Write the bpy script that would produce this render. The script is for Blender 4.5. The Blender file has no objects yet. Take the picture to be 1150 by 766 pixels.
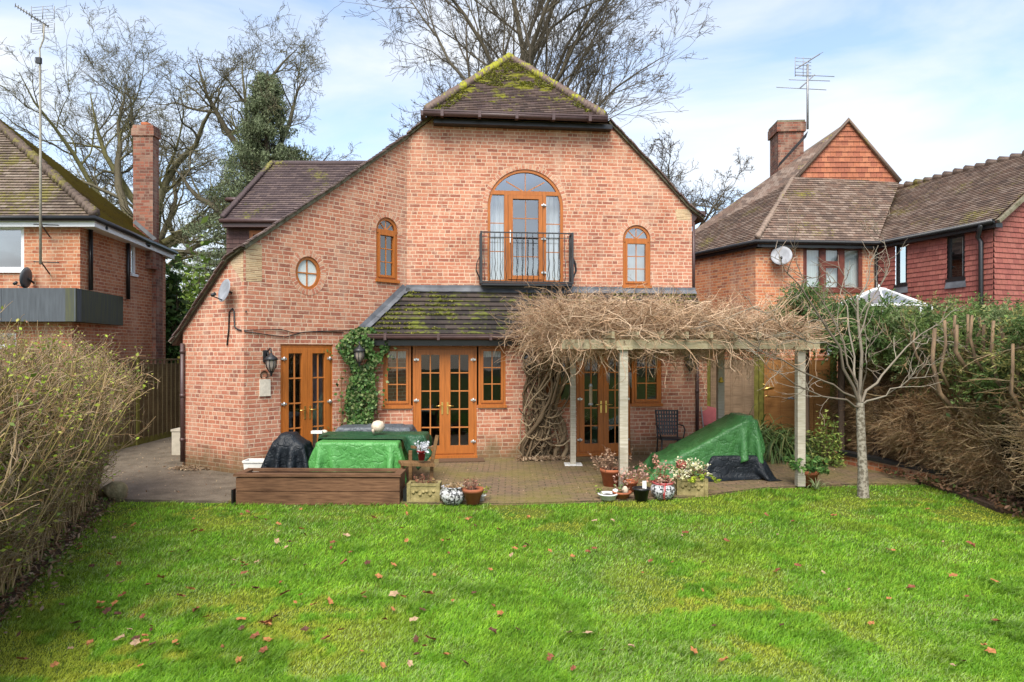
import bpy, bmesh, math, random
import numpy as np
from mathutils import Vector, noise
from mathutils.geometry import tessellate_polygon
R = math.radians
random.seed(7)
rnd = random.random
def U(a, b): return a + (b - a) * random.random()
scene = bpy.context.scene
C = scene.collection

# ---------------- camera, world, sun, exposure ----------------
CH = 2.1
cd = bpy.data.cameras.new('camera'); cam = bpy.data.objects.new('camera', cd); C.objects.link(cam)
cd.sensor_width = 36; cd.lens = 24.0; cd.shift_y = 12 / 1150; cd.clip_end = 2000
cam.location = (0, 0, CH); cam.rotation_euler = (R(90), 0, 0)
scene.camera = cam
SUN_EL, SUN_AZ = 50, 190        # degrees; azimuth clockwise from +Y (behind the camera, to the left)
w = bpy.data.worlds.new('World'); scene.world = w; w.use_nodes = True
nt = w.node_tree; N = nt.nodes; L = nt.links
for n in list(N): N.remove(n)
out = N.new('ShaderNodeOutputWorld'); bg = N.new('ShaderNodeBackground'); bg.inputs[1].default_value = 0.15
sky = N.new('ShaderNodeTexSky'); sky.sky_type = 'NISHITA'; sky.sun_disc = False
sky.sun_elevation = R(SUN_EL); sky.sun_rotation = R(SUN_AZ); sky.altitude = 100; sky.air_density = 1.0; sky.dust_density = 1.5
tc = N.new('ShaderNodeTexCoord'); mp = N.new('ShaderNodeMapping'); mp.inputs['Scale'].default_value = (1.0, 1.6, 3.2)
mp.inputs['Rotation'].default_value = (0, R(14), R(20))
no = N.new('ShaderNodeTexNoise'); no.inputs['Scale'].default_value = 2.1; no.inputs['Detail'].default_value = 7; no.inputs['Roughness'].default_value = .52
no.inputs['Distortion'].default_value = .35
cr = N.new('ShaderNodeValToRGB'); cr.color_ramp.elements[0].position = .40; cr.color_ramp.elements[0].color = (.10, .10, .10, 1)
cr.color_ramp.elements[1].position = .64; cr.color_ramp.elements[1].color = (.9, .9, .9, 1)
mx = N.new('ShaderNodeMix'); mx.data_type = 'RGBA'
L.new(tc.outputs['Generated'], mp.inputs[0]); L.new(mp.outputs[0], no.inputs['Vector']); L.new(no.outputs[0], cr.inputs[0])
L.new(cr.outputs[0], mx.inputs[0]); L.new(sky.outputs[0], mx.inputs[6]); mx.inputs[7].default_value = (3.3, 3.42, 3.6, 1)
L.new(mx.outputs[2], bg.inputs[0]); L.new(bg.outputs[0], out.inputs[0])
sl = bpy.data.lights.new('sun', 'SUN'); so = bpy.data.objects.new('sun', sl); C.objects.link(so)
sl.energy = 2.6; sl.angle = R(35); sl.color = (1, .95, .87)
sd = Vector((math.sin(R(SUN_AZ)) * math.cos(R(SUN_EL)), math.cos(R(SUN_AZ)) * math.cos(R(SUN_EL)), math.sin(R(SUN_EL))))
so.rotation_euler = sd.to_track_quat('Z', 'Y').to_euler()
scene.view_settings.view_transform = 'Standard'; scene.view_settings.look = 'None'
scene.view_settings.exposure = 1.08; scene.view_settings.gamma = 1; scene.view_settings.use_curve_mapping = False
scene.cycles.max_bounces = 6; scene.cycles.transparent_max_bounces = 12
scene.cycles.use_denoising = True

# ---------------- materials ----------------
class NT:
    def __init__(s, name):
        s.m = bpy.data.materials.new(name); s.m.use_nodes = True
        s.t = s.m.node_tree; s.n = s.t.nodes; s.b = s.n['Principled BSDF']
        s.b.inputs['Specular IOR Level'].default_value = .3
    def new(s, k, **kw):
        x = s.n.new(k)
        for a, v in kw.items(): setattr(x, a, v)
        return x
    def lk(s, a, b): s.t.links.new(a, b)
    def val(s, sock, v):
        if isinstance(v, (int, float)): sock.default_value = v
        elif isinstance(v, tuple): sock.default_value = v if len(v) == len(sock.default_value) else v + (1,)
        else: s.lk(v, sock)
    def math(s, op, a, b=0.0, c=0.0):
        x = s.new('ShaderNodeMath', operation=op)
        s.val(x.inputs[0], a); s.val(x.inputs[1], b)
        if op in ('MULTIPLY_ADD', 'COMPARE'): s.val(x.inputs[2], c)
        return x.outputs[0]
    def mix(s, f, a, b, bt='MIX'):
        x = s.new('ShaderNodeMix', data_type='RGBA', blend_type=bt)
        s.val(x.inputs[0], f); s.val(x.inputs[6], a); s.val(x.inputs[7], b)
        return x.outputs[2]
    def ramp(s, f, stops, const=False):
        x = s.new('ShaderNodeValToRGB'); s.lk(f, x.inputs[0]); e = x.color_ramp.elements
        if const: x.color_ramp.interpolation = 'CONSTANT'
        while len(e) < len(stops): e.new(.5)
        for k, (p, c) in enumerate(stops):
            e[k].position = p
            e[k].color = (c, c, c, 1) if isinstance(c, (int, float)) else tuple(c) + (1,)
        return x.outputs[0]
    def coord(s, k='Object'):
        return s.new('ShaderNodeTexCoord').outputs[k]
    def noise(s, sc, det=4, v=None, rough=.55, sx=None):
        x = s.new('ShaderNodeTexNoise'); x.inputs['Scale'].default_value = sc; x.inputs['Detail'].default_value = det
        x.inputs['Roughness'].default_value = rough
        v = v or s.coord()
        if sx:
            m = s.new('ShaderNodeMapping'); m.inputs['Scale'].default_value = sx; s.lk(v, m.inputs[0]); v = m.outputs[0]
        s.lk(v, x.inputs['Vector']); return x.outputs[0]
    def wn(s, a, b):
        c = s.new('ShaderNodeCombineXYZ'); s.val(c.inputs[0], a); s.val(c.inputs[1], b)
        x = s.new('ShaderNodeTexWhiteNoise', noise_dimensions='3D'); s.lk(c.outputs[0], x.inputs['Vector'])
        return x.outputs['Value']
    def bump(s, h, st=.3, dist=.01):
        x = s.new('ShaderNodeBump'); x.inputs['Strength'].default_value = st; x.inputs['Distance'].default_value = dist
        s.lk(h, x.inputs['Height']); s.lk(x.outputs[0], s.b.inputs['Normal'])
    def fin(s, col, rough=.8, spec=None):
        s.val(s.b.inputs['Base Color'], col); s.val(s.b.inputs['Roughness'], rough)
        if spec is not None: s.b.inputs['Specular IOR Level'].default_value = spec
        return s.m

def m_brick(name, cols, mortar, bw=.225, rh=.075, split=.6, stain=True, swap=False, jit=.0):
    s = NT(name); sp = s.new('ShaderNodeSeparateXYZ'); s.lk(s.coord('UV'), sp.inputs[0])
    u, v = sp.outputs[0], sp.outputs[1]
    rv = s.math('DIVIDE', v, rh); row = s.math('FLOOR', rv); fv = s.math('FRACT', rv)
    par = s.math('MODULO', s.math('ABSOLUTE', row), 2.0)
    off = s.math('MULTIPLY', s.wn(row, 3.7), .35)
    us = s.math('ADD', s.math('MULTIPLY_ADD', par, .5, s.math('DIVIDE', u, bw)), off)
    col = s.math('FLOOR', us); fu = s.math('FRACT', us)
    r1 = s.wn(col, row); hs = s.math('GREATER_THAN', r1, split)
    f2 = s.math('MULTIPLY', fu, 2.0); c2 = s.math('FLOOR', f2); g2 = s.math('FRACT', f2)
    idc = s.math('ADD', s.math('MULTIPLY', s.math('MULTIPLY', c2, hs), .37), s.math('ADD', col, .13))
    r2 = s.wn(idc, s.math('ADD', row, 7.3)); r3 = s.wn(idc, s.math('ADD', row, 91.3))
    d1 = s.math('MULTIPLY', s.math('MINIMUM', fu, s.math('SUBTRACT', 1.0, fu)), bw)
    d2 = s.math('MULTIPLY', s.math('MINIMUM', g2, s.math('SUBTRACT', 1.0, g2)), bw / 2)
    d2b = s.math('ADD', d2, s.math('MULTIPLY', s.math('SUBTRACT', 1.0, hs), 1.0))
    d3 = s.math('MULTIPLY', s.math('MINIMUM', fv, s.math('SUBTRACT', 1.0, fv)), rh)
    d = s.math('MINIMUM', s.math('MINIMUM', d1, d2b), d3)
    wob = s.math('MULTIPLY', s.math('SUBTRACT', s.noise(60, 2), .5), .006)
    d = s.math('ADD', d, wob)
    x = s.new('ShaderNodeMapRange'); s.lk(d, x.inputs[0]); x.inputs[1].default_value = .0045; x.inputs[2].default_value = .0095
    mask = x.outputs[0]
    n = len(cols); bc = s.ramp(r2, [(k / n, c) for k, c in enumerate(cols)], True)
    bc = s.mix(s.math('MULTIPLY', r3, .28), bc, (.75, .42, .3), 'MULTIPLY')
    grain = s.noise(45, 5); bc = s.mix(.5, bc, s.ramp(grain, [(.3, .62), (.7, 1.25)]), 'MULTIPLY')
    # smears of mortar across some bricks
    sm = s.ramp(s.noise(9, 4, sx=(1, 1, 2.4)), [(.52, 0.0), (.75, .55)])
    bc = s.mix(sm, bc, mortar); bc = s.mix(.07, bc, mortar)
    mc = s.mix(.6, mortar, s.ramp(s.noise(5, 4), [(.3, .7), (.7, 1.1)]), 'MULTIPLY')
    colr = s.mix(mask, mc, bc)
    big = s.ramp(s.noise(.9, 6, rough=.65), [(.32, (.78, .74, .70)), (.6, (1.03, 1.02, 1.0))])
    colr = s.mix(.85, colr, big, 'MULTIPLY'); strk = s.ramp(s.noise(1.6, 5, sx=(2.2, 2.2, .22)), [(.50, 0.0), (.72, .35)]); colr = s.mix(strk, colr, (.55, .40, .29))
    if stain:  # damp and moss rising from the foot of the wall
        g = s.new('ShaderNodeNewGeometry'); sg = s.new('ShaderNodeSeparateXYZ'); s.lk(g.outputs['Position'], sg.inputs[0])
        h = s.math('ADD', sg.outputs[2], s.math('MULTIPLY', s.noise(3.5, 5), -.75))
        x2 = s.new('ShaderNodeMapRange'); s.lk(h, x2.inputs[0]); x2.inputs[1].default_value = .12; x2.inputs[2].default_value = -.3
        colr = s.mix(s.math('MULTIPLY', x2.outputs[0], .75), colr, (.10, .085, .035))
    s.bump(s.math('ADD', mask, s.math('MULTIPLY', grain, .4)), .45, .006)
    return s.fin(colr, .88, .25)

def m_tile(name, cols, tw, g, moss=0.0, mossc=(.20, .19, .02), mscale=1.3, lichen=0.0, rough=.75, mz=None):
    s = NT(name); sp = s.new('ShaderNodeSeparateXYZ'); s.lk(s.coord('UV'), sp.inputs[0])
    u, v = sp.outputs[0], sp.outputs[1]
    rv = s.math('DIVIDE', v, g); row = s.math('FLOOR', s.math('ADD', rv, .001)); fv = s.math('FRACT', s.math('ADD', rv, .001))
    us = s.math('ADD', s.math('DIVIDE', u, tw), s.math('ADD', s.math('MULTIPLY', s.math('MODULO', s.math('ABSOLUTE', row), 2.0), .5), s.math('MULTIPLY', s.wn(row, 1.3), .12)))
    col = s.math('FLOOR', us); fu = s.math('FRACT', us)
    r = s.wn(col, row); n = len(cols)
    bc = s.ramp(r, [(k / n, c) for k, c in enumerate(cols)], True)
    bc = s.mix(.5, bc, s.ramp(s.noise(30, 5), [(.3, .6), (.7, 1.3)]), 'MULTIPLY')
    d = s.math('MULTIPLY', s.math('MINIMUM', fu, s.math('SUBTRACT', 1.0, fu)), tw)
    gap = s.math('LESS_THAN', d, .004)
    bc = s.mix(s.math('MULTIPLY', gap, .75), bc, (.02, .017, .015))
    big = s.ramp(s.noise(1.1, 5), [(.3, .72), (.65, 1.05)]); bc = s.mix(.8, bc, big, 'MULTIPLY')
    if lichen:
        v2 = s.new('ShaderNodeTexVoronoi'); v2.inputs['Scale'].default_value = 9; s.lk(s.coord(), v2.inputs['Vector'])
        lm = s.math('LESS_THAN', s.math('ADD', v2.outputs['Distance'], s.math('MULTIPLY', s.noise(2.2, 3), .5)), .22 + lichen)
        bc = s.mix(s.math('MULTIPLY', lm, .8), bc, (.42, .40, .34))
    if moss:
        mm = s.math('ADD', s.math('ADD', s.math('MULTIPLY', s.noise(mscale, 4), .62), s.math('MULTIPLY', s.noise(14, 5), .38)),
                    s.math('MULTIPLY', s.math('SUBTRACT', .5, fv), .09))
        if mz:
            g_ = s.new('ShaderNodeNewGeometry'); q_ = s.new('ShaderNodeSeparateXYZ'); s.lk(g_.outputs['Position'], q_.inputs[0]); mm = s.math('ADD', mm, s.math('MULTIPLY', s.math('SUBTRACT', q_.outputs[2], mz[0]), mz[1]))
        x = s.new('ShaderNodeMapRange'); s.lk(mm, x.inputs[0]); x.inputs[1].default_value = .64 - moss * .3; x.inputs[2].default_value = .70 - moss * .26
        mcol = s.mix(s.noise(25, 3), mossc, tuple(c * 2.1 for c in mossc))
        bc = s.mix(s.math('MULTIPLY', x.outputs[0], .93), bc, mcol)
        s.bump(s.math('ADD', s.math('MULTIPLY', x.outputs[0], 1.6), s.noise(40, 4)), .5, .012)
    else:
        s.bump(s.noise(40, 4), .4, .006)
    return s.fin(bc, rough, .3)

def m_plain(name, c, rough=.6, sc=12, var=.25, spec=.35, metal=0, bump=.15, bd=.004, c2=None, sx=None, ns=(.35, .68)):
    s = NT(name); n = s.noise(sc, 5, sx=sx)
    if c2: col = s.mix(s.ramp(n, [(ns[0], 0.0), (ns[1], 1.0)]), c, c2)
    else: col = s.mix(1.0, c, s.ramp(n, [(.3, 1 - var), (.7, 1 + var * .6)]), 'MULTIPLY')
    s.b.inputs['Metallic'].default_value = metal
    if bump: s.bump(s.noise(sc * 2.5, 5, sx=sx), bump, bd)
    return s.fin(col, rough, spec)

def m_attr(name, rough=.7, spec=.2, trans=.0, mul=1.0):
    """colour from the per-face attribute 'col' (each leaf, blade or twig has its own colour)"""
    s = NT(name); a = s.new('ShaderNodeAttribute', attribute_name='col')
    s.lk(a.outputs['Color'], s.b.inputs['Base Color']); s.b.inputs['Roughness'].default_value = rough
    s.b.inputs['Specular IOR Level'].default_value = spec
    if trans:
        o = s.n['Material Output']; t = s.new('ShaderNodeBsdfTranslucent'); s.lk(a.outputs['Color'], t.inputs[0])
        m = s.new('ShaderNodeMixShader'); m.inputs[0].default_value = trans
        s.lk(s.b.outputs[0], m.inputs[1]); s.lk(t.outputs[0], m.inputs[2]); s.lk(m.outputs[0], o.inputs[0])
    return s.m

def m_glass(name, refl=.10, tint=(.75, .8, .8)):
    s = NT(name); o = s.n['Material Output']
    t = s.new('ShaderNodeBsdfTransparent'); t.inputs[0].default_value = tint + (1,)
    g = s.new('ShaderNodeBsdfGlossy'); g.inputs['Roughness'].default_value = .015; g.inputs[0].default_value = (1, 1, 1, 1)
    bp = s.new('ShaderNodeBump'); bp.inputs['Strength'].default_value = .05; bp.inputs['Distance'].default_value = .02
    s.lk(s.noise(2.5, 1), bp.inputs['Height']); s.lk(bp.outputs[0], g.inputs['Normal'])
    f = s.new('ShaderNodeLayerWeight'); f.inputs[0].default_value = .5
    fac = s.math('ADD', s.math('MULTIPLY', f.outputs['Facing'], .55), refl)
    m = s.new('ShaderNodeMixShader'); s.lk(fac, m.inputs[0]); s.lk(t.outputs[0], m.inputs[1]); s.lk(g.outputs[0], m.inputs[2])
    s.lk(m.outputs[0], o.inputs[0]); return s.m

def m_wood(name, c, c2, rough=.75, sc=3.0, axis='x'):
    s = NT(name); v = s.coord('UV')
    sx = (1.2, 14, 1) if axis == 'x' else (14, 1.2, 1)
    n = s.noise(sc, 6, v=v, sx=sx); n2 = s.noise(1.7, 3)
    col = s.mix(s.ramp(n, [(.32, 0.0), (.68, 1.0)]), c, c2)
    col = s.mix(.7, col, s.ramp(n2, [(.3, .6), (.7, 1.15)]), 'MULTIPLY')
    s.bump(n, .35, .004); return s.fin(col, rough, .25)

def m_tarp(name, c, c2):
    s = NT(name); n = s.noise(7, 6, rough=.6); n2 = s.noise(2.2, 4)
    w_ = s.new('ShaderNodeTexVoronoi', feature='DISTANCE_TO_EDGE'); w_.inputs['Scale'].default_value = 5.5
    mpv = s.new('ShaderNodeMixRGB') if False else None
    s.lk(s.coord(), w_.inputs['Vector'])
    col = s.mix(s.ramp(n, [(.3, 0.0), (.72, 1.0)]), c, c2)
    rg = s.math('ABSOLUTE', s.math('SUBTRACT', s.noise(3.2, 2, sx=(1, .6, 1.5)), .5)); rg2 = s.math('ABSOLUTE', s.math('SUBTRACT', s.noise(8, 2, sx=(1.4, .8, .7)), .5))
    hgt = s.math('ADD', s.math('MULTIPLY', s.math('MINIMUM', rg, .05), 4.0), s.math('MULTIPLY', s.math('MINIMUM', rg2, .05), 3.0))
    s.bump(s.math('ADD', hgt, s.math('MULTIPLY', n, .5)), .85, .032)
    return s.fin(col, .46, .4)
M = {}
M['brick'] = m_brick('house_brick', [(.46, .165, .095), (.37, .12, .072), (.50, .20, .12), (.43, .15, .09), (.29, .095, .062), (.52, .235, .145), (.47, .18, .105), (.41, .14, .085), (.49, .19, .115)], (.63, .47, .34))
M['brick_arch'] = m_brick('arch_brick', [(.50, .20, .12), (.56, .28, .18), (.44, .16, .10), (.60, .34, .22)], (.60, .45, .33), bw=.24, rh=.075, split=2, stain=False)
M['brick_l'] = m_brick('neighbour_brick', [(.40, .13, .06), (.46, .17, .08), (.34, .10, .05), (.42, .15, .07), (.5, .2, .1)], (.55, .40, .27), split=.9, stain=False)
M['brick_r'] = m_brick('orange_brick', [(.50, .18, .07), (.42, .13, .06), (.56, .22, .10), (.30, .10, .06), (.48, .16, .07)], (.50, .36, .24), split=.7, stain=False)
M['brick_c'] = m_brick('chimney_brick', [(.25, .085, .055), (.19, .065, .045), (.30, .11, .07), (.14, .06, .045), (.27, .15, .11)], (.24, .17, .13), split=.6, stain=False)
M['tile_main'] = m_tile('plain_roof_tile', [(.11, .072, .058), (.14, .095, .078), (.085, .058, .05), (.17, .12, .10), (.12, .08, .075)], .165, .1, moss=.27, mossc=(.20, .20, .012), mscale=2.4, mz=(8.0, .05))
M['tile_porch'] = m_tile('porch_roof_tile', [(.040, .032, .028), (.055, .042, .036), (.03, .025, .023), (.065, .05, .042)], .3, .15, moss=.33, mossc=(.075, .085, .012), mscale=2.2, lichen=.04)
M['tile_dorm'] = m_tile('dormer_roof_tile', [(.10, .07, .068), (.12, .085, .08), (.085, .06, .06), (.14, .10, .09)], .165, .1, moss=.16, mossc=(.13, .12, .03))
M['tile_l'] = m_tile('neighbour_roof_tile', [(.16, .12, .09), (.20, .15, .115), (.13, .095, .075), (.24, .19, .15)], .165, .1, moss=.36, mossc=(.115, .10, .025), mscale=1.2)
M['tile_lm'] = m_tile('mossy_roof_tile', [(.18, .13, .06), (.2, .14, .07)], .165, .1, moss=.80, mossc=(.15, .12, .025), mscale=2)
M['tile_r'] = m_tile('grey_brown_roof_tile', [(.17, .115, .085), (.22, .155, .118), (.13, .09, .07), (.25, .185, .145), (.18, .115, .085)], .165, .1, moss=.19, mossc=(.15, .13, .03), mscale=.9)
M['hung_red'] = m_tile('red_hanging_tile', [(.29, .092, .072), (.32, .11, .085), (.25, .078, .062), (.30, .10, .075)], .165, .115, rough=.8)
M['hung_orange'] = m_tile('orange_hanging_tile', [(.38, .135, .07), (.42, .16, .085), (.31, .105, .06), (.35, .125, .07)], .165, .15, rough=.8)
M['hung_brown'] = m_tile('brown_hanging_tile', [(.10, .055, .05), (.12, .068, .06), (.085, .05, .045)], .165, .115, rough=.8)
M['oak'] = m_plain('golden_oak_frame', (.37, .115, .018), .45, 6, .22, .4, bump=.05, sx=(6, 6, .5))
M['oak_bar'] = m_plain('golden_oak_bar', (.42, .15, .035), .5, 6, .1)
M['white'] = m_plain('white_frame', (.75, .76, .76), .4, 5, .08, bump=0)
M['redwood'] = m_plain('dark_red_wood_frame', (.13, .035, .022), .5, 8, .3)
M['black'] = m_plain('black_plastic', (.012, .012, .013), .35, 20, .3, .5)
M['blackm'] = m_plain('black_painted_iron', (.018, .019, .021), .45, 30, .3, .5)
M['brownp'] = m_plain('brown_plastic', (.075, .042, .038), .4, 9, .2, .45)
M['lead'] = m_plain('lead_flashing', (.075, .08, .09), .55, 4, .35, .35, c2=(.14, .15, .165))
M['mortar'] = m_plain('verge_mortar', (.22, .20, .14), .9, 9, .4, c2=(.10, .085, .045), bump=.6, bd=.02)
M['crease'] = m_brick('tile_creasing', [(.50, .36, .20), (.42, .28, .15), (.56, .42, .26), (.30, .18, .10)], (.55, .43, .27), bw=.26, rh=.032, split=2, stain=False)
M['glass'] = m_glass('window_glass', .06)
M['glass_up'] = m_glass('upper_window_glass', .22, (.85, .88, .9))
M['frost'] = m_plain('obscured_glass', (.55, .60, .58), .25, 30, .1, .5, bump=.2)
M['net'] = m_plain('net_curtain', (.70, .72, .70), .9, 4, .15, sx=(14, 14, .3))
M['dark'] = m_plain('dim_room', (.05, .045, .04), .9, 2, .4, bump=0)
M['chrome'] = m_plain('hinge_metal', (.62, .62, .6), .3, 10, .1, .5, metal=.7, bump=0)
M['brass'] = m_plain('brass', (.70, .48, .15), .3, 10, .1, .5, metal=.9, bump=0)
M['grey_clad'] = m_plain('grey_cladding', (.075, .085, .095), .5, 3, .3, sx=(6, 6, .6), bump=.05)
M['mossy_clad'] = m_plain('stained_cladding', (.055, .06, .05), .7, 3, .4, sx=(6, 6, .6), bump=.05, c2=(.08, .085, .04))
M['dish'] = m_plain('grey_dish', (.27, .28, .30), .5, 6, .25)
M['alu'] = m_plain('dull_aluminium', (.30, .30, .30), .5, 15, .3, metal=.4)
M['steelp'] = m_plain('weathered_pole', (.36, .33, .26), .6, 15, .35)
M['pot'] = m_plain('terracotta', (.38, .12, .05), .8, 9, .3, c2=(.27, .085, .04))
M['stone'] = m_plain('mossy_cast_stone', (.33, .27, .12), .9, 9, .4, c2=(.17, .14, .05), bump=.7, bd=.02)
M['rock'] = m_plain('rockery_stone', (.30, .24, .13), .9, 7, .4, c2=(.12, .10, .05), bump=.7, bd=.03)
M['soil'] = m_plain('dark_soil', (.035, .024, .016), .95, 20, .5, bump=.8, bd=.02)
M['white_pl'] = m_plain('white_plastic', (.72, .72, .68), .45, 8, .15)
M['tarp_g'] = m_tarp('green_tarpaulin', (.030, .115, .030), (.060, .19, .055))
M['tarp_gl'] = m_tarp('light_green_tarpaulin', (.055, .22, .045), (.10, .33, .085))
M['tarp_dg'] = m_tarp('dark_green_tarpaulin', (.010, .050, .020), (.022, .085, .035))
M['tarp_k'] = m_tarp('black_cover', (.006, .008, .011), (.016, .021, .026)); M['tarp_k'].node_tree.nodes['Principled BSDF'].inputs['Specular IOR Level'].default_value = .22
M['tarp_gy'] = m_tarp('grey_cover', (.055, .065, .075), (.10, .115, .125))
M['sleeper'] = m_wood('weathered_timber', (.085, .040, .020), (.20, .105, .055))
M['timber'] = m_wood('old_garden_timber', (.14, .075, .03), (.25, .14, .06), axis='y')
M['perg'] = m_wood('pale_pergola_timber', (.33, .29, .21), (.50, .46, .37), axis='y')
M['beam'] = m_wood('mossy_pergola_beam', (.33, .28, .16), (.48, .42, .28))
M['fence_l'] = m_wood('green_brown_fence', (.12, .085, .04), (.19, .15, .075))
M['fencepost'] = m_plain('mossy_fence_post', (.17, .16, .03), .9, 8, .4)
M['fence_r'] = m_wood('orange_fence', (.34, .15, .045), (.46, .23, .075))
M['fence_g'] = m_wood('grey_brown_fence', (.19, .13, .08), (.28, .20, .13))
M['leaf'] = m_attr('leaf', .55, .3, .25)
M['twig'] = m_attr('twig', .85, .15)
M['blade'] = m_attr('grass_blade', .5, .25, .3)
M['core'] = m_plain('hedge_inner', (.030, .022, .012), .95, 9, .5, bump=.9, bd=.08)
M['red_cloth'] = m_plain('faded_red_cloth', (.45, .12, .12), .8, 6, .2)
M['redpot'] = m_plain('dark_red_glaze', (.25, .015, .02), .25, 6, .2)

# ---------------- geometry helpers ----------------
F_ = 766.667
def ray(px, py): return Vector(((px - 575) / F_, 1.0, (395 - py) / F_))
def at(px, py, Y):
    r = ray(px, py) * Y; return Vector((r.x, Y, CH + r.z))
def gnd(px, py, z=0.0):
    Y = (CH - z) * F_ / (py - 395); r = ray(px, py) * Y; return Vector((r.x, Y, z))
class Frame:
    """a vertical plane: s runs along the wall, z is up, d is outwards"""
    def __init__(s, o, e, flip=False):
        s.o = Vector((o[0], o[1], 0)); s.t = (Vector((e[0], e[1], 0)) - s.o); s.len = s.t.length; s.t.normalize()
        s.n = Vector((s.t.y, -s.t.x, 0))
        if flip: s.n = -s.n
    def P(s, a, z, d=0.0): return s.o + s.t * a + s.n * d + Vector((0, 0, z))
    def px(s, px, py, d=0.0):
        r = ray(px, py); o = s.o + s.n * d
        # solve r.xy*k = o + t*a
        det = r.x * (-s.t.y) - r.y * (-s.t.x)
        k = (o.x * (-s.t.y) - o.y * (-s.t.x)) / det
        a = (Vector((r.x * k, r.y * k, 0)) - o).dot(s.t)
        return a, CH + r.z * k
    def off(s, d): 
        f = Frame(s.P(0, 0, d), s.P(1, 0, d)); f.n = s.n.copy(); f.len = s.len; return f
WL = {}
def jit3(k): return Vector((U(-k, k), U(-k, k), U(-k, k)))
class MB:
    def __init__(s): s.v = []; s.f = []; s.uv = []; s.c = []; s.col = None
    def poly(s, pts, uv=None):
        i = len(s.v); s.v.extend([tuple(p) for p in pts]); s.f.append(tuple(range(i, i + len(pts))))
        s.uv.append(uv if uv else [(0, 0)] * len(pts)); s.c.append(s.col); return s
    def quads(s, vs, fs):
        i = len(s.v); s.v.extend([tuple(p) for p in vs])
        for f in fs:
            s.f.append(tuple(i + k for k in f)); s.uv.append([(0, 0)] * len(f)); s.c.append(s.col)
    def fbox(s, F, s0, s1, z0, z1, d0, d1):
        P = F.P
        s.poly([P(s0, z0, d1), P(s1, z0, d1), P(s1, z1, d1), P(s0, z1, d1)], [(s0, z0), (s1, z0), (s1, z1), (s0, z1)])
        s.poly([P(s1, z0, d0), P(s0, z0, d0), P(s0, z1, d0), P(s1, z1, d0)], [(s1, z0), (s0, z0), (s0, z1), (s1, z1)])
        s.poly([P(s0, z0, d0), P(s0, z0, d1), P(s0, z1, d1), P(s0, z1, d0)], [(d0, z0), (d1, z0), (d1, z1), (d0, z1)])
        s.poly([P(s1, z0, d1), P(s1, z0, d0), P(s1, z1, d0), P(s1, z1, d1)], [(d1, z0), (d0, z0), (d0, z1), (d1, z1)])
        s.poly([P(s0, z1, d1), P(s1, z1, d1), P(s1, z1, d0), P(s0, z1, d0)], [(s0, d1), (s1, d1), (s1, d0), (s0, d0)])
        s.poly([P(s0, z0, d0), P(s1, z0, d0), P(s1, z0, d1), P(s0, z0, d1)], [(s0, d0), (s1, d0), (s1, d1), (s0, d1)])
        return s
    def obox(s, c, ax, ay, az, sx, sy, sz):
        """box round centre c, half sizes along three axes; long axis = ax for wood grain"""
        c = Vector(c); A = Vector(ax).normalized() * sx; B = Vector(ay).normalized() * sy; D = Vector(az).normalized() * sz
        for (n, u, v, su, sv) in ((A, B, D, sy, sz), (B, A, D, sx, sz), (D, A, B, sx, sy)):
            for g in (1, -1):
                q = [c + n * g - u - v, c + n * g + u - v, c + n * g + u + v, c + n * g - u + v]
                if g * n.dot(u.cross(v)) < 0: q = q[::-1]
                o_ = c.x * 3.1 + c.z * 7.7
                uv = [((p - c).dot(u.normalized()) + o_, (p - c).dot(v.normalized()) + o_) for p in q]
                s.poly(q, uv)
        return s
    def bar(s, a, b, wx, wz, up=(0, 0, 1)):
        a = Vector(a); b = Vector(b); t = (b - a); l = t.length; t.normalize(); up = Vector(up)
        if abs(t.dot(up)) > .95: up = Vector((0, 1, 0))
        y = t.cross(up).normalized(); z = y.cross(t)
        return s.obox((a + b) / 2, t, y, z, l / 2, wx / 2, wz / 2)
    def tube(s, pts, rad, n=6, cap=True):
        pts = [Vector(p) for p in pts]; m = len(pts)
        if not hasattr(rad, '__len__'): rad = [rad] * m
        i0 = len(s.v); ref = Vector((.31, .17, .93))
        for k, p in enumerate(pts):
            t = pts[min(k + 1, m - 1)] - pts[max(k - 1, 0)]
            if t.length < 1e-7: t = Vector((0, 0, 1))
            t.normalize()
            if abs(t.dot(ref)) > .97: x = t.cross(Vector((1, 0, 0)))
            else: x = t.cross(ref)
            x.normalize(); y = t.cross(x)
            for j in range(n):
                a = 2 * math.pi * j / n; q = p + (x * math.cos(a) + y * math.sin(a)) * rad[k]
                s.v.append((q.x, q.y, q.z))
        for k in range(m - 1):
            for j in range(n):
                j2 = (j + 1) % n; b = i0 + k * n
                s.f.append((b + j, b + j2, b + n + j2, b + n + j)); s.uv.append(((j / n * .3, k * .1), ((j + 1) / n * .3, k * .1), ((j + 1) / n * .3, k * .1 + .1), (j / n * .3, k * .1 + .1))); s.c.append(s.col)
        if cap and n > 3:
            for b, rv in ((i0, True), (i0 + (m - 1) * n, False)):
                q = list(range(b, b + n)); q = q[::-1] if rv else q
                s.f.append(tuple(q)); s.uv.append([(0, 0)] * n); s.c.append(s.col)
        return s
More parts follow.
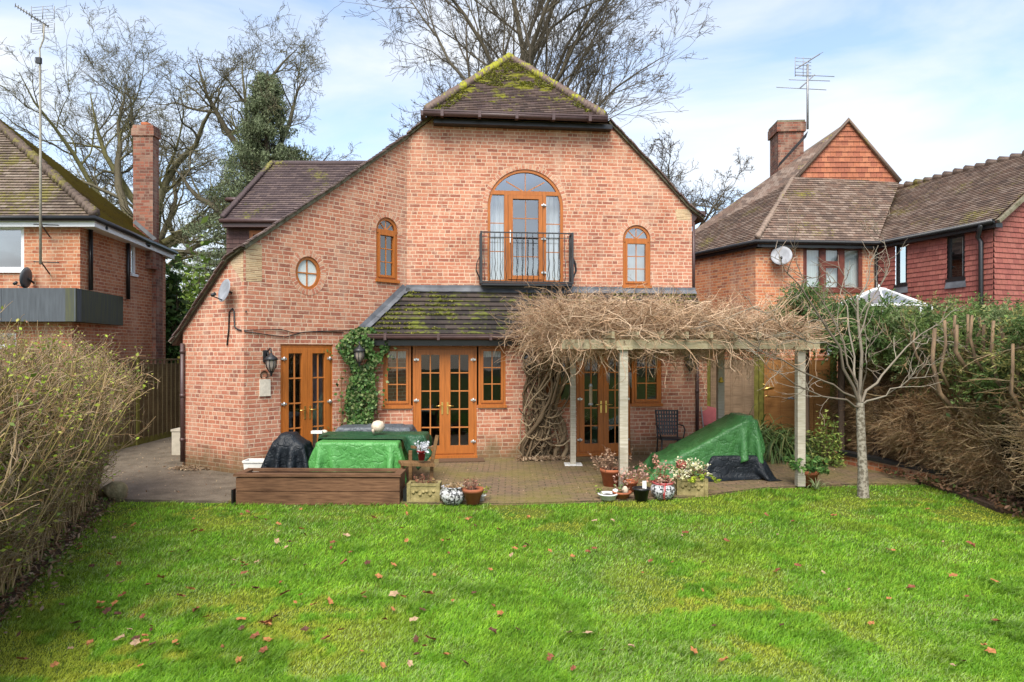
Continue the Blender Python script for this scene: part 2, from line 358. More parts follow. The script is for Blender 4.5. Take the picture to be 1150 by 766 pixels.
    def lathe(s, c, prof, n=24, tilt=None):
        """prof = [(r, z)...] around vertical axis at c"""
        c = Vector(c); i0 = len(s.v); m = len(prof)
        for r, z in prof:
            for j in range(n):
                a = 2 * math.pi * j / n; p = Vector((r * math.cos(a), r * math.sin(a), z))
                if tilt: p = tilt @ p
                s.v.append(tuple(c + p))
        for k in range(m - 1):
            for j in range(n):
                j2 = (j + 1) % n; b = i0 + k * n
                s.f.append((b + j, b + j2, b + n + j2, b + n + j))
                s.uv.append(((j / n, prof[k][1]), ((j + 1) / n, prof[k][1]), ((j + 1) / n, prof[k + 1][1]), (j / n, prof[k + 1][1]))); s.c.append(s.col)
        return s
    def build(s, name, mat, parent=None, smooth=False, loc=None):
        L0 = WL.get(parent.name, Vector((0, 0, 0))) if parent else Vector(loc or (0, 0, 0))
        me = bpy.data.meshes.new(name); v = np.array(s.v, dtype=np.float32) - np.array(L0, dtype=np.float32)
        nf = len(s.f); lt = np.array([len(f) for f in s.f], dtype=np.int32); ls = np.concatenate(([0], np.cumsum(lt)[:-1])).astype(np.int32)
        vi = np.fromiter((i for f in s.f for i in f), dtype=np.int32, count=int(lt.sum()))
        me.vertices.add(len(v)); me.vertices.foreach_set('co', v.ravel())
        me.loops.add(len(vi)); me.loops.foreach_set('vertex_index', vi)
        me.polygons.add(nf); me.polygons.foreach_set('loop_start', ls); me.polygons.foreach_set('loop_total', lt)
        ul = me.uv_layers.new(name='UVMap'); ul.data.foreach_set('uv', np.array([q for f in s.uv for p in f for q in p], dtype=np.float32))
        if any(c is not None for c in s.c):
            at_ = me.attributes.new('col', 'FLOAT_COLOR', 'FACE')
            arr = np.ones((nf, 4), dtype=np.float32); arr[:, :3] = np.array([c or (1, 0, 1) for c in s.c], dtype=np.float32)
            at_.data.foreach_set('color', arr.ravel())
        if smooth: me.polygons.foreach_set('use_smooth', np.ones(nf, dtype=bool))
        me.update(calc_edges=True); me.validate()
        if mat: me.materials.append(mat)
        o = bpy.data.objects.new(name, me); C.objects.link(o)
        if parent: o.parent = parent
        else: o.location = L0
        WL[o.name] = L0
        return o
def thing(name, label, cat, loc=(0, 0, 0), group=None):
    o = bpy.data.objects.new(name, None); C.objects.link(o); o.location = loc; o.empty_display_size = .1
    o['label'] = label; o['category'] = cat
    if group: o['group'] = group
    WL[o.name] = Vector(loc); return o
def tag(o, label, cat, group=None, kind=None):
    o['label'] = label; o['category'] = cat
    if group: o['group'] = group
    if kind: o['kind'] = kind
    return o
def struct(o): o['kind'] = 'structure'; return o
def stuff(o, label, cat): o['kind'] = 'stuff'; o['label'] = label; o['category'] = cat; return o

def holed(mb, F, outer, holes, d=0.0, reveal=.08):
    """wall sheet with openings; outer/holes are (s,z) lists"""
    ps = [[Vector((a, z, 0)) for a, z in outer]] + [[Vector((a, z, 0)) for a, z in h] for h in holes]
    flat = [p for q in ps for p in q]
    for t in tessellate_polygon(ps):
        q = [flat[i] for i in t]
        n = (q[1] - q[0]).cross(q[2] - q[0]).z
        if abs(n) < 1e-9: continue
        if n < 0: q = q[::-1]
        mb.poly([F.P(p.x, p.y, d) for p in q], [(p.x, p.y) for p in q])
    for h in holes:
        for k in range(len(h)):
            a, b = h[k], h[(k + 1) % len(h)]
            mb.poly([F.P(a[0], a[1], d), F.P(b[0], b[1], d), F.P(b[0], b[1], d - reveal), F.P(a[0], a[1], d - reveal)],
                    [(a[0], a[1]), (b[0], b[1]), (b[0] + reveal * (abs(b[1] - a[1]) > .01), b[1] - reveal * 0), (a[0] + reveal * (abs(b[1] - a[1]) > .01), a[1])])
def rect(s0, s1, z0, z1): return [(s0, z0), (s1, z0), (s1, z1), (s0, z1)]
def arched(s0, s1, z0, z1, n=16):
    r = (s1 - s0) / 2; zc = z1 - r; c = (s0 + s1) / 2
    return [(s0, z0), (s1, z0)] + [(c + r * math.cos(a * math.pi / n), zc + r * math.sin(a * math.pi / n)) for a in range(n + 1)]
def circ(c, z, r, n=28, ry=None): return [(c + r * math.cos(2 * math.pi * k / n), z + (ry or r) * math.sin(2 * math.pi * k / n)) for k in range(n)]
def ring(mb, F, outline, inner, d0, d1):
    """frame between two loops with same number of points, from d0 (back) to d1 (front)"""
    n = len(outline)
    for k in range(n):
        a, b = outline[k], outline[(k + 1) % n]; c, e = inner[(k + 1) % n], inner[k]
        mb.poly([F.P(*a, d1), F.P(*b, d1), F.P(*c, d1), F.P(*e, d1)], [a, b, c, e])
        mb.poly([F.P(*e, d1), F.P(*c, d1), F.P(*c, d0), F.P(*e, d0)], [e, c, c, e])
        mb.poly([F.P(*b, d1), F.P(*a, d1), F.P(*a, d0), F.P(*b, d0)], [b, a, a, b])
def clip(poly, axis, lo, hi):
    for (sgn, lim) in ((1, lo), (-1, -hi)):
        o = []
        for k in range(len(poly)):
            a, b = poly[k], poly[(k + 1) % len(poly)]; fa, fb = a[axis] * sgn - lim, b[axis] * sgn - lim
            if fa >= 0: o.append(a)
            if (fa >= 0) != (fb >= 0):
                t = fa / (fa - fb); o.append((a[0] + (b[0] - a[0]) * t, a[1] + (b[1] - a[1]) * t))
        poly = o
        if len(poly) < 3: return []
    return poly
def tiled(mb, O, A, B, poly, g, lift=.022, wave=.004):
    """courses of tiles on a planar polygon given in (a,b) metres; A along the eave, B up the slope"""
    O = Vector(O); A = Vector(A).normalized(); B = Vector(B).normalized(); Nn = A.cross(B).normalized()
    lo = min(p[1] for p in poly); hi = max(p[1] for p in poly); k = math.floor(lo / g)
    while k * g < hi:
        b0, b1 = k * g, (k + 1) * g; q = clip(poly, 1, b0, b1); k += 1
        if len(q) < 3: continue
        amin = min(p[0] for p in q); amax = max(p[0] for p in q)
        # cut along a for slight unevenness of the courses
        step = 1.1; j = math.floor(amin / step)
        while j * step < amax:
            r = clip(q, 0, j * step, (j + 1) * step); j += 1
            if len(r) < 3: continue
            def pos(p, lf):
                w_ = noise.noise(Vector((p[0] * .9, k * 3.3, 0))) * wave
                return O + A * p[0] + B * p[1] + Nn * (lf * (1 - (p[1] - b0) / g) + w_ + .003)
            mb.poly([pos(p, lift) for p in r], [tuple(p) for p in r])
            low = sorted([p for p in r if abs(p[1] - b0) < 1e-5])
            if len(low) >= 2:
                a_, b_ = low[0], low[-1]; w0 = pos(a_, lift); w1 = pos(b_, lift)
                mb.poly([w0 - Nn * lift * 1.1, w1 - Nn * lift * 1.1, w1, w0], [a_, b_, b_, a_])
def roofplane(mb, pts, g, eave=(0, 1), lift=.022, ccw=True):
    """tile a planar 3D polygon; pts[eave] is the eave edge"""
    pts = [Vector(p) for p in pts]; O = pts[eave[0]]; A = (pts[eave[1]] - O).normalized()
    n = None
    for k in range(len(pts)):
        c = (pts[k] - O); 
        if c.length > .1 and (c - A * c.dot(A)).length > .3: n = (c - A * c.dot(A)).normalized(); break
    B = n
    tiled(mb, O, A, B, [((p - O).dot(A), (p - O).dot(B)) for p in pts], g, lift)
    # solid underlay
    Nn = A.cross(B).normalized()
    mb.poly([p - Nn * .03 for p in pts], [((p - O).dot(A), (p - O).dot(B)) for p in pts])
def bonnets(mb, a, b, nrm_up=(0, 0, 1), g=.1, r=.09, lf=.075):
    a = Vector(a); b = Vector(b); l = (b - a).length; t = (b - a) / l; k = 0
    while k * g < l:
        p = a + t * (k * g); q = p + t * (g * 1.25); j = U(-.01, .01)
        mb.tube([p + Vector((0, 0, lf + j)), q + Vector((0, 0, -.03))], [r * U(.95, 1.25), r * .4], 7); k += 1

# ---------------- our house: frames of reference ----------------
H0 = Vector((-1.30, 13.42, 0)); hu = Vector((.9945, .1045, 0)); hv = Vector((-.1045, .9945, 0))
def HP(u, v, z): return H0 + hu * u + hv * v + Vector((0, 0, z))
FBay = Frame(H0, H0 + hu)
FU = Frame(H0 + hv * .85, H0 + hv * .85 + hu)
cornC = gnd(274, 533.5); sE, _ = FU.px(457, 300); endE = FU.P(sE, 0)
endA = at(205, 395, 12.5); endA.z = 0
FB = Frame(cornC, endE); FA = Frame(endA, cornC)
house = thing('brick_house', 'red brick house with arched balcony window, half hipped tiled roof and brown framed doors', 'house', (0, 14, 0))

# --- ground floor bay openings
def fpx(F, x0, x1, y0, y1):
    a, z1 = F.px(x0, y0); b, z0 = F.px(x1, y1); return a, b, z0, z1
bay_l = F_sL = None
uR = FBay.px(792, 450)[0]; uR2 = FU.px(777, 300)[0]; uR = (uR + uR2) / 2 + .02
w1 = list(fpx(FBay, 430, 461.5, 389, 456)); d1 = list(fpx(FBay, 463.5, 535.5, 389, 511)); w2 = list(fpx(FBay, 537.5, 568, 389, 456))
zt = w1[3]; zs = w1[2]; d1[2] = .05
d2 = list(fpx(FBay, 647.5, 708, 389, 509)); w3 = list(fpx(FBay, 710, 743, 389, 454)); w0 = list(fpx(FBay, 613, 646, 389, 454))
for q in (w1, w2, w3, w0): q[2] = zs; q[3] = zt
d1[3] = d2[3] = zt; d2[2] = .05
bl = FBay.px(412, 450)[0]
mb = MB(); eave_z = 2.40
def merged(a, b, c):   # window - door - window share one opening
    return [(a[0], zs), (b[0], zs), (b[0], .05), (b[1], .05), (b[1], zs), (c[1], zs), (c[1], zt), (a[0], zt)]
holed(mb, FBay, [(bl, 0), (uR, 0), (uR, eave_z), (bl, eave_z)], [merged(w1, d1, w2), merged(w0, d2, w3)], reveal=.09)
mb.build('ground_floor_wall', M['brick'], house)

# --- upper gable wall
TL = [FU.px(457, 155), FU.px(470, 144.5), FU.px(486, 133)]; TR = [FU.px(684, 138), FU.px(735, 192), FU.px(773, 234)]
zE = (TL[-1][1] + TR[0][1]) / 2
bw = list(fpx(FU, 547.5, 632.5, 189, 318)); aw = list(fpx(FU, 699.5, 730.5, 252.5, 321.5))
mb = MB()
outer = [(sE, 2.3), (uR, 2.3), (uR, TR[-1][1] - .12)] + [(TR[2][0], TR[2][1])] + [TR[1], (TR[0][0], zE)] + [(TL[2][0], zE), TL[1], TL[0]]
holed(mb, FU, outer, [arched(*bw, n=24), arched(*aw, n=18)], reveal=.09)
mb.build('gable_wall', M['brick'], house)

# --- slanted wall (B) with door, round window and arched window
tB = [FB.px(x, y) for x, y in ((440, 167.5), (410, 188), (380, 208.5), (340, 234.5), (285, 272))]
dB = list(fpx(FB, 315, 374, 386.5, 480)); dB[2] = .06
cB = FB.px(346.3, 306.5); rB = (FB.px(346.3, 288)[1] - FB.px(346.3, 325)[1]) / 2
aB = list(fpx(FB, 422.5, 447, 242, 316))
zCor = (FA.px(272, 280)[1])
mb = MB()
outB = [(0, 0), (FB.len, 0), (FB.len, TL[0][1])] + tB + [(0, zCor)]
holed(mb, FB, outB, [rect(*dB), circ(cB[0], cB[1], rB * .86, ry=rB), arched(*aB, n=18)], reveal=.09)
# --- end wall (A)
tA = [FA.px(257, 292), FA.px(236, 326), FA.px(205.5, 371)]
outA = [(0, 0), (FA.len, 0), (FA.len, zCor)] + tA
holed(mb, FA, outA, [])
mb.build('angled_wall', M['brick'], house)

# --- rear and side walls close the house (dark rooms inside)
VB = 8.6
ucA = (endA - H0).dot(hu)
def huz(F, p): q = F.P(p[0], 0); return (q - H0).dot(hu), (q - H0).dot(hv), p[1]
prof = [huz(FA, tA[2]), huz(FA, tA[0]), (0, 0, 0), huz(FB, tB[4]), huz(FB, tB[2]), (huz(FU, TL[0])), huz(FU, (TL[2][0], zE))]
prof[2] = ((cornC - H0).dot(hu), (cornC - H0).dot(hv), zCor)
profR = [huz(FU, (TR[0][0], zE)), huz(FU, TR[1]), huz(FU, TR[2]), huz(FU, FU.px(790, 247))]
uM = (prof[-1][0] + profR[0][0]) / 2
# hip apex
def solve_v(u, px):
    k = (px - 575) / F_; a = H0 + hu * u
    return (k * a.y - a.x) / (hv.x - k * hv.y)
vAp = solve_v(uM, 572.5); vAp = min(max(vAp, 2.2), 3.4)
apex = HP(uM, vAp, 0); zAp = CH + (395 - 66) / F_ * apex.y; apex.z = zAp
print('zE', zE, 'vAp', vAp, 'zAp', zAp, 'uM', uM, [tuple(round(x, 2) for x in p) for p in prof + profR], 'door w', dB[1] - dB[0], d1[1] - d1[0], 'rB', rB, 'zt', zt, 'FB', FB.len)
mb = MB()
def sheet(mb, a, b, z0, za, zb):
    l = (b - a).length
    mb.poly([Vector((a.x, a.y, z0)), Vector((b.x, b.y, z0)), Vector((b.x, b.y, zb)), Vector((a.x, a.y, za))], [(0, z0), (l, z0), (l, zb), (0, za)])
sheet(mb, HP(uR, 0, 0), HP(uR, .85, 0), 0, eave_z, 3.3)
sheet(mb, HP(uR, .85, 0), HP(uR, VB, 0), 0, TR[-1][1] - .1, TR[-1][1] - .1)
sheet(mb, HP(ucA, VB, 0), endA, 0, 2.4, 2.4)
sheet(mb, HP(uR, VB, 0), HP(ucA, VB, 0), 0, 5, 2.5)
mb.poly([HP(p[0], VB, p[2]) for p in [prof[0], prof[3], prof[5], prof[6]]] + [HP(uM, VB, zAp)] + [HP(p[0], VB, p[2]) for p in [profR[0], profR[3]]])
mb.build('side_wall', M['brick'], house)
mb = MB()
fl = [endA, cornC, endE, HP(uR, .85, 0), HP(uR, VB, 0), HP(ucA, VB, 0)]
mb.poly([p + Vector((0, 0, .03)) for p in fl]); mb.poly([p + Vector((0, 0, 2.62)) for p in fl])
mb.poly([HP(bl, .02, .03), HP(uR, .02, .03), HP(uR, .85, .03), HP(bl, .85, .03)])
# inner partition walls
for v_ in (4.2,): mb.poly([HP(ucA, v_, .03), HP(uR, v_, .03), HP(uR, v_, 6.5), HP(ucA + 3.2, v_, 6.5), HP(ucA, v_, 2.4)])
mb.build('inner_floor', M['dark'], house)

# --- roof
mb = MB(); vm = MB()
def fr(p, d=.1):  # front edge of roof sheet: outward of the wall
    return HP(p[0], p[1] - d * .55, p[2] + .035)
pts = [prof[0], prof[1], prof[2], prof[4], prof[5], prof[6]]
e0 = Vector(prof[1]) - Vector(prof[0]); ext = (prof[0][0] - .22, prof[0][1] + .10, prof[0][2] - .22 * (prof[1][2] - prof[0][2]) / (prof[1][0] - prof[0][0]))
pts = [ext] + pts
for a, b in zip(pts[:-1], pts[1:]):
    q = [HP(a[0], VB + .2, a[2] + .07), fr(a), fr(b), HP(b[0], VB + .2, b[2] + .07)]
    A_ = (q[1] - q[0]).normalized()
    mb.poly(q, [(0, 0), (8, 0), (8, 1), (0, 1)]); mb.poly([p - Vector((0, 0, .06)) for p in q[::-1]])
    f0, f1 = fr(a, .12), fr(b, .12)
    vm.bar(f0 - Vector((0, 0, .01)) + hv * .05, f1 - Vector((0, 0, .01)) + hv * .05, .11, .055)
vm.build('verge', M['mortar'], house); vm = MB()
for a, b in zip(profR[:-1], profR[1:]):
    q = [fr(a), HP(a[0], VB + .2, a[2] + .07), HP(b[0], VB + .2, b[2] + .07), fr(b)]
    mb.poly(q[::-1], [(0, 0), (8, 0), (8, 1), (0, 1)]); mb.poly([p - Vector((0, 0, .06)) for p in q])
    vm.bar(fr(a, .12) - Vector((0, 0, .01)) + hv * .05, fr(b, .12) - Vector((0, 0, .01)) + hv * .05, .11, .055)
gl = FU.px(478, 126, .34); gr = FU.px(680, 133, .34); zG = (gl[1] + gr[1]) / 2
hL = FU.P(gl[0], zG, .34); hR = FU.P(gr[0], zG, .34)
# main slopes above the eaves of the hip
pl, pr = prof[6], profR[0]
back = HP(uM, VB + .2, zAp)
for q in ([HP(pl[0], VB + .2, pl[2] + .07), fr(pl), hL, apex, back], [fr(pr), HP(pr[0], VB + .2, pr[2] + .07), back, apex, hR]):
    c = q[0]
    for k in range(1, len(q) - 1): mb.poly([c, q[k], q[k + 1]], [(0, 0), (3, 0), (3, 3)])
roofplane(mb, [hL, hR, apex], .1)
roof = mb.build('roof', M['tile_main'], house)
bm_ = MB(); bonnets(bm_, hL + Vector((0.03, 0, .02)), apex, g=.125, r=.095); bonnets(bm_, hR + Vector((-.03, 0, .02)), apex, g=.125, r=.095)
bm_.tube([apex + Vector((0, 0, .02)), back], .09, 6)
bm_.build('hip_tiles', M['tile_main'], roof)
vm.build('verge', M['mortar'], roof)
# tile edge over the verge
for lst in (pts, profR):
    vt = MB()
    for a, b in zip(lst[:-1], lst[1:]):
        p, q = fr(a, .14), fr(b, .14); l = (q - p).length; n_ = max(1, int(l / .1)); t = (q - p) / n_
        for k in range(n_):
            j = U(-.012, .012); c0 = p + t * k + Vector((0, 0, .025 + j)); vt.bar(c0, c0 + t * 1.12 + Vector((0, 0, -.012)), .12, .022)
    vt.build('verge_tiles', M['tile_main'], roof)
# fascia, gutter of the hip
g = MB(); P0 = hL + Vector((-.05, 0, -.03)) - hv * .05; P1 = hR + Vector((.03, 0, -.03)) - hv * .05
g.tube([P0, P1], .062, 10); g.bar(P0 + Vector((0, 0, .045)), P1 + Vector((0, 0, .045)), .13, .03)
for k in range(5):
    c = P0.lerp(P1, (k + .5) / 5); g.obox(c, hu, hv, (0, 0, 1), .03, .07, .072)
g.bar(P0, P0 + hv * .35 + Vector((0, 0, 0)), .1, .1)
g.build('gutter', M['brownp'], house)
g = MB(); g.fbox(FU, TL[2][0] + .02, TR[0][0] + .02, zG - .17, zG - .08, .004, .22); g.build('soffit', M['black'], house)
# corbelled tile creasing patches
g = MB()
def patch(F, pl_, d=.004):
    q = [F.px(x, y) for x, y in pl_]; g.poly([F.P(a, z, d) for a, z in q], [(a, z) for a, z in q])
patch(FB, [(276, 316), (296, 316), (294, 284), (284, 273.5), (275, 280)][::-1] if 0 else [(276, 316), (294, 316), (294, 276), (285, 273), (276, 279)])
g.build('tile_creasing', M['crease'], house); g = MB()
patch(FA, [(259, 296), (272, 316), (273.5, 316), (273.5, 281), (264, 285)], .006)
g.build('tile_creasing', M['crease'], house); g = MB()
patch(FU, [(760, 247), (775, 247), (776, 240), (773, 235), (758, 235)])
g.build('tile_creasing', M['crease'], house)
g = MB()  # corbel under the right verge
kz = TR[-1][1]; g.poly([FU.P(uR, kz - .35, .0), FU.P(uR + .22, kz - .06, .0), FU.P(uR - .02, kz + .06, .0)]); g.poly([FU.P(uR, kz - .35, -.3), FU.P(uR + .22, kz - .06, -.3), FU.P(uR - .02, kz + .06, -.3)][::-1])
g.poly([FU.P(uR, kz - .35, 0), FU.P(uR, kz - .35, -.3), FU.P(uR + .22, kz - .06, -.3), FU.P(uR + .22, kz - .06, 0)])
g.bar(FU.P(uR + .2, kz - .12, .1), FU.P(uR + .2, kz - .12, -6), .12, .1)
g.build('eaves_end', M['brownp'], house)

# --- lean-to roof over the bay
eL = FBay.off(.28).px(404, 375.5); zEv = eL[1]
q0 = FBay.P(eL[0], zEv, .28); uRR = uR + .05; q1 = FBay.P(uRR, zEv, .28)
tl = FU.px(456, 325); q2 = FU.P(uRR, tl[1], .0); q3 = FU.P(tl[0], tl[1], .0)
mb = MB(); roofplane(mb, [q0, q1, q2, q3], .15, lift=.03)
lean = mb.build('porch_roof', M['tile_porch'], house)
A_ = hu; B_ = (q3 - q0); B_ = (B_ - A_ * B_.dot(A_)).normalized(); N_ = A_.cross(B_).normalized(); B_lean = B_.copy(); PORCH = (lean, q0.copy(), q1.copy(), q2.copy())
ld = MB()
e = (q3 - q0).normalized(); inn = A_ - e * A_.dot(e); inn.normalize()
nstep = 9
for k in range(nstep):
    a0, a1 = q0 + (q3 - q0) * (k / nstep), q0 + (q3 - q0) * ((k + 1.12) / nstep)
    up = N_ * (.05 + .006 * (k % 2))
    w_ = .10 + U(-.01, .012)
    ld.poly([a0 + up, a0 + inn * w_ + up, a1 + inn * w_ + up, a1 + up]); ld.poly([a0 + up, a0 + inn * w_ + up, a0 + inn * w_, a0])
    # stepped upstand on the brick
    b0 = FB.px(*[0, 0]) if False else None
    for (p_, r_) in ((a0, a1),):
        wallp = p_ - A_ * .07 + N_ * .12; wallr = r_ - A_ * .07 + N_ * .12
        ld.poly([p_ + up, r_ + up, wallr, wallp])
for k in range(7):
    a0 = q3 + (q2 - q3) * (k / 7); a1 = q3 + (q2 - q3) * ((k + 1.02) / 7); up = N_ * (.05 + .005 * (k % 2))
    ld.poly([a0 + up - B_ * .13, a1 + up - B_ * .13, a1 + up, a0 + up]); ld.poly([a0 + up, a1 + up, a1 + up + Vector((0, 0, .055)) , a0 + up + Vector((0, 0, .055))])
    ld.poly([a0 - B_ * .13, a1 - B_ * .13, a1 + up - B_ * .13, a0 + up - B_ * .13])
ld.build('flashing', M['lead'], lean)
g = MB(); G0 = q0 + Vector((0, 0, -.045)) - hv * .06 - hu * .02; G1 = q1 + Vector((0, 0, -.045)) - hv * .06
g.tube([G0, G1], .055, 10); g.bar(G0 + Vector((0, 0, .04)), G1 + Vector((0, 0, .04)), .12, .025)
for k in range(7): g.obox(G0.lerp(G1, (k + .5) / 7), hu, hv, (0, 0, 1), .025, .062, .065)
g.build('gutter', M['brownp'], house)
g = MB(); g.fbox(FBay, eL[0] + .03, uR, zt + .012, zEv - .03, .003, .22); g.build('soffit', M['black'], house)
# side cheek of lean-to
g = MB(); g.poly([HP(uR + .003, 0, 2.3), HP(uR + .003, .85, 2.3), HP(uR + .003, .85, 3.3), HP(uR + .003, -.2, zEv)]); g.build('cheek', M['brick'], house)

# --- windows and doors
def hinge(mb, F, s, z, d): mb.tube([F.P(s, z - .035, d), F.P(s, z + .035, d)], .017, 6); mb.fbox(F, s - .05, s + .05, z - .018, z + .018, d - .02, d - .004)
def window(root, F, s0, s1, z0, z1, cols=2, rows=3, d=-.055, fw=.045, sw=.05, glass='glass', frame='oak', bar='oak_bar', arch=False, sill=True, sash=True, name='window', curtain=None, bw_=.02):
    f = MB()
    inset = lambda k: (arched(s0 + k, s1 - k, z0 + k, z1 - k, 18) if arch is True else rect(s0 + k, s1 - k, z0 + k, z1 - k))
    ring(f, F, inset(0), inset(fw), d - .04, d + .03)
    i = fw
    if sash and arch is not True: ring(f, F, inset(fw + .004), inset(fw + sw), d - .03, d + .05); i = fw + sw
    o = f.build(name, M[frame], root)
    gl_ = MB(); q = inset(i - .005); gl_.poly([F.P(a, z, d) for a, z in q]); gl_.build('glass', M[glass], o)
    a0, a1, b0, b1 = s0 + i, s1 - i, z0 + i, z1 - i
    if cols or rows:
        b = MB()
        for k in range(1, cols): c = a0 + (a1 - a0) * k / cols; b.fbox(F, c - bw_ / 2, c + bw_ / 2, b0, b1, d - .006, d + .012)
        for k in range(1, rows): c = b0 + (b1 - b0) * k / rows; b.fbox(F, a0, a1, c - bw_ / 2, c + bw_ / 2, d - .007, d + .013)
        if b.v: b.build('glazing_bars', M[bar], o)
    if sill:
        b = MB(); b.fbox(F, s0 - .02, s1 + .02, z0 - .045, z0 + .012, d - .02, .045); b.build('sill', M[frame], o)
    if curtain:
        b = MB(); n = 24
        for (c0, c1, zz0, zz1, mt) in curtain:
            c = MB()
            for k in range(n):
                x0 = s0 + (s1 - s0) * (c0 + (c1 - c0) * k / n); x1 = s0 + (s1 - s0) * (c0 + (c1 - c0) * (k + 1) / n)
                dd0 = d - .12 + .018 * math.sin(k * 1.9); dd1 = d - .12 + .018 * math.sin((k + 1) * 1.9)
                za, zb = z0 + (z1 - z0) * zz0, z0 + (z1 - z0) * zz1
                c.poly([F.P(x0, za, dd0), F.P(x1, za, dd1), F.P(x1, zb, dd1), F.P(x0, zb, dd0)])
            c.build('curtain', M[mt], o)
    return o
def french(root, F, s0, s1, z0, z1, d=-.055, rows=5, open_=False, plant=None):
    fr_ = MB(); fw = .055
    ring(fr_, F, rect(s0, s1, z0, z1), rect(s0 + fw, s1 - fw, z0 + fw * .7, z1 - fw), d - .05, d + .03)
    fr_.fbox(F, s0 - .01, s1 + .01, z0 - .045, z0 + .01, d - .03, .05)
    fr_.build('door_frame', M['oak'], root)
    mid = (s0 + s1) / 2; st = .105
    for side, (a, b) in enumerate(((s0 + fw + .003, mid - .002), (mid + .002, s1 - fw - .003))):
        lf = MB(); za, zb = z0 + fw * .7 + .004, z1 - fw - .003
        ring(lf, F, rect(a, b, za, zb), rect(a + st, b - st, za + st * 1.5, zb - st), d - .03, d + .045)
        o = lf.build('door', M['oak'], root)
        g_ = MB(); g_.poly([F.P(x, z, d) for x, z in rect(a + st - .01, b - st + .01, za + st * 1.5 - .01, zb - st + .01)]); g_.build('glass', M['glass'], o)
        b_ = MB(); c = (a + b) / 2; y0, y1 = za + st * 1.5, zb - st
        b_.fbox(F, c - .012, c + .012, y0, y1, d - .006, d + .014)
        for k in range(1, rows): zz = y0 + (y1 - y0) * k / rows; b_.fbox(F, a + st, b - st, zz - .012, zz + .012, d - .007, d + .015)
        b_.build('glazing_bars', M['oak_bar'], o)
        hs = b - .05 if side == 0 else a + .05; sg = -1 if side == 0 else 1
        h = MB(); h.fbox(F, hs - .016, hs + .016, 1.0 - .13, 1.0 + .11, d + .045, d + .055)
        h.tube([F.P(hs, 1.04, d + .05), F.P(hs, 1.04, d + .09), F.P(hs + sg * .12, 1.035, d + .095)], .011, 6); h.build('handle', M['brass'], o)
        for zz in (z0 + .28, (z0 + z1) / 2 + .02, z1 - .26):
            k_ = MB(); hinge(k_, F, a + .012 if side == 0 else b - .012, zz, d + .06); k_.build('hinge', M['chrome'], o)
window(house, FBay, *w1, 2, 3, curtain=[(.15, .9, .80, .92, 'net')]); window(house, FBay, *w2, 2, 3, curtain=[(.15, .9, .82, .92, 'net')])
french(house, FBay, *d1); french(house, FBay, *d2)
window(house, FBay, *w3, 2, 3); window(house, FBay, *w0, 2, 3)
french(house, FB, *dB, rows=4)
# curtain seen through the left garden door
g = MB(); n = 16
for k in range(n):
    x0 = dB[0] + (dB[1] - dB[0]) * (.72 + .2 * k / n); x1 = dB[0] + (dB[1] - dB[0]) * (.72 + .2 * (k + 1) / n)
    g.poly([FB.P(x0, .1, -.25 + .03 * math.sin(k * 2)), FB.P(x1, .1, -.25 + .03 * math.sin(k * 2 + 2)), FB.P(x1, 2.1, -.25 + .03 * math.sin(k * 2 + 2)), FB.P(x0, 2.1, -.25 + .03 * math.sin(k * 2))])
g.build('curtain', m_plain('lilac_curtain', (.30, .22, .24), .9, 9, .3), house)
# arched windows
def arch_window(F, s0, s1, z0, z1, glass, cur=None):
    o = window(house, F, s0, s1, z0, z1, 0, 0, arch=True, glass=glass, fw=.06, sill=True)
    r = (s1 - s0) / 2; zsp = z1 - r - .02; b = MB(); d = -.055; i = .06
    b.fbox(F, s0 + .03, s1 - .03, zsp - .035, zsp + .04, d - .03, d + .045)
    ring(b, F, rect(s0 + i, s1 - i, z0 + i, zsp - .03), rect(s0 + i + .045, s1 - i - .045, z0 + i + .045, zsp - .075), d - .03, d + .05)
    b.build('sash', M['oak'], o)
    b = MB(); c = (s0 + s1) / 2; y0, y1 = z0 + i + .045, zsp - .075; a0, a1 = s0 + i + .045, s1 - i - .045
    b.fbox(F, c - .009, c + .009, y0, y1, d - .005, d + .012)
    for k in (1, 2): zz = y0 + (y1 - y0) * k / 3; b.fbox(F, a0, a1, zz - .009, zz + .009, d - .006, d + .013)
    for a in (45, 90, 135): b.bar(F.P(c, zsp + .03, d), F.P(c + (r - .07) * math.cos(R(a)), zsp + .03 + (r - .07) * math.sin(R(a)), d), .018, .02, up=(0, 0, 1) if a != 90 else (0, 1, 0))
    b.build('glazing_bars', M['oak_bar'], o); return o
arch_window(FB, *aB, 'glass'); 
oo = arch_window(FU, *aw, 'glass_up')
g = MB(); g.poly([FU.P(a, z, -.25) for a, z in rect(aw[0], aw[1], aw[2], aw[2] + (aw[3] - aw[2]) * .93)]); g.build('blind', M['net'], oo)
g = MB(); g.poly([FB.P(a, z, -.2) for a, z in [(aB[0], aB[2] + .75), (aB[0] + .17, aB[2] + .72), (aB[0] + .1, aB[2] + .45), (aB[0] + .03, aB[2] + .2), (aB[0], aB[2])]][::-1]); g.build('curtain', M['net'], house)
# round window
f = MB(); ring(f, FB, circ(cB[0], cB[1], rB * .86, ry=rB), circ(cB[0], cB[1], rB * .86 - .055, ry=rB - .055), -.1, -.02); o = f.build('round_window', M['oak'], house)
g = MB(); g.poly([FB.P(a, z, -.06) for a, z in circ(cB[0], cB[1], rB * .86 - .05, ry=rB - .05)]); g.build('glass', M['frost'], o)
g = MB(); g.fbox(FB, cB[0] - .012, cB[0] + .012, cB[1] - rB + .05, cB[1] + rB - .05, -.06, -.045); g.fbox(FB, cB[0] - rB + .05, cB[0] + rB - .05, cB[1] - .012, cB[1] + .012, -.061, -.044); g.build('glazing_bars', M['oak_bar'], o)
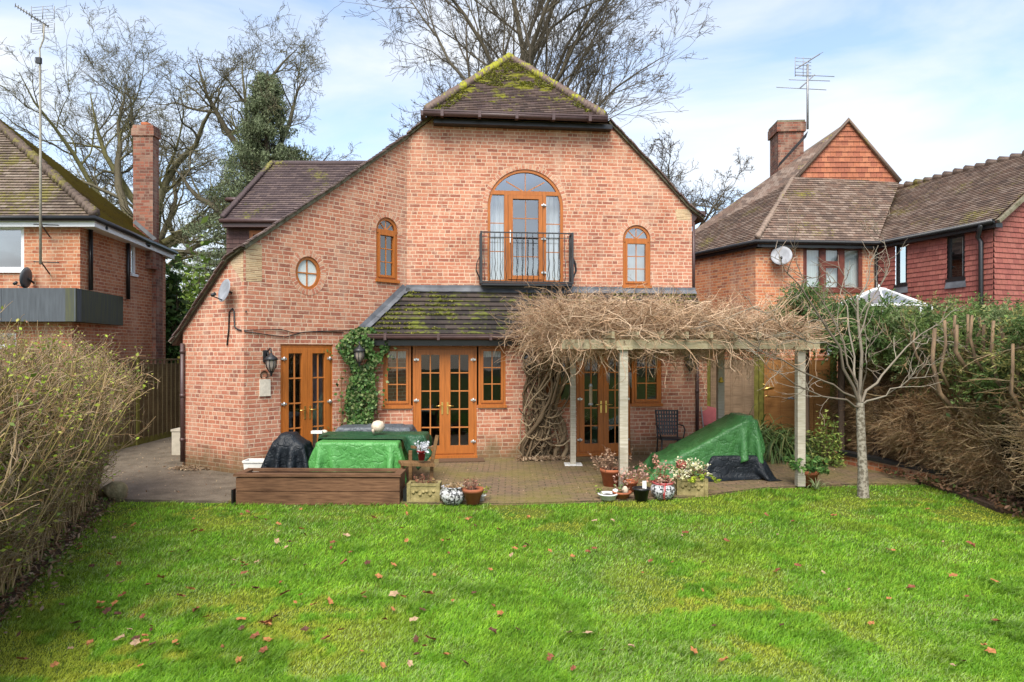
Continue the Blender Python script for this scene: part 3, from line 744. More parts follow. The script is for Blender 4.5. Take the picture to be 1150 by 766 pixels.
# balcony window
s0, s1, z0, z1 = bw; X = lambda p: FU.px(p, 300)[0]; Z = lambda y: FU.px(590, y)[1]; d = -.055
f = MB(); ring(f, FU, arched(s0, s1, z0, z1, 24), arched(s0 + .06, s1 - .06, z0 + .06, z1 - .06, 24), d - .05, d + .04)
f.fbox(FU, s0 + .03, s1 - .03, Z(219), Z(214.5), d - .04, d + .045)
f.fbox(FU, X(566.3), X(570.5), z0 + .04, Z(219), d - .04, d + .045); f.fbox(FU, X(609.5), X(613.5), z0 + .04, Z(219), d - .04, d + .045)
bwin = f.build('arched_window', M['oak'], house)
g = MB(); g.poly([FU.P(a, z, d) for a, z in arched(s0 + .05, s1 - .05, z0 + .05, z1 - .05, 24)]); g.build('glass', M['glass_up'], bwin)
g = MB(); cx = (s0 + s1) / 2; yb = Z(216)
for a in (38, 90, 142): g.bar(FU.P(cx, yb, d), FU.P(cx + .52 * math.cos(R(a)), yb + (.50 if a == 90 else .38) * math.sin(R(a)), d), .016, .02, up=(0, 1, 0) if a == 90 else (0, 0, 1))
for (a, b) in ((s0 + .06, X(566.3)), (X(613.5), s1 - .06)):
    for k in (1, 2): zz = z0 + .06 + (Z(219) - z0 - .06) * k / 3; g.fbox(FU, a, b, zz - .008, zz + .008, d - .006, d + .013)
g.build('glazing_bars', M['oak_bar'], bwin)
f = MB(); ring(f, FU, rect(X(570.8), X(609.2), z0 + .07, Z(219.3)), rect(X(576), X(605), Z(309.5), Z(223.5)), d - .03, d + .06); bdo = f.build('balcony_door', M['oak'], house)
g = MB(); g.fbox(FU, X(590.2), X(590.2) + .016, Z(309.5), Z(223.5), d - .005, d + .013)
for k in (1, 2, 3): zz = Z(309.5) + (Z(223.5) - Z(309.5)) * k / 4 ; g.fbox(FU, X(576), X(605), zz - .008, zz + .008, d - .006, d + .014)
g.build('glazing_bars', M['oak_bar'], bdo)
g = MB(); g.fbox(FU, X(573) - .012, X(573) + .012, Z(273), Z(259), d + .06, d + .085); g.build('handle', M['white_pl'], bdo)
for y in (230, 268, 306): g = MB(); hinge(g, FU, X(610.5), Z(y), d + .075); g.build('hinge', M['chrome'], bdo)
for (a, b) in ((.03, .30), (.70, .97)):
    g = MB(); n = 14
    for k in range(n):
        x0 = s0 + (s1 - s0) * (a + (b - a) * k / n); x1 = s0 + (s1 - s0) * (a + (b - a) * (k + 1) / n)
        g.poly([FU.P(x0, z0, -.3 + .03 * math.sin(k * 2)), FU.P(x1, z0, -.3 + .03 * math.sin(k * 2 + 2)), FU.P(x1, Z(217), -.3 + .03 * math.sin(k * 2 + 2)), FU.P(x0, Z(217), -.3 + .03 * math.sin(k * 2))])
    g.build('curtain', M['net'], bwin)
# brick arches
def arch_ring(F, s0, s1, z1, t=.11, a0=-8, a1=188, full=False, cz=None, rr=None, ex=1.0):
    g = MB(); r = rr or (s1 - s0) / 2; c = (s0 + s1) / 2; zc = cz if cz is not None else z1 - r
    if full: a0, a1 = 0, 360
    n = 48
    for k in range(n):
        p, q = R(a0 + (a1 - a0) * k / n), R(a0 + (a1 - a0) * (k + 1) / n)
        l0, l1 = (r + .05) * (p + 7), (r + .05) * (q + 7)
        g.poly([F.P(c + ex * r * math.cos(p), zc + r * math.sin(p), .005), F.P(c + (ex * r + t) * math.cos(p), zc + (r + t) * math.sin(p), .005), F.P(c + (ex * r + t) * math.cos(q), zc + (r + t) * math.sin(q), .005), F.P(c + ex * r * math.cos(q), zc + r * math.sin(q), .005)],
               [(.005, l0), (.005 + t * 2.05, l0), (.005 + t * 2.05, l1), (.005, l1)])
        g.poly([F.P(c + (ex * r + t) * math.cos(p), zc + (r + t) * math.sin(p), 0), F.P(c + (ex * r + t) * math.cos(q), zc + (r + t) * math.sin(q), 0), F.P(c + (ex * r + t) * math.cos(q), zc + (r + t) * math.sin(q), .005), F.P(c + (ex * r + t) * math.cos(p), zc + (r + t) * math.sin(p), .005)])
    g.build('brick_arch', M['brick_arch'], house)
arch_ring(FU, s0, s1, z1, a0=-2, a1=182); arch_ring(FU, aw[0], aw[1], aw[3]); arch_ring(FB, aB[0], aB[1], aB[3]); arch_ring(FB, cB[0], cB[0], 0, full=True, cz=cB[1], rr=rB, ex=.86)
# balcony
bx0, bx1 = FU.px(540.5, 300, .3)[0], FU.px(643, 300, .3)[0]; zt_ = FU.px(590, 261.5, .3)[1]; zb_ = FU.px(590, 318.5, .3)[1]
g = MB()
g.bar(FU.P(bx0, zt_, .3), FU.P(bx1, zt_, .3), .035, .022); g.bar(FU.P(bx0, zt_ - .1, .3), FU.P(bx1, zt_ - .1, .3), .02, .012); g.bar(FU.P(bx0, zb_ + .03, .3), FU.P(bx1, zb_ + .03, .3), .04, .03)
g.fbox(FU, bx0, bx1, zb_ - .04, zb_ + .01, .02, .3)
for s_ in (bx0, bx1):
    g.bar(FU.P(s_, zb_, .3), FU.P(s_, zt_ + .02, .3), .045, .045); g.bar(FU.P(s_, zb_, .03), FU.P(s_, zt_, .03), .05, .035)
    g.bar(FU.P(s_, zt_, .3), FU.P(s_, zt_, .02), .035, .022); g.bar(FU.P(s_, zb_ + .03, .3), FU.P(s_, zb_ + .03, .02), .035, .03)
    for dd in (.09, .16, .23):
        sg = -1 if s_ == bx0 else 1
        g.tube([FU.P(s_ + sg * bul, zb_ + .03 + (zt_ - zb_ - .05) * t, dd) for t, bul in ((0, 0), (.12, .04), (.25, .10), (.4, .085), (.55, .02), (.75, 0), (1, 0))], .009, 5)
for k in range(17):
    s_ = bx0 + (bx1 - bx0) * (k + .5) / 17; tw = math.sin(k * 1.7) * .0
    g.tube([FU.P(s_ + off, zb_ + .03 + (zt_ - zb_ - .05) * t, .3 + dd) for t, off, dd in ((0, 0, 0), (.12, .012, .05), (.25, -.012, .10), (.4, .008, .07), (.5, 0, .01), (1, 0, 0))], .0075, 5)
g.build('balcony', M['blackm'], house)
# downpipes
g = MB(); a, _ = FA.px(205, 450, .06); g.tube([FA.P(a - .02, 2.25, .05), FA.P(a - .02, .1, .05)], .037, 8)
for z in (.5, 1.3, 2.1): g.tube([FA.P(a - .02, z - .03, .05), FA.P(a - .02, z + .03, .05)], .045, 8)
g.build('downpipe', M['brownp'], house)
g = MB(); a, _ = FBay.px(783, 450, .05); g.tube([FBay.P(a, 2.35, .05), FBay.P(a, .05, .05)], .035, 8)
for z in (.4, 1.3, 2.1): g.tube([FBay.P(a, z - .03, .05), FBay.P(a, z + .03, .05)], .043, 8)
g.build('downpipe', M['brownp'], house)
g = MB(); g.tube([FU.P(uR + .04, TR[-1][1] - .3, .0), FU.P(uR + .04, 3.2, .0)], .03, 8); g.build('downpipe', M['brownp'], house)
# rear wing at the left with its own roof
YW = 16.6; FW_ = Frame((at(254, 300, YW).x, YW), (at(254, 300, YW).x + 1, YW))
zev = at(253, 246.5, YW).z; L0_ = at(250, 246.5, YW - .25); R0_ = at(360, 246.5, YW - .25)
dz = 1.95; Yt = YW - .25 + 2.25
topL = at(306, 184, Yt); topR = at(420, 186.5, Yt); topR.z = topL.z
midL = L0_.lerp(topL, .45) - Vector((.12, 0, 0)); 
mb = MB(); roofplane(mb, [L0_, R0_, topR, topL], .1)
bonnets(mb, L0_ + Vector((0, 0, .02)), topL, r=.07); mb.tube([topL, topR], .085, 6)
side = Vector((L0_.x, L0_.y + 4.5, L0_.z)); mb.poly([L0_, topL, Vector((topL.x, topL.y + .1, topL.z)), side])
mb.poly([topL, topR, topR + Vector((0, 2.5, -2)), topL + Vector((0, 2.5, -2))])
wr = mb.build('wing_roof', M['tile_dorm'], house)
g = MB(); g.tube([L0_ + Vector((-.05, -.05, -.04)), R0_ + Vector((0, -.05, -.04))], .055, 8); g.bar(L0_ + Vector((0, .08, -.12)), R0_ + Vector((0, .08, -.12)), .2, .12)
c = at(255, 224, YW + .9); g.tube([c, c + Vector((.35, 0, 0))], .06, 8); g.tube([c + Vector((.0, 0, 0)), c + Vector((.05, .9, 0))], .06, 8)
g.build('gutter', M['brownp'], house)
zt2 = zev - .15; xl = at(254.5, 300, YW).x
mb = MB(); wx0, wx1, wz0, wz1 = at(280, 280, YW).x, at(306, 280, YW).x, 4.1, at(280, 259, YW).z
tiled(mb, (xl, YW, 2.2), (1, 0, 0), (0, 0, 1), [(0, 0), (wx0 - xl, 0), (wx0 - xl, zt2 - 2.2), (0, zt2 - 2.2)], .115, .016)
tiled(mb, (wx0, YW, 2.2), (1, 0, 0), (0, 0, 1), [(0, wz1 - 2.2), (1.4, wz1 - 2.2), (1.4, zt2 - 2.2), (0, zt2 - 2.2)], .115, .016)
tiled(mb, (wx0, YW, 2.2), (1, 0, 0), (0, 0, 1), [(0, 0), (1.4, 0), (1.4, wz0 - 2.2), (0, wz0 - 2.2)], .115, .016)
mb.poly([(xl, YW + 3, 0), (xl, YW, 0), (xl, YW, zt2), (xl, YW + 3, zt2)])
mb.build('hung_tile_wall', M['hung_brown'], house)
FWg = Frame((0, YW), (1, YW)); window(house, FWg, wx0, wx1 + .4, wz0, wz1, 1, 1, d=-.03, curtain=None)

# ---------------- small things fixed to the house ----------------
def lantern(label, F, s, z, group='black wall lanterns on the brick house', K=1.38):
    base = F.P(s, z, 0)
    t = thing('wall_lantern', label, 'wall lamp', base, group)
    g = MB(); g.obox(F.P(s, z, .012), F.t, F.n, (0, 0, 1), .035, .012, .075); g.build('wall_plate', M['blackm'], t)
    g = MB(); g.tube([F.P(s, z, .02), F.P(s, z + .06, .06), F.P(s, z + .10, .12), F.P(s, z + .07, .15), F.P(s, z + .035, .15)], .009, 6)
    g.tube([F.P(s, z - .05, .02), F.P(s, z + .0, .07), F.P(s, z + .05, .07)], .007, 6); g.build('bracket', M['blackm'], t)
    c = F.P(s, z, .15)
    g = MB(); g.lathe(c, [(0, .045), (.015, .04), (.022, .02), (.07, -.01), (.085, -.035), (.08, -.05)], 8); g.lathe(c, [(.055, -.05), (.06, -.055)], 8)
    for k in range(8):
        a = k * math.pi / 4; g.tube([c + Vector((math.cos(a) * .068, math.sin(a) * .068, -.04)), c + Vector((math.cos(a) * .062, math.sin(a) * .062, -.13)), c + Vector((math.cos(a) * .03, math.sin(a) * .03, -.19))], .005, 4)
    g.lathe(c, [(.035, -.185), (.03, -.2), (.012, -.22), (.016, -.24), (0, -.255)], 8); g.build('lantern_frame', M['blackm'], t)
    g = MB(); g.lathe(c, [(.062, -.045), (.058, -.12), (.03, -.19), (0, -.19)], 12); g.build('lamp_glass', M['frostlamp'], t, smooth=True)
    t.scale = (K, K, K)
M['frostlamp'] = m_plain('lamp_glass', (.28, .24, .20), .2, 20, .2, .6)
a, z = FB.px(298, 400); lantern('black wall lantern left of the garden door, above the horseshoe', FB, a, z)
FI = Frame(FB.P(FB.px(378, 450)[0], 0, .02), FBay.P(FBay.px(429, 450)[0], 0, .06))
a, z = FI.px(402, 391, .12); lantern('black wall lantern half buried in the ivy', FI.off(.12), a, z)
a, z = FBay.px(591, 399); lantern('black wall lantern beside the twisted climber stems', FBay, a, z)
a, z = FBay.px(771, 400); lantern('black wall lantern next to the right downpipe, below the pergola', FBay, a, z)
a, z = FB.px(296, 421); g = MB()
g.tube([FB.P(a + .062 * math.sin(R(k)), z - .0 - .07 * math.cos(R(k)), .015) for k in range(35, 330, 20)], .014, 5)
tag(g.build('horseshoe', m_plain('rusty_iron', (.10, .045, .025), .8, 30, .4), loc=FB.P(a, z, 0)), 'rusty horseshoe nailed to the wall above the white plaque', 'horseshoe')
a0, a1, z0, z1 = fpx(FB, 291, 303, 426, 444.5); g = MB(); g.fbox(FB, a0, a1, z0, z1, .003, .03); tag(g.build('wall_plaque', m_plain('cream_plaque', (.60, .54, .44), .7, 14, .2), loc=FB.P(a0, z0, 0)), 'cream rectangular plaque on the wall under the horseshoe', 'plaque')
# cables
g = MB()
def wpx(F, L_, d=.02): return [F.P(*F.px(x, y), d) for x, y in L_]
g.tube(wpx(FB, [(276, 349), (275.5, 351)]), .012, 5)
pts_ = [(263, 366), (263, 349), (262, 346)]
g.tube(wpx(FA, [(256, 388), (258, 370), (258.5, 351), (262, 346.5), (264, 350), (264.5, 367), (268, 370), (272, 371)]), .013, 5)
g.tube(wpx(FB, [(273.5, 371), (290, 370.5), (315, 370), (330, 374), (345, 373), (385, 373)]), .008, 5)
g.tube(wpx(FB, [(273.5, 372), (300, 376), (320, 378.5), (340, 373), (360, 372), (395, 371)]), .009, 5)
tag(g.build('wall_cable', M['black'], loc=cornC), 'black cables looped along the brick wall above the left garden door', 'cable')
def dish(label, c, nrm, r, arm, wallp, ry=None, mat='dish'):
    t = thing('satellite_dish', label, 'satellite dish', c)
    nrm = Vector(nrm).normalized(); q = nrm.to_track_quat('Z', 'Y').to_matrix()
    g = MB(); prof_ = [(0.001, -.05 * r / .3), (r * .35, -.043 * r / .3), (r * .7, -.022 * r / .3), (r, 0), (r * 1.02, -.004), (r * .7, -.03), (0.001, -.06 * r / .3)]
    g.lathe(c, prof_, 28, q); g.build('reflector', M[mat], t, smooth=True)
    g = MB(); tip = Vector(c) + nrm * r * 1.1 - Vector((0, 0, r * .75)); g.tube([Vector(c) - Vector((0, 0, r * .9)), tip], .01, 5); g.tube([tip, tip - nrm * .07 + Vector((0, 0, .05))], .03, 8); g.tube([Vector(c) - nrm * .05, wallp], .022, 6); g.build('feed_arm', M['blackm'], t)
a, z = FA.px(256, 329); wp = FA.P(a + .1, z, 0); dish('grey satellite dish on the left end wall of the brick house', at(251.5, 326, 11.62), (-.66, -.72, .22), .20, None, wp)
g = MB(); a = (d1[0] + d1[1]) / 2; g.fbox(FBay, a - .12, a + .75, .006, .022, .12, .5); tag(g.build('door_mat', m_plain('brown_mat', (.12, .07, .04), .95, 40, .4, bump=.6), loc=FBay.P(a, 0, .3)), 'brown door mat on the patio outside the middle glazed doors', 'door mat')

# ---------------- numpy mesh builder for foliage, twigs and grass ----------------
rs = np.random.RandomState(11)
def nrm(a): return a / np.maximum(np.linalg.norm(a, axis=-1, keepdims=True), 1e-9)
class NB:
    def __init__(s): s.v = []; s.q = []; s.c = []; s.n = 0
    def tubes(s, P, Rr, cols, sides=3):
        """P (n,m,3) polylines, Rr (n,m) radii, cols (n,3)"""
        P = np.asarray(P, float); n, m, _ = P.shape; Rr = np.asarray(Rr, float)
        T = np.empty_like(P); T[:, 1:-1] = P[:, 2:] - P[:, :-2]; T[:, 0] = P[:, 1] - P[:, 0]; T[:, -1] = P[:, -1] - P[:, -2]; T = nrm(T)
        ref = np.array([.31, .93, .17]); X = nrm(np.cross(T, ref)); Y = np.cross(T, X)
        a = np.arange(sides) * 2 * np.pi / sides
        V = P[:, :, None, :] + (X[:, :, None, :] * np.cos(a)[None, None, :, None] + Y[:, :, None, :] * np.sin(a)[None, None, :, None]) * Rr[:, :, None, None]
        idx = np.arange(n * m * sides).reshape(n, m, sides)
        A = idx[:, :-1, :]; B = np.roll(A, -1, axis=2); D = idx[:, 1:, :]; E_ = np.roll(D, -1, axis=2)
        Q = np.stack([A, B, E_, D], -1).reshape(-1, 4) + s.n
        s.v.append(V.reshape(-1, 3)); s.q.append(Q); s.c.append(np.repeat(np.asarray(cols, float).reshape(n, 3), (m - 1) * sides, axis=0)); s.n += n * m * sides
    def leaves(s, Cn, A, B, cols, fold=0.0):
        """diamond-like quads: centre, half length vector A, half width vector B"""
        n = len(Cn); V = np.stack([Cn - A, Cn + B * 1.0 + A * .1, Cn + A, Cn - B + A * .1], 1)
        Q = np.arange(n * 4).reshape(n, 4) + s.n
        s.v.append(V.reshape(-1, 3)); s.q.append(Q); s.c.append(np.asarray(cols, float)); s.n += n * 4
    def leafcloud(s, Cn, size, cols, up=0.0, aspect=.45, jitter=.35):
        n = len(Cn); A = rs.normal(size=(n, 3)); A[:, 2] *= .6; A = nrm(A); Nn = rs.normal(size=(n, 3)); Nn[:, 2] += up; B = nrm(np.cross(A, Nn))
        sz = size * (1 + jitter * rs.normal(size=(n, 1))).clip(.4, 1.9)
        s.leaves(Cn, A * sz, B * sz * aspect, cols)
    def build(s, name, mat, parent=None, loc=None):
        V = np.concatenate(s.v); Q = np.concatenate(s.q); cl = np.concatenate(s.c)
        L0 = WL[parent.name] if parent else Vector(loc or (0, 0, 0)); V = (V - np.array(L0)).astype(np.float32)
        me = bpy.data.meshes.new(name); me.vertices.add(len(V)); me.vertices.foreach_set('co', V.ravel())
        me.loops.add(Q.size); me.loops.foreach_set('vertex_index', Q.astype(np.int32).ravel())
        me.polygons.add(len(Q)); me.polygons.foreach_set('loop_start', (np.arange(len(Q)) * 4).astype(np.int32)); me.polygons.foreach_set('loop_total', np.full(len(Q), 4, np.int32))
        at_ = me.attributes.new('col', 'FLOAT_COLOR', 'FACE'); arr = np.ones((len(Q), 4), np.float32); arr[:, :3] = cl; at_.data.foreach_set('color', arr.ravel())
        me.update(calc_edges=True); me.materials.append(mat)
        o = bpy.data.objects.new(name, me); C.objects.link(o)
        if parent: o.parent = parent
        else: o.location = L0
        WL[o.name] = L0; return o
def colmix(n, pal, jit=.15):
    pal = np.array(pal); c = pal[rs.randint(0, len(pal), n)]; return (c * (1 + jit * rs.normal(size=(n, 1)))).clip(.003, 1)
def walk(start, dirs, length, m, crook=.25, up=0.0, grav=0.0):
    """n random-walk polylines"""
    n = len(start); P = np.empty((n, m, 3)); P[:, 0] = start; d = nrm(np.asarray(dirs, float)); st = (np.asarray(length).reshape(-1, 1) / (m - 1))
    for k in range(1, m):
        d = d + rs.normal(size=(n, 3)) * crook; d[:, 2] += up - grav * k / m; d = nrm(d); P[:, k] = P[:, k - 1] + d * st
    return P
def sprout(P, k, t0, t1, ang, mode='any'):
    """k children per parent polyline: start points, directions, t"""
    n, m, _ = P.shape; t = rs.uniform(t0, t1, (n, k)); f = t * (m - 1); i = np.minimum(f.astype(int), m - 2); fr_ = (f - i)[..., None]
    ii = np.arange(n)[:, None]; S = P[ii, i] * (1 - fr_) + P[ii, i + 1] * fr_; T = nrm(P[ii, i + 1] - P[ii, i])
    rn = rs.normal(size=T.shape); side = nrm(rn - T * (rn * T).sum(-1, keepdims=True)); a = ang * rs.uniform(.6, 1.3, (n, k, 1))
    D = T * np.cos(a) + side * np.sin(a); return S.reshape(-1, 3), D.reshape(-1, 3), t.reshape(-1)
def vnoise(x, y, sc, seed):
    r = np.random.RandomState(seed); G = r.rand(64, 64); fx, fy = x * sc + 500, y * sc + 500
    ix, iy = np.floor(fx).astype(int), np.floor(fy).astype(int); u, v = fx - ix, fy - iy; u = u * u * (3 - 2 * u); v = v * v * (3 - 2 * v)
    g_ = lambda a, b: G[a % 64, b % 64]
    return (g_(ix, iy) * (1 - u) + g_(ix + 1, iy) * u) * (1 - v) + (g_(ix, iy + 1) * (1 - u) + g_(ix + 1, iy + 1) * u) * v

# ---------------- ground ----------------
def flat(name, pts, z, mat, edge=0):
    g = MB(); g.poly([(x, y, z) for x, y in pts], [(x, y) for x, y in pts])
    if edge:
        for k in range(len(pts)):
            a, b = pts[k], pts[(k + 1) % len(pts)]; l = math.hypot(b[0] - a[0], b[1] - a[1])
            g.poly([(a[0], a[1], z - edge), (b[0], b[1], z - edge), (b[0], b[1], z), (a[0], a[1], z)], [(0, 0), (l, 0), (l, edge), (0, edge)])
    return struct(g.build(name, mat))
s = NT('rough_ground'); n1 = s.noise(.25, 5); gm = s.fin(s.mix(n1, (.05, .075, .02), (.07, .055, .03)), .95, .1)
flat('ground', [(-400, -60), (400, -60), (400, 600), (-400, 600)], -.09, gm)
s = NT('lawn_soil'); n1 = s.noise(2.2, 6); n2 = s.noise(30, 5)
lm = s.mix(s.ramp(n1, [(.38, 0.0), (.62, 1.0)]), (.055, .11, .012), (.11, .13, .018)); lm = s.mix(s.ramp(n2, [(.5, 0.0), (.72, .7)]), lm, (.06, .045, .02)); s.bump(n2, .8, .03)
LAWN = [(-40, -30), (40, -30), (40, 9.0), (6.75, 9.2), (6.75, 10.95), (5.6, 10.92), (3.94, 10.62), (2.6, 9.95), (1.71, 9.75), (.06, 9.5), (-3.9, 9.62), (-6.9, 9.8), (-40, 9.9)]
flat('lawn', LAWN, -.035, s.fin(lm, .95, .1))
# patio: mossy block paving (left part of the garden side is a grey gravelly path)
s = NT('mossy_paving'); sp = s.new('ShaderNodeSeparateXYZ'); s.lk(s.coord('UV'), sp.inputs[0]); br = s.new('ShaderNodeTexBrick'); br.inputs['Scale'].default_value = 1
br.inputs['Brick Width'].default_value = .21; br.inputs['Row Height'].default_value = .105; br.inputs['Mortar Size'].default_value = .009
br.inputs['Color1'].default_value = (.22, .14, .085, 1); br.inputs['Color2'].default_value = (.15, .105, .07, 1); br.inputs['Mortar'].default_value = (.05, .045, .02, 1); s.lk(s.coord('UV'), br.inputs[0])
n1 = s.noise(.8, 6, rough=.65); n2 = s.noise(9, 5); n3 = s.noise(60, 3)
c_ = s.mix(s.ramp(n1, [(.42, 0.0), (.66, .75)]), br.outputs[0], (.17, .15, .03)); c_ = s.mix(s.ramp(n2, [(.45, 0.0), (.7, .55)]), c_, (.25, .18, .09))
c_ = s.mix(1.0, c_, s.ramp(n3, [(.3, .65), (.7, 1.25)]), 'MULTIPLY'); s.bump(s.math('ADD', br.outputs['Fac'], n2), .5, .01)
patio_m = s.fin(c_, .75, .35)
s = NT('grey_paving'); n1 = s.noise(2.6, 7, rough=.72); n2 = s.noise(50, 4); v_ = s.new('ShaderNodeTexVoronoi'); v_.inputs['Scale'].default_value = 22; s.lk(s.coord(), v_.inputs['Vector'])
c_ = s.mix(s.ramp(n1, [(.35, 0.0), (.65, 1.0)]), (.095, .075, .052), (.185, .15, .108)); c_ = s.mix(s.math('LESS_THAN', v_.outputs['Distance'], .13), c_, (.33, .24, .15))
c_ = s.mix(1.0, c_, s.ramp(n2, [(.3, .7), (.7, 1.25)]), 'MULTIPLY'); s.bump(n2, .6, .008); path_m = s.fin(c_, .8, .3)
flat('path', [(-8.45, 9.7), (-6.9, 9.8), (-4.0, 9.62), (-4.0, 12.2), (-5.5, 13), (-5.5, 24), (-8.45, 24)], .0, path_m, .12)
flat('patio', [(-4.0, 9.62), (.06, 9.5), (1.71, 9.75), (2.6, 9.95), (3.94, 10.62), (5.6, 10.92), (6.5, 10.92), (7.4, 18), (-5.2, 18), (-4.0, 12.2)], .0, patio_m, .12)

# ---------------- left neighbour ----------------
nl = thing('brick_house', 'neighbouring brick house with mossy hipped roof and grey clad flat roof extension, beyond the hedge', 'house', (-12, 17, 0))
A0 = at(90, 300, 14.6); A0.z = 0; Bk = Vector((A0.x, 18.2, 0)); FN = Frame((A0.x - 8, A0.y), (A0.x, A0.y)); FS = Frame(A0, Bk)
mb = MB(); zN = 4.93
wn_ = list(fpx(FN, -60, 27, 240.5, 304)); wn_[3] = 4.80
holed(mb, FN, [(0, 0), (8, 0), (8, zN), (0, zN)], [rect(*wn_)], reveal=.06)
sw = list(fpx(FS, 147, 153, 267, 309)); holed(mb, FS, [(0, 0), (3.6, 0), (3.6, zN - .1), (0, zN)], [rect(*sw)], reveal=.06)
mb.poly([Bk, Bk + Vector((-8, 0, 0)), Bk + Vector((-8, 0, zN)), Bk + Vector((0, 0, zN))]); mb.poly([(A0.x - 8, A0.y, 0), (A0.x - 8, Bk.y, 0), (A0.x - 8, Bk.y, zN), (A0.x - 8, A0.y, zN)][::-1])
mb.build('wall', M['brick_l'], nl)
window(nl, FN, *wn_, 1, 1, frame='white', bar='white', fw=.08, sash=False, glass='glass_up'); window(nl, FS, *sw, 1, 2, frame='white', bar='white', fw=.05, sash=False)
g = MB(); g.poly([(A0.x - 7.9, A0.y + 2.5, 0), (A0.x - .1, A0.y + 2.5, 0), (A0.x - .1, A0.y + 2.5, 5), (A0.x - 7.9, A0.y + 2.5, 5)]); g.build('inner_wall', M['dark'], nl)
E0 = at(106, 245, 14.42); E1 = at(196, 283, 18.4); E0.z = 4.94; PK = at(-55, 93, 18.0); EL = Vector((E0.x - 9, E0.y, 4.94)); E1.z = at(196, 283, 18.4).z
mb = MB(); roofplane(mb, [EL, E0, PK], .1, lift=.03)
m2 = MB(); roofplane(m2, [E0, E1, PK], .1, lift=.025)
b_ = MB(); bonnets(b_, E0 + Vector((-.02, 0.02, .03)), PK, g=.16, r=.11)
mb.poly([E1, Vector((E1.x - 9, E1.y, E1.z)), PK]); 
ro = mb.build('roof', M['tile_l'], nl); m2.build('side_roof_slope', M['tile_lm'], nl)
b_.build('hip_tiles', M['tile_l'], ro)
g = MB(); g.tube([EL + Vector((0, -.06, -.03)), E0 + Vector((.05, -.06, -.03)), E1 + Vector((.05, 0, -.03))], .06, 8); g.build('gutter', M['black'], nl)
g = MB(); g.bar(EL + Vector((0, .03, -.13)), E0 + Vector((0, .03, -.13)), .04, .13); g.bar(E0 + Vector((-.02, .02, -.13)), E1 + Vector((-.02, 0, -.13)), .04, .13)
g.poly([EL + Vector((0, .02, -.18)), E0 + Vector((0, .02, -.18)), E1 + Vector((0, .0, -.18)), E1 + Vector((-.45, 0, -.18)), E0 + Vector((-.45, .4, -.18)), EL + Vector((0, .4, -.18))]); g.build('fascia_board', M['white'], nl)
g = MB(); F1 = Frame((A0.x - 6, 14.0), (at(85, 340, 14).x, 14.0)); F2 = Frame(F1.P(F1.len, 0), (at(170, 340, 17.9).x, 17.9))
ztop = at(85, 323.5, 14).z; zbt = at(85, 361, 14).z
nb_ = 4
for k in range(nb_): g.fbox(F1, F1.len - 1.52 * (k + 1) + (.0), F1.len - 1.52 * k - .008, zbt, ztop, -.2, 0)
g.build('flat_roof_fascia', M['grey_clad'], nl)
g = MB(); g.fbox(F2, .004, F2.len, zbt, ztop, -.2, 0); g.build('flat_roof_fascia', M['mossy_clad'], nl)
g = MB(); g.poly([F1.P(0, ztop - .03, -.1), F1.P(F1.len, ztop - .03, -.1), F2.P(F2.len, ztop - .03, -.1), Vector((A0.x - 6, 17.9, ztop - .03))]); g.poly([F1.P(0, zbt + .01, -.1), F1.P(F1.len, zbt + .01, -.1), F2.P(F2.len, zbt + .01, -.1), Vector((A0.x - 6, 17.9, zbt + .01))][::-1]); g.build('flat_roof', M['black'], nl)
mb = MB(); F3 = Frame((F1.P(0, 0, -.35).x, 14.35), (F1.P(F1.len - .3, 0).x, 14.35)); 
w4 = list(fpx(F3, -10, 18, 374, 389)); w4[0] = F3.len - 3; w4[1] = F3.px(18, 380)[0]
holed(mb, F3, [(0, 0), (F3.len, 0), (F3.len, zbt), (0, zbt)], [rect(*w4)], reveal=.05); F4 = Frame(F3.P(F3.len, 0), (at(160, 380, 17.6).x, 17.6)); holed(mb, F4, [(0, 0), (F4.len, 0), (F4.len, zbt), (0, zbt)], [])
mb.build('extension_wall', M['brick_l'], nl)
window(nl, F3, *w4, 2, 1, frame='white', bar='white', sash=False)
# chimney breast up the side wall
ch = MB(); cX0, cX1, cY = at(149.5, 200, 17.2).x, at(172.5, 200, 17.2).x, 17.2
Fc = Frame((cX0, cY), (cX1 - .02, cY)); zc_ = at(160, 140, cY).z
ch.fbox(Fc, 0, Fc.len, 4.2, zc_, -.30, 0)
ch.fbox(Fc, -.035, Fc.len + .035, zc_ - .28, zc_ - .10, -.33, .03); ch.fbox(Fc, -.012, Fc.len + .012, zc_ - .10, zc_ - .02, -.315, .012)
Fc2 = Frame((at(160, 200, 17.5).x, 17.5), (at(175, 200, 17.5).x, 17.5)); ch.fbox(Fc2, 0, Fc2.len, 0, 4.75, -.35, 0)
co = ch.build('chimney', M['brick_c'], nl)
g = MB(); g.lathe(Fc.P(Fc.len / 2, zc_ - .02, -.15), [(.12, 0), (.11, .05), (.12, .10), (.08, .10)], 12); g.build('chimney_pot', M['pot'], co)
g = MB(); g.poly([at(149, 250, 17.15), at(152, 247, 17.15), at(176, 268, 17.15), at(172, 270, 17.15)][::-1]); g.build('flashing', M['lead'], nl)
for px_, y0, y1, Yd in ((102, 252, 326, 15.0), (144, 262, 336, 17.0)):
    g = MB(); a, z = FS.px(px_, y0, .07); a2, z2 = FS.px(px_, y1, .07); g.tube([E0.lerp(E1, .12 if px_ < 110 else .62) + Vector((.02, 0, -.12)), FS.P(a, z - .1, .07), FS.P(a, z2, .07)], .045, 8); g.build('downpipe', M['black'], nl)
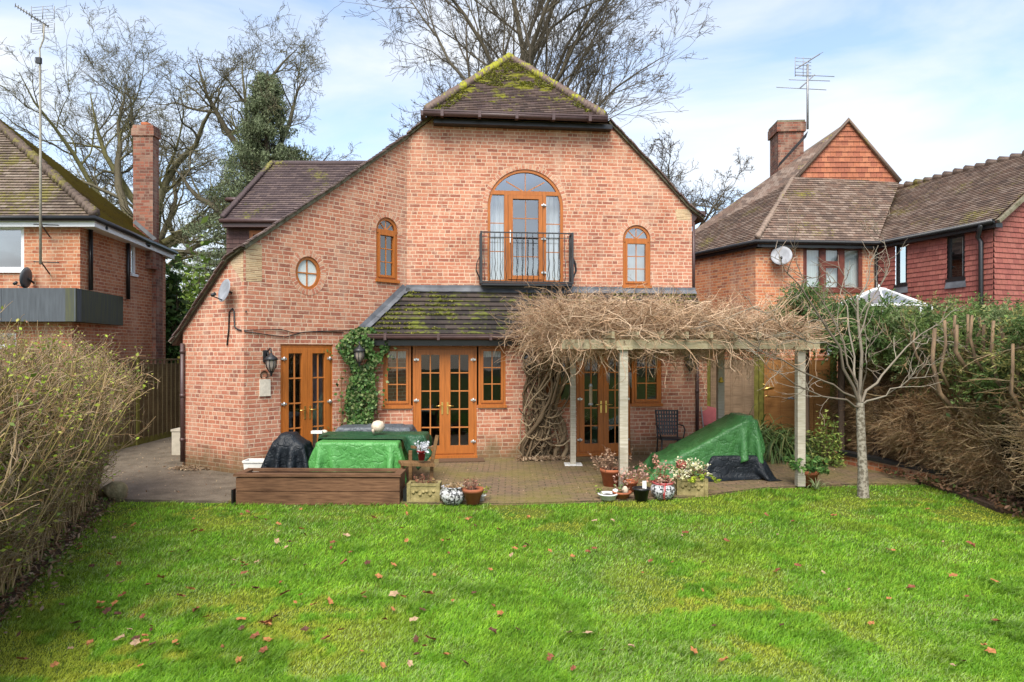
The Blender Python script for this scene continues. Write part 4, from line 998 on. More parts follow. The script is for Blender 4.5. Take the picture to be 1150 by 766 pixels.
# dish and aerials
dish('dark satellite dish standing on the neighbour\'s flat roof', at(29, 312, 14.35), (-.95, -.1, .12), .22, None, at(38, 318, 14.5), mat='grey_clad')
def yagi(mb, c, d, L_, n, el, r=.008, up=(0, 0, 1)):
    c = Vector(c); d = Vector(d).normalized(); e = d.cross(Vector(up)).normalized(); mb.tube([c - d * L_ / 2, c + d * L_ / 2], r * 1.4, 5)
    for k in range(n): p = c + d * L_ * (k / (n - 1) - .5); mb.tube([p - e * el, p + e * el], r * .7, 4)
t = thing('tv_aerial', 'tall aerial mast bracketed to the left neighbour\'s brick wall', 'aerial', at(45.5, 297, 14.3))
g = MB(); Ym = 14.2
mp_ = [at(45.5, 297, Ym), at(45.5, 170, Ym), at(45, 68, Ym), at(44.5, 55, Ym), at(49, 44, Ym), at(49.5, 27, Ym)]
g.tube(mp_, [.028, .026, .022, .016, .016, .014], 6); g.build('mast', M['steelp'], t)
g = MB(); g.obox(at(43.5, 68, Ym - .03), (1, 0, 0), (0, 1, 0), (0, 0, 1), .05, .03, .06)
for yy in (252, 294): g.bar(at(38, yy, Ym + .1), at(66, yy + 1, Ym + .1), .03, .02); g.bar(at(46, yy, Ym), at(56, yy + 14, Ym + .38), .02, .02)
g.build('bracket', M['blackm'], t)
g = MB(); c0 = at(46, 24, Ym); yagi(g, at(36, 18, Ym - .1), (-.7, -.55, .42), .62, 13, .10, .011)
for (zz, hh) in ((at(46, 14, Ym).z, .13), (at(46, 31, Ym).z, .10)):
    for k in range(5): z_ = zz - hh + 2 * hh * k / 4; g.tube([Vector((c0.x - .22, Ym + .06, z_)), Vector((c0.x + .26, Ym - .02, z_))], .006, 4)
    for xx in (-.22, .02, .26): g.tube([Vector((c0.x + xx, Ym + .02, zz - hh)), Vector((c0.x + xx + .02, Ym, zz + hh))], .008, 4)
g.build('antenna', M['alu'], t)

# ---------------- right neighbour ----------------
nr = thing('brick_house', 'neighbouring house at right with orange gable, big grey tiled roof and red tile hung wing', 'house', (8, 18, 0))
W0 = Vector((4.35, 21.6, 0)); W1 = at(848.5, 300, 17.35); W1.z = 0; W2 = at(986, 300, 17.6); W2.z = 0; W3 = at(1116, 300, 14.75); W3.z = 0; W4 = W3 + Vector((2.86, .95, 0)) / 3.01 * 5.2
FRa = Frame(W0, W1); FRb = Frame(W1, W2); FRc = Frame(W2, W3); FRd = Frame(W3, W4)
zR = 4.88
mb = MB(); holed(mb, FRa, [(0, 0), (FRa.len, 0), (FRa.len, zR), (0, zR)], [])
wb = list(fpx(FRb, 902, 968.5, 276, 327)); holed(mb, FRb, [(0, 0), (FRb.len, 0), (FRb.len, zR), (0, zR)], [rect(*wb)], reveal=.05); mb.build('wall', M['brick_r'], nr)
mb = MB()
wc1 = list(fpx(FRc, 1006, 1019, 270, 319)); wc2 = list(fpx(FRc, 1064, 1084, 262, 313))
def hung(F, s0, s1, z0, z1, g_): tiled(mb, F.P(0, 0, 0), F.t, (0, 0, 1), [(s0, z0), (s1, z0), (s1, z1), (s0, z1)], g_, .018)
wc1[3] = wc2[3] = zR - .12; wc1[2] = wc2[2] = (wc1[2] + wc2[2]) / 2
hung(FRc, 0, wc1[0], 0, zR, .115); hung(FRc, wc1[1], wc2[0], 0, zR, .115); hung(FRc, wc2[1], FRc.len, 0, zR, .115)
for q in (wc1, wc2): hung(FRc, q[0], q[1], 0, q[2], .115); hung(FRc, q[0], q[1], q[3], zR, .115)
rw = at(1210, 156, 15.55); a_r = (rw - W3).dot(FRd.t); zRd = CH + (395 - 158) / F_ * FRd.P(a_r, 0).y
tiled(mb, FRd.P(0, 0, 0), FRd.t, (0, 0, 1), [(0, 0), (FRd.len, 0), (FRd.len, zR), (a_r, zRd), (0, zR)], .115, .018)
mb.build('hung_tile_wall', M['hung_red'], nr)
# windows of right neighbour
o = window(nr, FRb, *wb, 0, 0, frame='redwood', bar='redwood', fw=.07, sash=False, d=-.03)
g = MB(); s0, s1, z0, z1 = wb
for x in (924, 945): a, _ = FRb.px(x, 300); g.fbox(FRb, a - .05, a + .05, z0, z1, -.05, .01)
a, b = FRb.px(924, 300)[0], FRb.px(945, 300)[0]; zz = FRb.px(930, 297)[1]; g.fbox(FRb, a, b, zz - .05, zz + .05, -.05, .012)
for (x0, x1, y0, y1) in ((s0 + .06, a - .05, z0 + .06, z1 - .06), (b + .05, s1 - .06, z0 + .06, z1 - .06), (a + .05, b - .05, z0 + .06, zz - .05), (a + .05, b - .05, zz + .05, z1 - .06)): ring(g, FRb, rect(x0, x1, y0, y1), rect(x0 + .035, x1 - .035, y0 + .035, y1 - .035), -.05, .0)
g.build('casement', M['redwood'], o)
g = MB(); g.fbox(FRb, s0, s1, z0, z1, -.2, -.15); g.build('blind', M['net'], o)
for q in (wc1, wc2):
    o = window(nr, FRc, *q, 0, 0, frame='black', bar='black', fw=.06, sash=False, d=-.04)
    g = MB(); g.fbox(FRc, q[0] + .25, q[1], q[2], q[3], -.2, -.15); g.build('blind', M['net'], o)
    g = MB(); g.poly([FRc.P(q[0] - .04, q[2] - .2, .05), FRc.P(q[1] + .06, q[2] - .2, .05), FRc.P(q[1] + .02, q[2], .03), FRc.P(q[0], q[2], .03)]); g.poly([FRc.P(q[0], q[2], .03), FRc.P(q[1], q[2], .03), FRc.P(q[1], q[2] + .01, -.05), FRc.P(q[0], q[2] + .01, -.05)]); g.build('lead_apron', M['lead'], o)
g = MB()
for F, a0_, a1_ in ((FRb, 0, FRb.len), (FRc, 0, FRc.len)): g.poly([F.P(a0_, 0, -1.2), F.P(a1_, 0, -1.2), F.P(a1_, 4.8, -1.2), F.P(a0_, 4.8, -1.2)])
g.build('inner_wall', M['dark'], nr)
# roof points
ze = 4.9
Ea = Vector((4.2, 21.9, ze)); Eb = at(850, 270, 17.15); Eb.z = ze; Ec = at(985, 272.5, 17.4); Ec.z = ze; Ed = at(1117, 248.5, 14.55); Ed.z = ze + .02
Yg = 19.3; GL = at(890, 204, Yg); GR = at(1010, 206, Yg); GA = at(952, 136.5, Yg); GL.z = GR.z = (GL.z + GR.z) / 2
mb = MB(); roofplane(mb, [Ea, Eb, GL, GA], .1)
roofplane(mb, [Eb, Ec, GR, GL], .1)
roR = mb.build('roof', M['tile_r'], nr)
rE = FRd.P(a_r, zRd, .15); rS = at(1000, 208, Yg + .2); rdir = (Ec - Ed).normalized()
rS = rE + rdir * 5.2; rS.z = rE.z
mb = MB(); Edv = Ed - rdir * .02; roofplane(mb, [Ec + rdir * .0, Edv, rE, rS], .1)
mb.poly([rE, FRd.P(FRd.len + .2, ze, .15), FRd.P(FRd.len + .2, ze, .15) + rdir * 5, rS])
mb.poly([GR, GA, GA + Vector((0, 4, 0)), GR + Vector((1.5, 4, -1.2))]); mb.poly([GL, GA, GA + Vector((0, 3, 0)), GL + Vector((0, 3, 0))][::-1])
ro2 = mb.build('wing_roof', M['tile_r'], nr)
g = MB(); bonnets(g, Eb + Vector((.02, 0, .03)), GL + Vector((0, 0, .02)), g=.14, r=.08); g.tube([GL + Vector((0, -.04, .02)), GA + Vector((0, -.04, .04)), GR + Vector((0, -.04, .02))], .06, 6)
bonnets(g, rS + Vector((0, 0, .0)), rE, g=.3, r=.09, lf=.02); g.build('ridge_tiles', M['tile_r'], ro2)
mb = MB(); gw = GR.x - GL.x; tiled(mb, (GL.x, Yg + .02, GL.z), (1, 0, 0), (0, 0, 1), [(0, 0), (gw, 0), (GA.x - GL.x, GA.z - GL.z)], .145, .022); mb.build('gable', M['hung_orange'], nr)
g = MB(); g.bar(Edv + Vector((.05, -.02, -.05)), rE + Vector((.05, -.05, -.05)), .06, .08); g.build('verge', M['mortar'], ro2)
g = MB(); g.tube([Ea + Vector((-.03, -.05, -.04)), Eb + Vector((-.03, -.05, -.04)), Ec + Vector((0, -.05, -.04)), Ed + Vector((-.04, 0, -.04))], .06, 8)
g.bar(Ea + Vector((.1, 0, -.12)), Eb + Vector((.1, 0, -.12)), .2, .1); g.bar(Eb + Vector((0, .1, -.12)), Ec + Vector((0, .1, -.12)), .2, .1); g.bar(Ec + Vector((.1, 0, -.12)), Ed + Vector((.1, 0, -.12)), .2, .1)
g.build('gutter', M['black'], nr)
g = MB(); a, _ = FRc.px(1101, 300, .1); g.tube([Ed + Vector((-.15, .2, -.08)), FRc.P(a - .06, 4.62, .1), FRc.P(a, 4.5, .08), FRc.P(a, .2, .08)], .05, 8); g.build('downpipe', M['black'], nr)
g = MB(); g.tube([FRb.P(FRb.len - .08, 4.8, .06), FRb.P(FRb.len - .08, 0, .06)], .04, 8); g.build('downpipe', M['black'], nr)
# chimney right
cY = 20.3; cx0, cx1 = at(874, 150, cY).x, at(908, 150, cY).x; Fk = Frame((cx0, cY), (cx0 + (cx1 - cx0) * .82, cY - .05)); z1_ = at(890, 136, cY).z
g = MB(); Lk = Fk.len; g.fbox(Fk, .0, Lk, 6.2, z1_ - .25, -.8, 0); g.fbox(Fk, -.05, Lk + .05, z1_ - .32, z1_ - .05, -.86, .05); co = g.build('chimney', M['brick_c'], nr)
g = MB(); g.fbox(Fk, -.03, Lk + .03, z1_ - .05, z1_ + .02, -.84, .03); g.build('chimney_cap', M['mortar'], co)
g = MB(); a_, b_ = Fk.P(Lk + .06, at(0, 155, cY).z, .02), Fk.P(-.05, at(0, 190, cY).z, .05); g.poly([b_, a_, a_ + Vector((.02, -.1, .16)), b_ + Vector((.02, -.1, .14))][::-1]); g.build('flashing', M['lead'], nr)
t = thing('tv_aerial', 'aerial with long thin rods on the right neighbour\'s chimney', 'aerial', at(907, 135, cY - .3)); Ya = cY - .3
g = MB(); g.tube([at(907, 145, Ya), at(907, 72, Ya)], .035, 6); g.build('mast', M['alu'], t)
g = MB(); yagi(g, at(909, 68, Ya), (.75, .2, .5), .85, 12, .14, .014)
for (x0, y0, x1, y1) in ((872, 98, 928, 101), (886, 89.5, 932, 91), (893, 84, 937, 86)): g.tube([at(x0, y0, Ya - .1), at(x1, y1, Ya + .1)], .012, 4)
g.tube([at(898, 99.5, Ya), at(915, 84, Ya)], .02, 5)
for k in range(6): g.tube([at(893, 65 + k * 4, Ya), at(911, 66 + k * 4, Ya)], .010, 4)
for x in (893, 902): g.tube([at(x, 64, Ya), at(x, 86, Ya)], .012, 4)
g.build('antenna', M['alu'], t)
a, z = FRb.px(877, 287, .25); wp = FRb.P(a, z - .1, 0); M['dish2'] = M['dish']
dish('grey satellite dish on the right neighbour\'s brick wall', FRb.P(a, z, .28), (-.35, -.85, .3), .25, None, wp)
# conservatory
cc = at(987, 330, 15.2); t = thing('conservatory', 'white and glass conservatory roof peeping over the right hedge', 'conservatory', (cc.x, cc.y, 0))
zt_, zb_ = at(0, 325.5, 15.2).z, at(0, 345, 15.2).z; cr_ = []
for k in range(8): a = R(22.5 + k * 45); cr_.append(Vector((cc.x + 1.0 * math.cos(a), cc.y + 1.0 * math.sin(a), zb_)))
tp = [Vector((cc.x + .13 * math.cos(R(22.5 + k * 45)), cc.y + .13 * math.sin(R(22.5 + k * 45)), zt_)) for k in range(8)]
g = MB()
for k in range(8): g.poly([cr_[k], cr_[(k + 1) % 8], tp[(k + 1) % 8], tp[k]])
g.poly(tp); g.build('glass', m_plain('polycarbonate', (.17, .18, .19), .15, 6, .3, .6), t)
g = MB()
for k in range(8): g.bar(cr_[k] + Vector((0, 0, .015)), tp[k] + Vector((0, 0, .015)), .03, .025); g.bar(cr_[k], cr_[(k + 1) % 8], .05, .05); g.bar(cr_[k], cr_[k] - Vector((0, 0, zb_)), .07, .07)
g.lathe((cc.x, cc.y, zt_), [(.15, -.02), (.15, .03), (.03, .05), (.03, .1), (0, .12)], 8); g.build('roof_frame', M['white'], t)
g = MB()
for k in range(8): g.poly([Vector((cr_[k].x, cr_[k].y, 0)), Vector((cr_[(k + 1) % 8].x, cr_[(k + 1) % 8].y, 0)), cr_[(k + 1) % 8], cr_[k]])
g.build('side_panel', M['glass'], t)

# ---------------- fences ----------------
def fence_run(t, a, b, h, n, mat, pmat, lattice=False, z0=.0):
    a = Vector(a); b = Vector(b)
    for k in range(n):
        p, q = a.lerp(b, k / n), a.lerp(b, (k + 1) / n); F = Frame(p, q); l = F.len
        g = MB(); m = int(h / .105)
        for j in range(m): zz = z0 + .12 + j * .105; g.fbox(F, .05, l - .05, zz, zz + .115, -.012 - .004 * (j % 2), .004 * (j % 2) + (.0))
        for s_ in (np.linspace(.08, l - .08, 10) if lattice else (.08, l * .27, l * .5, l * .73, l - .08)): g.fbox(F, s_ - .018, s_ + .018, z0 + .1, z0 + h + .12, .006, .028)
        g.fbox(F, .03, l - .03, z0 + h + .11, z0 + h + .15, -.03, .035); g.build('fence_panel', mat, t)
        g = MB(); g.fbox(F, -.05, .05, z0, z0 + h + .2, -.05, .05); g.build('post', pmat, t)
    g = MB(); g.fbox(Frame(b, b + (b - a)), -.05, .05, z0, z0 + h + .2, -.05, .05); g.build('post', pmat, t)
    F = Frame(a, b); g = MB(); g.fbox(F, 0, F.len, z0, z0 + .14, -.02, .02); g.build('gravel_board', pmat, t)
t = thing('garden_fence', 'green brown lattice board fence along the grey side path', 'fence', (-8.45, 14, 0))
fence_run(t, (-8.45, 9.2, 0), (-8.45, 21.5, 0), 1.78, 6, M['fence_l'], M['fencepost'], True)
t = thing('garden_fence', 'orange board fence at the right of the patio behind the pergola', 'fence', (6.2, 15, 0))
fence_run(t, at(858, 400, 15.9) * 1, at(930, 400, 15.0) * 1, 1.85, 1, M['fence_r'], M['fencepost']) if 0 else None
pa, pb = at(856, 0, 15.7), at(936, 0, 14.6); pa.z = pb.z = 0
fence_run(t, pa, pb, 1.85, 1, M['fence_r'], M['fencepost'])
t = thing('garden_gate', 'grey brown board gate and panel beside the house corner', 'gate', (4.8, 16, 0))
pc = at(796, 0, 16.6); pc.z = 0; fence_run(t, pc, pa + (pc - pa).normalized() * .12, 1.85, 1, M['fence_g'], M['fencepost'])
g = MB(); c = at(862, 437, 15.35)   # bird ornament on the fence
g.tube([c + Vector((-.13, 0, -.02)), c + Vector((-.06, -.02, .0)), c + Vector((.05, -.02, .03)), c + Vector((.12, 0, .02)), c + Vector((.15, 0, .05))], [.008, .035, .045, .03, .01], 8)
g.tube([c + Vector((0, 0, .02)), c + Vector((-.05, .0, .10)), c + Vector((-.12, 0, .12))], [.03, .02, .004], 6); g.tube([c + Vector((-.1, 0, -.17)), c + Vector((0, 0, -.15)), c + Vector((.1, 0, -.17))], [.012, .02, .012], 6)
g.tube([c, c + Vector((0, .02, -.15))], .006, 4)
tag(g.build('bird_ornament', M['brass'], loc=c), 'small golden bird ornament hung on the orange fence', 'ornament')
t = thing('brick_edging', 'low orange brick bed edging with black capping under the right hedge', 'edging', (6.2, 11.5, 0))
e0, e1 = gnd(944, 520), gnd(1062, 549, -.03); e0.z = e1.z = 0; Fe = Frame(e0, e1)
g = MB(); g.fbox(Fe, 0, Fe.len, -.05, .17, -.1, 0); g.build('brick_course', M['brick_r'], t)
g = MB(); g.fbox(Fe, -.03, Fe.len + .03, .173, .235, -.16, .05); g.build('capping', M['blackm'], t)
F5 = Frame(e0 + Vector((-.05, 1.5, 0)), e0)
g = MB(); g.fbox(F5, 0, F5.len, -.05, .17, -.1, 0); g.build('brick_course', M['brick_r'], t)
s = NT('bed_earth'); bedm = m_plain('bed_earth', (.055, .035, .02), .95, 12, .5, bump=1, bd=.05, c2=(.11, .06, .035))
flat('flower_bed', [(6.45, 9.0), (6.9, 9.0), (12, 9), (12, 16), (6.7, 14.8), (6.45, 13), (6.62, 10.9)], .03, bedm, .1)
flat('flower_bed', [(-3.1, 3.0), (-3.55, 4.2), (-4.05, 5.3), (-5.25, 8.5), (-5.75, 9.95), (-8.4, 9.95), (-8.4, 3)], -.0, bedm, .04)

# ---------------- bare trees behind ----------------
def bare_tree(name, label, base, limbs, r0, bark, spec, seed, trunk=None, group=None, cat='tree', up=.03):
    """limbs: list of (start z along trunk polyline t, direction, length); spec: (children, length ratio, radius ratio, angle, crook, m)"""
    global rs
    rs = np.random.RandomState(seed); base = np.array(base, float)
    t = thing(name, label, cat, tuple(base), group); nb = NB()
    Tp = np.array([trunk], float); m = Tp.shape[1]; rad = r0 * np.linspace(1, .62, m)[None]
    rad[0, 0] *= 1.25; nb.tubes(Tp, rad, colmix(1, bark, 0), 9); nb.build('trunk', M['twig'], t)
    nb = NB(); S = []; D = []; Ln = []; R_ = []
    for (tt, d, l, rr) in limbs:
        f = tt * (m - 1); i = min(int(f), m - 2); S.append(Tp[0, i] * (1 - f + i) + Tp[0, i + 1] * (f - i)); D.append(d); Ln.append(l); R_.append(r0 * rr)
    P = walk(np.array(S), np.array(D, float), np.array(Ln), 9, .16, up); tap = lambda mm_: (.06 + .94 * (1 - np.linspace(0, 1, mm_)) ** .85)[None]
    Rr = np.array(R_)[:, None] * tap(9)
    nb.tubes(P, Rr, colmix(len(P), bark, .08), 7); nb.build('limbs', M['twig'], t); nb = NB()
    par = P; pr = np.array(R_); pl = np.array(Ln, float)
    for lv, (k, lr, rr, ang, crook, mm, t0) in enumerate(spec):
        S, D, tt = sprout(par, k, t0, 1.0, ang); L_ = np.repeat(pl, k) * lr * rs.uniform(.55, 1.15, len(S)) * (1.15 - .45 * tt)
        rr0 = np.repeat(pr, k) * (.10 + .90 * (1 - tt) ** .85) * rr * rs.uniform(.75, 1.1, len(S))
        Pn = walk(S, D, L_, mm, crook, up); Rn = np.maximum(rr0[:, None] * tap(mm), spec_min)
        nb.tubes(Pn, Rn, colmix(len(Pn), bark, .1), 4 if lv < 2 else 3); par = Pn; pr = np.maximum(rr0, spec_min); pl = L_
    nb.build('crown', M['twig'], t); return t
spec_min = .008
BK = [(.115, .095, .07), (.14, .12, .085), (.095, .08, .055)]
BKo = [(.13, .115, .075), (.16, .145, .085), (.10, .085, .055), (.15, .14, .06)]
def V3(*a): return np.array(a, float)
# beech behind the roof
b = V3(.2, 31, -.1)
trk = [b, b + V3(.0, 0, 5), b + V3(-.1, .2, 9), b + V3(.05, 0, 12.2)]
bare_tree('beech_tree', 'tall bare beech tree rising behind the hipped roof', b,
  [(.9, (-.28, .1, 1), 13, .45), (1.0, (-.08, -.1, 1), 13, .45), (1.0, (.10, .1, 1), 13, .45), (.95, (.28, -.1, 1), 12, .40), (.85, (-.45, .1, 1), 10, .32), (.82, (.5, 0, .9), 9.5, .32), (.75, (-.8, .1, .7), 7.5, .26), (.72, (-.7, -.1, .85), 7.5, .26), (.75, (.7, .1, .75), 10.5, .30), (.95, (-.42, -.1, 1), 12, .36),
   (.8, (-.9, 0, .65), 6.0, .22), (.78, (1, .2, .5), 10.0, .28), (.85, (.75, -.1, .9), 10.5, .3), (.9, (.6, .3, 1), 12, .34), (.85, (.1, .8, .8), 9, .3), (.85, (-.2, -.8, .8), 8, .3), (.7, (-.9, -.3, .38), 4.5, .16), (.7, (1, -.2, .3), 8.5, .22), (.9, (-.5, 0, 1), 12, .34), (.9, (.4, .2, 1), 11, .34)],
  .35, BK, [(9, .50, .55, .55, .10, 8, .12), (7, .50, .55, .6, .13, 7, .1), (5, .52, .6, .6, .15, 6, .1), (3, .55, .8, .6, .18, 4, .15)], 5, trk, up=.035)
b = V3(8.9, 36, -.1)
bare_tree('oak_tree', 'smaller crooked bare tree between the gable and the right house', b,
  [(.9, (-.6, 0, .7), 6.5, .4), (1, (-.1, 0, 1), 7.0, .45), (.95, (.6, 0, .8), 5.5, .4), (.8, (-.9, .2, .35), 5.5, .35), (.85, (.8, -.2, .45), 5.0, .35), (1, (-.35, .5, .9), 6.5, .35), (.9, (.9, .1, .2), 5.0, .3)],
  .27, BK, [(10, .5, .62, .75, .28, 7, .1), (8, .55, .62, .7, .28, 6, .1), (7, .5, .7, .7, .3, 5, .1), (3, .5, .8, .7, .3, 4, .1)], 8, [b, b + V3(.1, 0, 3), b + V3(-.1, 0, 6), b + V3(0, 0, 7.2)], up=.02)
# oaks on the left
b = V3(-21.2, 40, -.1)
bare_tree('oak_tree', 'wide bare oak with spreading crooked limbs behind the left brick chimney', b,
  [(1, (-.75, 0, .75), 11.5, .5), (1, (-.2, .1, 1), 11.5, .5), (1, (.25, -.1, 1), 11, .5), (.9, (.75, 0, .7), 9.5, .42), (.85, (-1, .1, .5), 10.5, .42), (.75, (1, .1, .25), 8.5, .35), (.75, (-1, -.2, .3), 9, .34), (.95, (-.45, .2, 1), 11.5, .42), (.9, (-.3, -.7, .7), 7, .35), (.95, (.1, .7, .8), 8, .35), (.9, (-.9, 0, .8), 12.5, .42), (.8, (-1, .1, .65), 12.5, .40), (.9, (.5, 0, .9), 10, .4)],
  .60, BKo, [(11, .52, .56, .75, .20, 9, .12), (8, .54, .58, .7, .24, 8, .08), (6, .54, .65, .7, .26, 6, .08), (3, .55, .8, .7, .3, 4, .1)], 21, [b, b + V3(.3, 0, 3), b + V3(0, 0, 6), b + V3(.1, 0, 8.2)], up=.025)
b = V3(-14.3, 38, -.1)
bare_tree('oak_tree', 'bare oak with twisting limbs around the tall dark conifer', b,
  [(1, (-.5, 0, .9), 9.2, .5), (1, (.15, .1, 1), 10.0, .5), (1, (.5, -.1, .85), 8.2, .45), (.85, (-1, 0, .45), 7.5, .42), (.8, (1, .1, .45), 6.4, .35), (.62, (-1, -.1, .02), 8.5, .38), (.7, (.9, -.2, .15), 5.4, .3), (.95, (-.2, .1, 1), 9.5, .45), (.6, (-.9, .3, -.08), 7, .24)],
  .55, BKo, [(9, .52, .58, .8, .26, 9, .1), (7, .54, .58, .75, .30, 8, .08), (5, .54, .65, .75, .30, 6, .08), (3, .55, .8, .7, .3, 4, .1)], 33, [b, b + V3(.2, 0, 4), b + V3(-.1, 0, 8), b + V3(.1, 0, 10.2)], up=.02)
rs = np.random.RandomState(4)
# conifer
t = thing('conifer_tree', 'tall dark green conifer standing among the bare oak limbs', 'tree', (-12.7, 35.5, -.1))
nb = NB(); nb.tubes(np.array([[(-12.7, 35.5, -.1), (-12.8, 35.5, 8), (-12.7, 35.5, 16.7)]]), np.array([[.35, .25, .05]]), [(.09, .07, .05)], 8); nb.build('trunk', M['twig'], t)
nb = NB(); nbr = 300; zz = rs.uniform(5, 16.6, nbr) ; az = rs.uniform(0, 6.28, nbr); fr__ = ((17.2 - zz) / 12).clip(.03, 1) ** 1.25; Lb = (.25 + 5.6 * fr__) * rs.uniform(.65, 1.2, nbr)
S = np.stack([np.full(nbr, -12.72), np.full(nbr, 35.5), zz], -1); D = np.stack([np.cos(az), np.sin(az), np.full(nbr, .25)], -1)
P = walk(S, D, Lb, 7, .08, -.02, .12); nb.tubes(P, np.linspace(.05, .012, 7)[None].repeat(nbr, 0), colmix(nbr, [(.06, .05, .03)]), 3)
nl_ = 190; tt = rs.uniform(.1, 1, (nbr, nl_)) ** .55 * 5.99; ii = tt.astype(int); ff = (tt - ii)[..., None]; Cn = P[np.arange(nbr)[:, None], ii] * (1 - ff) + P[np.arange(nbr)[:, None], ii + 1] * ff
Cn = Cn + rs.normal(size=Cn.shape) * np.array([.13, .13, .09]); Cn[..., 2] -= np.abs(rs.normal(size=Cn.shape[:2])) * .18
clump = rs.uniform(.75, 1.25, (nbr, 1, 1)); col = np.array([.145, .175, .09]) * clump * rs.uniform(.6, 1.5, (nbr, nl_, 1)); A = rs.normal(size=(nbr * nl_, 3)); A[:, 2] -= 1.2; A = nrm(A) * .085
Bv = nrm(np.cross(A, rs.normal(size=A.shape))) * .028; nb.leaves(Cn.reshape(-1, 3), A, Bv, col.reshape(-1, 3)); nb.build('foliage', M['leaf'], t)

# generic leafy bush made of leaf clumps on branching stems
def bush(name, label, cat, c, rad, nst, nlf, size, pal, seed, stem=(.12, .09, .05), up=.05, core=True, coresc=.62, group=None, shape=None, clump=.35, asp=.45):
    global rs
    rs = np.random.RandomState(seed); c = np.array(c, float); rad = np.array(rad, float)
    t = thing(name, label, cat, (c[0], c[1], 0), group); nb = NB()
    d = rs.normal(size=(nst, 3)); d[:, 2] = np.abs(d[:, 2]) * 1.0 - .1; d = nrm(d)
    rr = rs.uniform(.72, 1.0, (nst, 1)); tip = c + d * rad * rr * (1 + .18 * rs.normal(size=(nst, 1)).clip(-1, 1))
    S = np.stack([c[0] + rs.normal(size=nst) * rad[0] * .12, c[1] + rs.normal(size=nst) * rad[1] * .12, np.full(nst, c[2])], -1)
    tt = np.linspace(0, 1, 6)[None, :, None]; P = S[:, None] * (1 - tt) + tip[:, None] * tt + rs.normal(size=(nst, 6, 3)) * .04 * rad.mean() * np.sin(tt * 3.14); nb.tubes(P, np.linspace(.022, .006, 6)[None].repeat(nst, 0) * max(rad.mean(), .5), colmix(nst, [stem]), 3); nb.build('stems', M['twig'], t)
    nb = NB(); per = nlf // nst; a = rs.uniform(.35, 1.05, (nst, per, 1)) ** .7; Cn = S[:, None] * (1 - a) + tip[:, None] * a + rs.normal(size=(nst, per, 3)) * rad * clump * .5
    br = rs.uniform(.55, 1.35, (nst, 1, 1)); cl = np.array(pal)[rs.randint(0, len(pal), (nst, per))] * br * rs.uniform(.75, 1.25, (nst, per, 1))
    nb.leafcloud(Cn.reshape(-1, 3), size, cl.reshape(-1, 3), up=.6, aspect=asp); nb.build('foliage', M['leaf'], t)
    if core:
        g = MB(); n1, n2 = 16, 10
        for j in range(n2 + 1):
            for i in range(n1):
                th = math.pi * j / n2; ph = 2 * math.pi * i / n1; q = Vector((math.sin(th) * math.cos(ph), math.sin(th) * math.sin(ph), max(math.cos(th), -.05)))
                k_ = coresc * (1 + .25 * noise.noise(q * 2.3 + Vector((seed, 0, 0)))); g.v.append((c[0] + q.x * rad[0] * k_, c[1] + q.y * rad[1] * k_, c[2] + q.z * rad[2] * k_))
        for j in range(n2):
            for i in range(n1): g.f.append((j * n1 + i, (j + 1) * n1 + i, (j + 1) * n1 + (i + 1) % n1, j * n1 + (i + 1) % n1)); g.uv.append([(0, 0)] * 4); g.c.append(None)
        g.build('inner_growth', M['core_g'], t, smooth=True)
    return t
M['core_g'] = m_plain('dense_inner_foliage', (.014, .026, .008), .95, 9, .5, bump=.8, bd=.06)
def bush_px(name, label, cat, px, py0, py1, wpx, Y, **k):
    """upright bush: from ground to the height seen at py0"""
    top = at(px, py0, Y); k.setdefault('depth', None); dpt = k.pop('depth'); rx = wpx / 2 / F_ * Y
    zb = k.pop('zb', 0); return bush(name, label, cat, (top.x, Y, zb), (rx, dpt or rx, top.z - zb), **k)
GR = [(.05, .11, .02), (.08, .16, .03), (.035, .075, .018)]
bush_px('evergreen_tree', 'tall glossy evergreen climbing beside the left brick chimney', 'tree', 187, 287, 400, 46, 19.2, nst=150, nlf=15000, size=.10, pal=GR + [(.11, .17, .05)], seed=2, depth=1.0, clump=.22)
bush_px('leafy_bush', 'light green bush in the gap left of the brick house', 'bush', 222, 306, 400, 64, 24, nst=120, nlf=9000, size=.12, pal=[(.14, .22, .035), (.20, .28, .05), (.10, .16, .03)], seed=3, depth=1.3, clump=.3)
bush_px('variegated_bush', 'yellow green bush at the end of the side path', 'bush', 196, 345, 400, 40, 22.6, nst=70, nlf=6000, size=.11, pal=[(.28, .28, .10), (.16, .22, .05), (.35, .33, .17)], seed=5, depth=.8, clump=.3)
g = MB(); gx = at(195, 0, 26)
s_ = thing('garden_shed', 'dark red tiled outbuilding roof at the end of the side path', 'shed', (gx.x, 27, 0)); 
Fx = Frame((gx.x - 1.8, 26), (gx.x + 1.8, 26)); g.fbox(Fx, 0, 3.6, 0, 2.0, -3, 0); g.build('wall', M['brick_l'], s_)
g = MB(); roofplane(g, [Fx.P(-.2, 1.95, .2), Fx.P(3.8, 1.95, .2), Fx.P(3.8, 3.0, -1.5), Fx.P(-.2, 3.0, -1.5)], .1); g.poly([Fx.P(-.2, 3, -1.5), Fx.P(3.8, 3, -1.5), Fx.P(3.8, 1.9, -3.2), Fx.P(-.2, 1.9, -3.2)]); g.build('roof', M['tile_dorm'], s_)
# far wood closing the view
rs = np.random.RandomState(9); nb = NB(); n = 14000; x = rs.uniform(-90, 90, n); h = 5 + 3 * vnoise(x, x * 0, .12, 3); Cn = np.stack([x, rs.uniform(62, 70, n), h * rs.uniform(0, 1, n) ** .7], -1); nb.leafcloud(Cn, .55, colmix(n, [(.05, .06, .03), (.07, .07, .04), (.04, .055, .025)]), aspect=.8)
stuff(nb.build('far_wood', M['leaf']), 'distant belt of dull green trees on the horizon', 'wood')

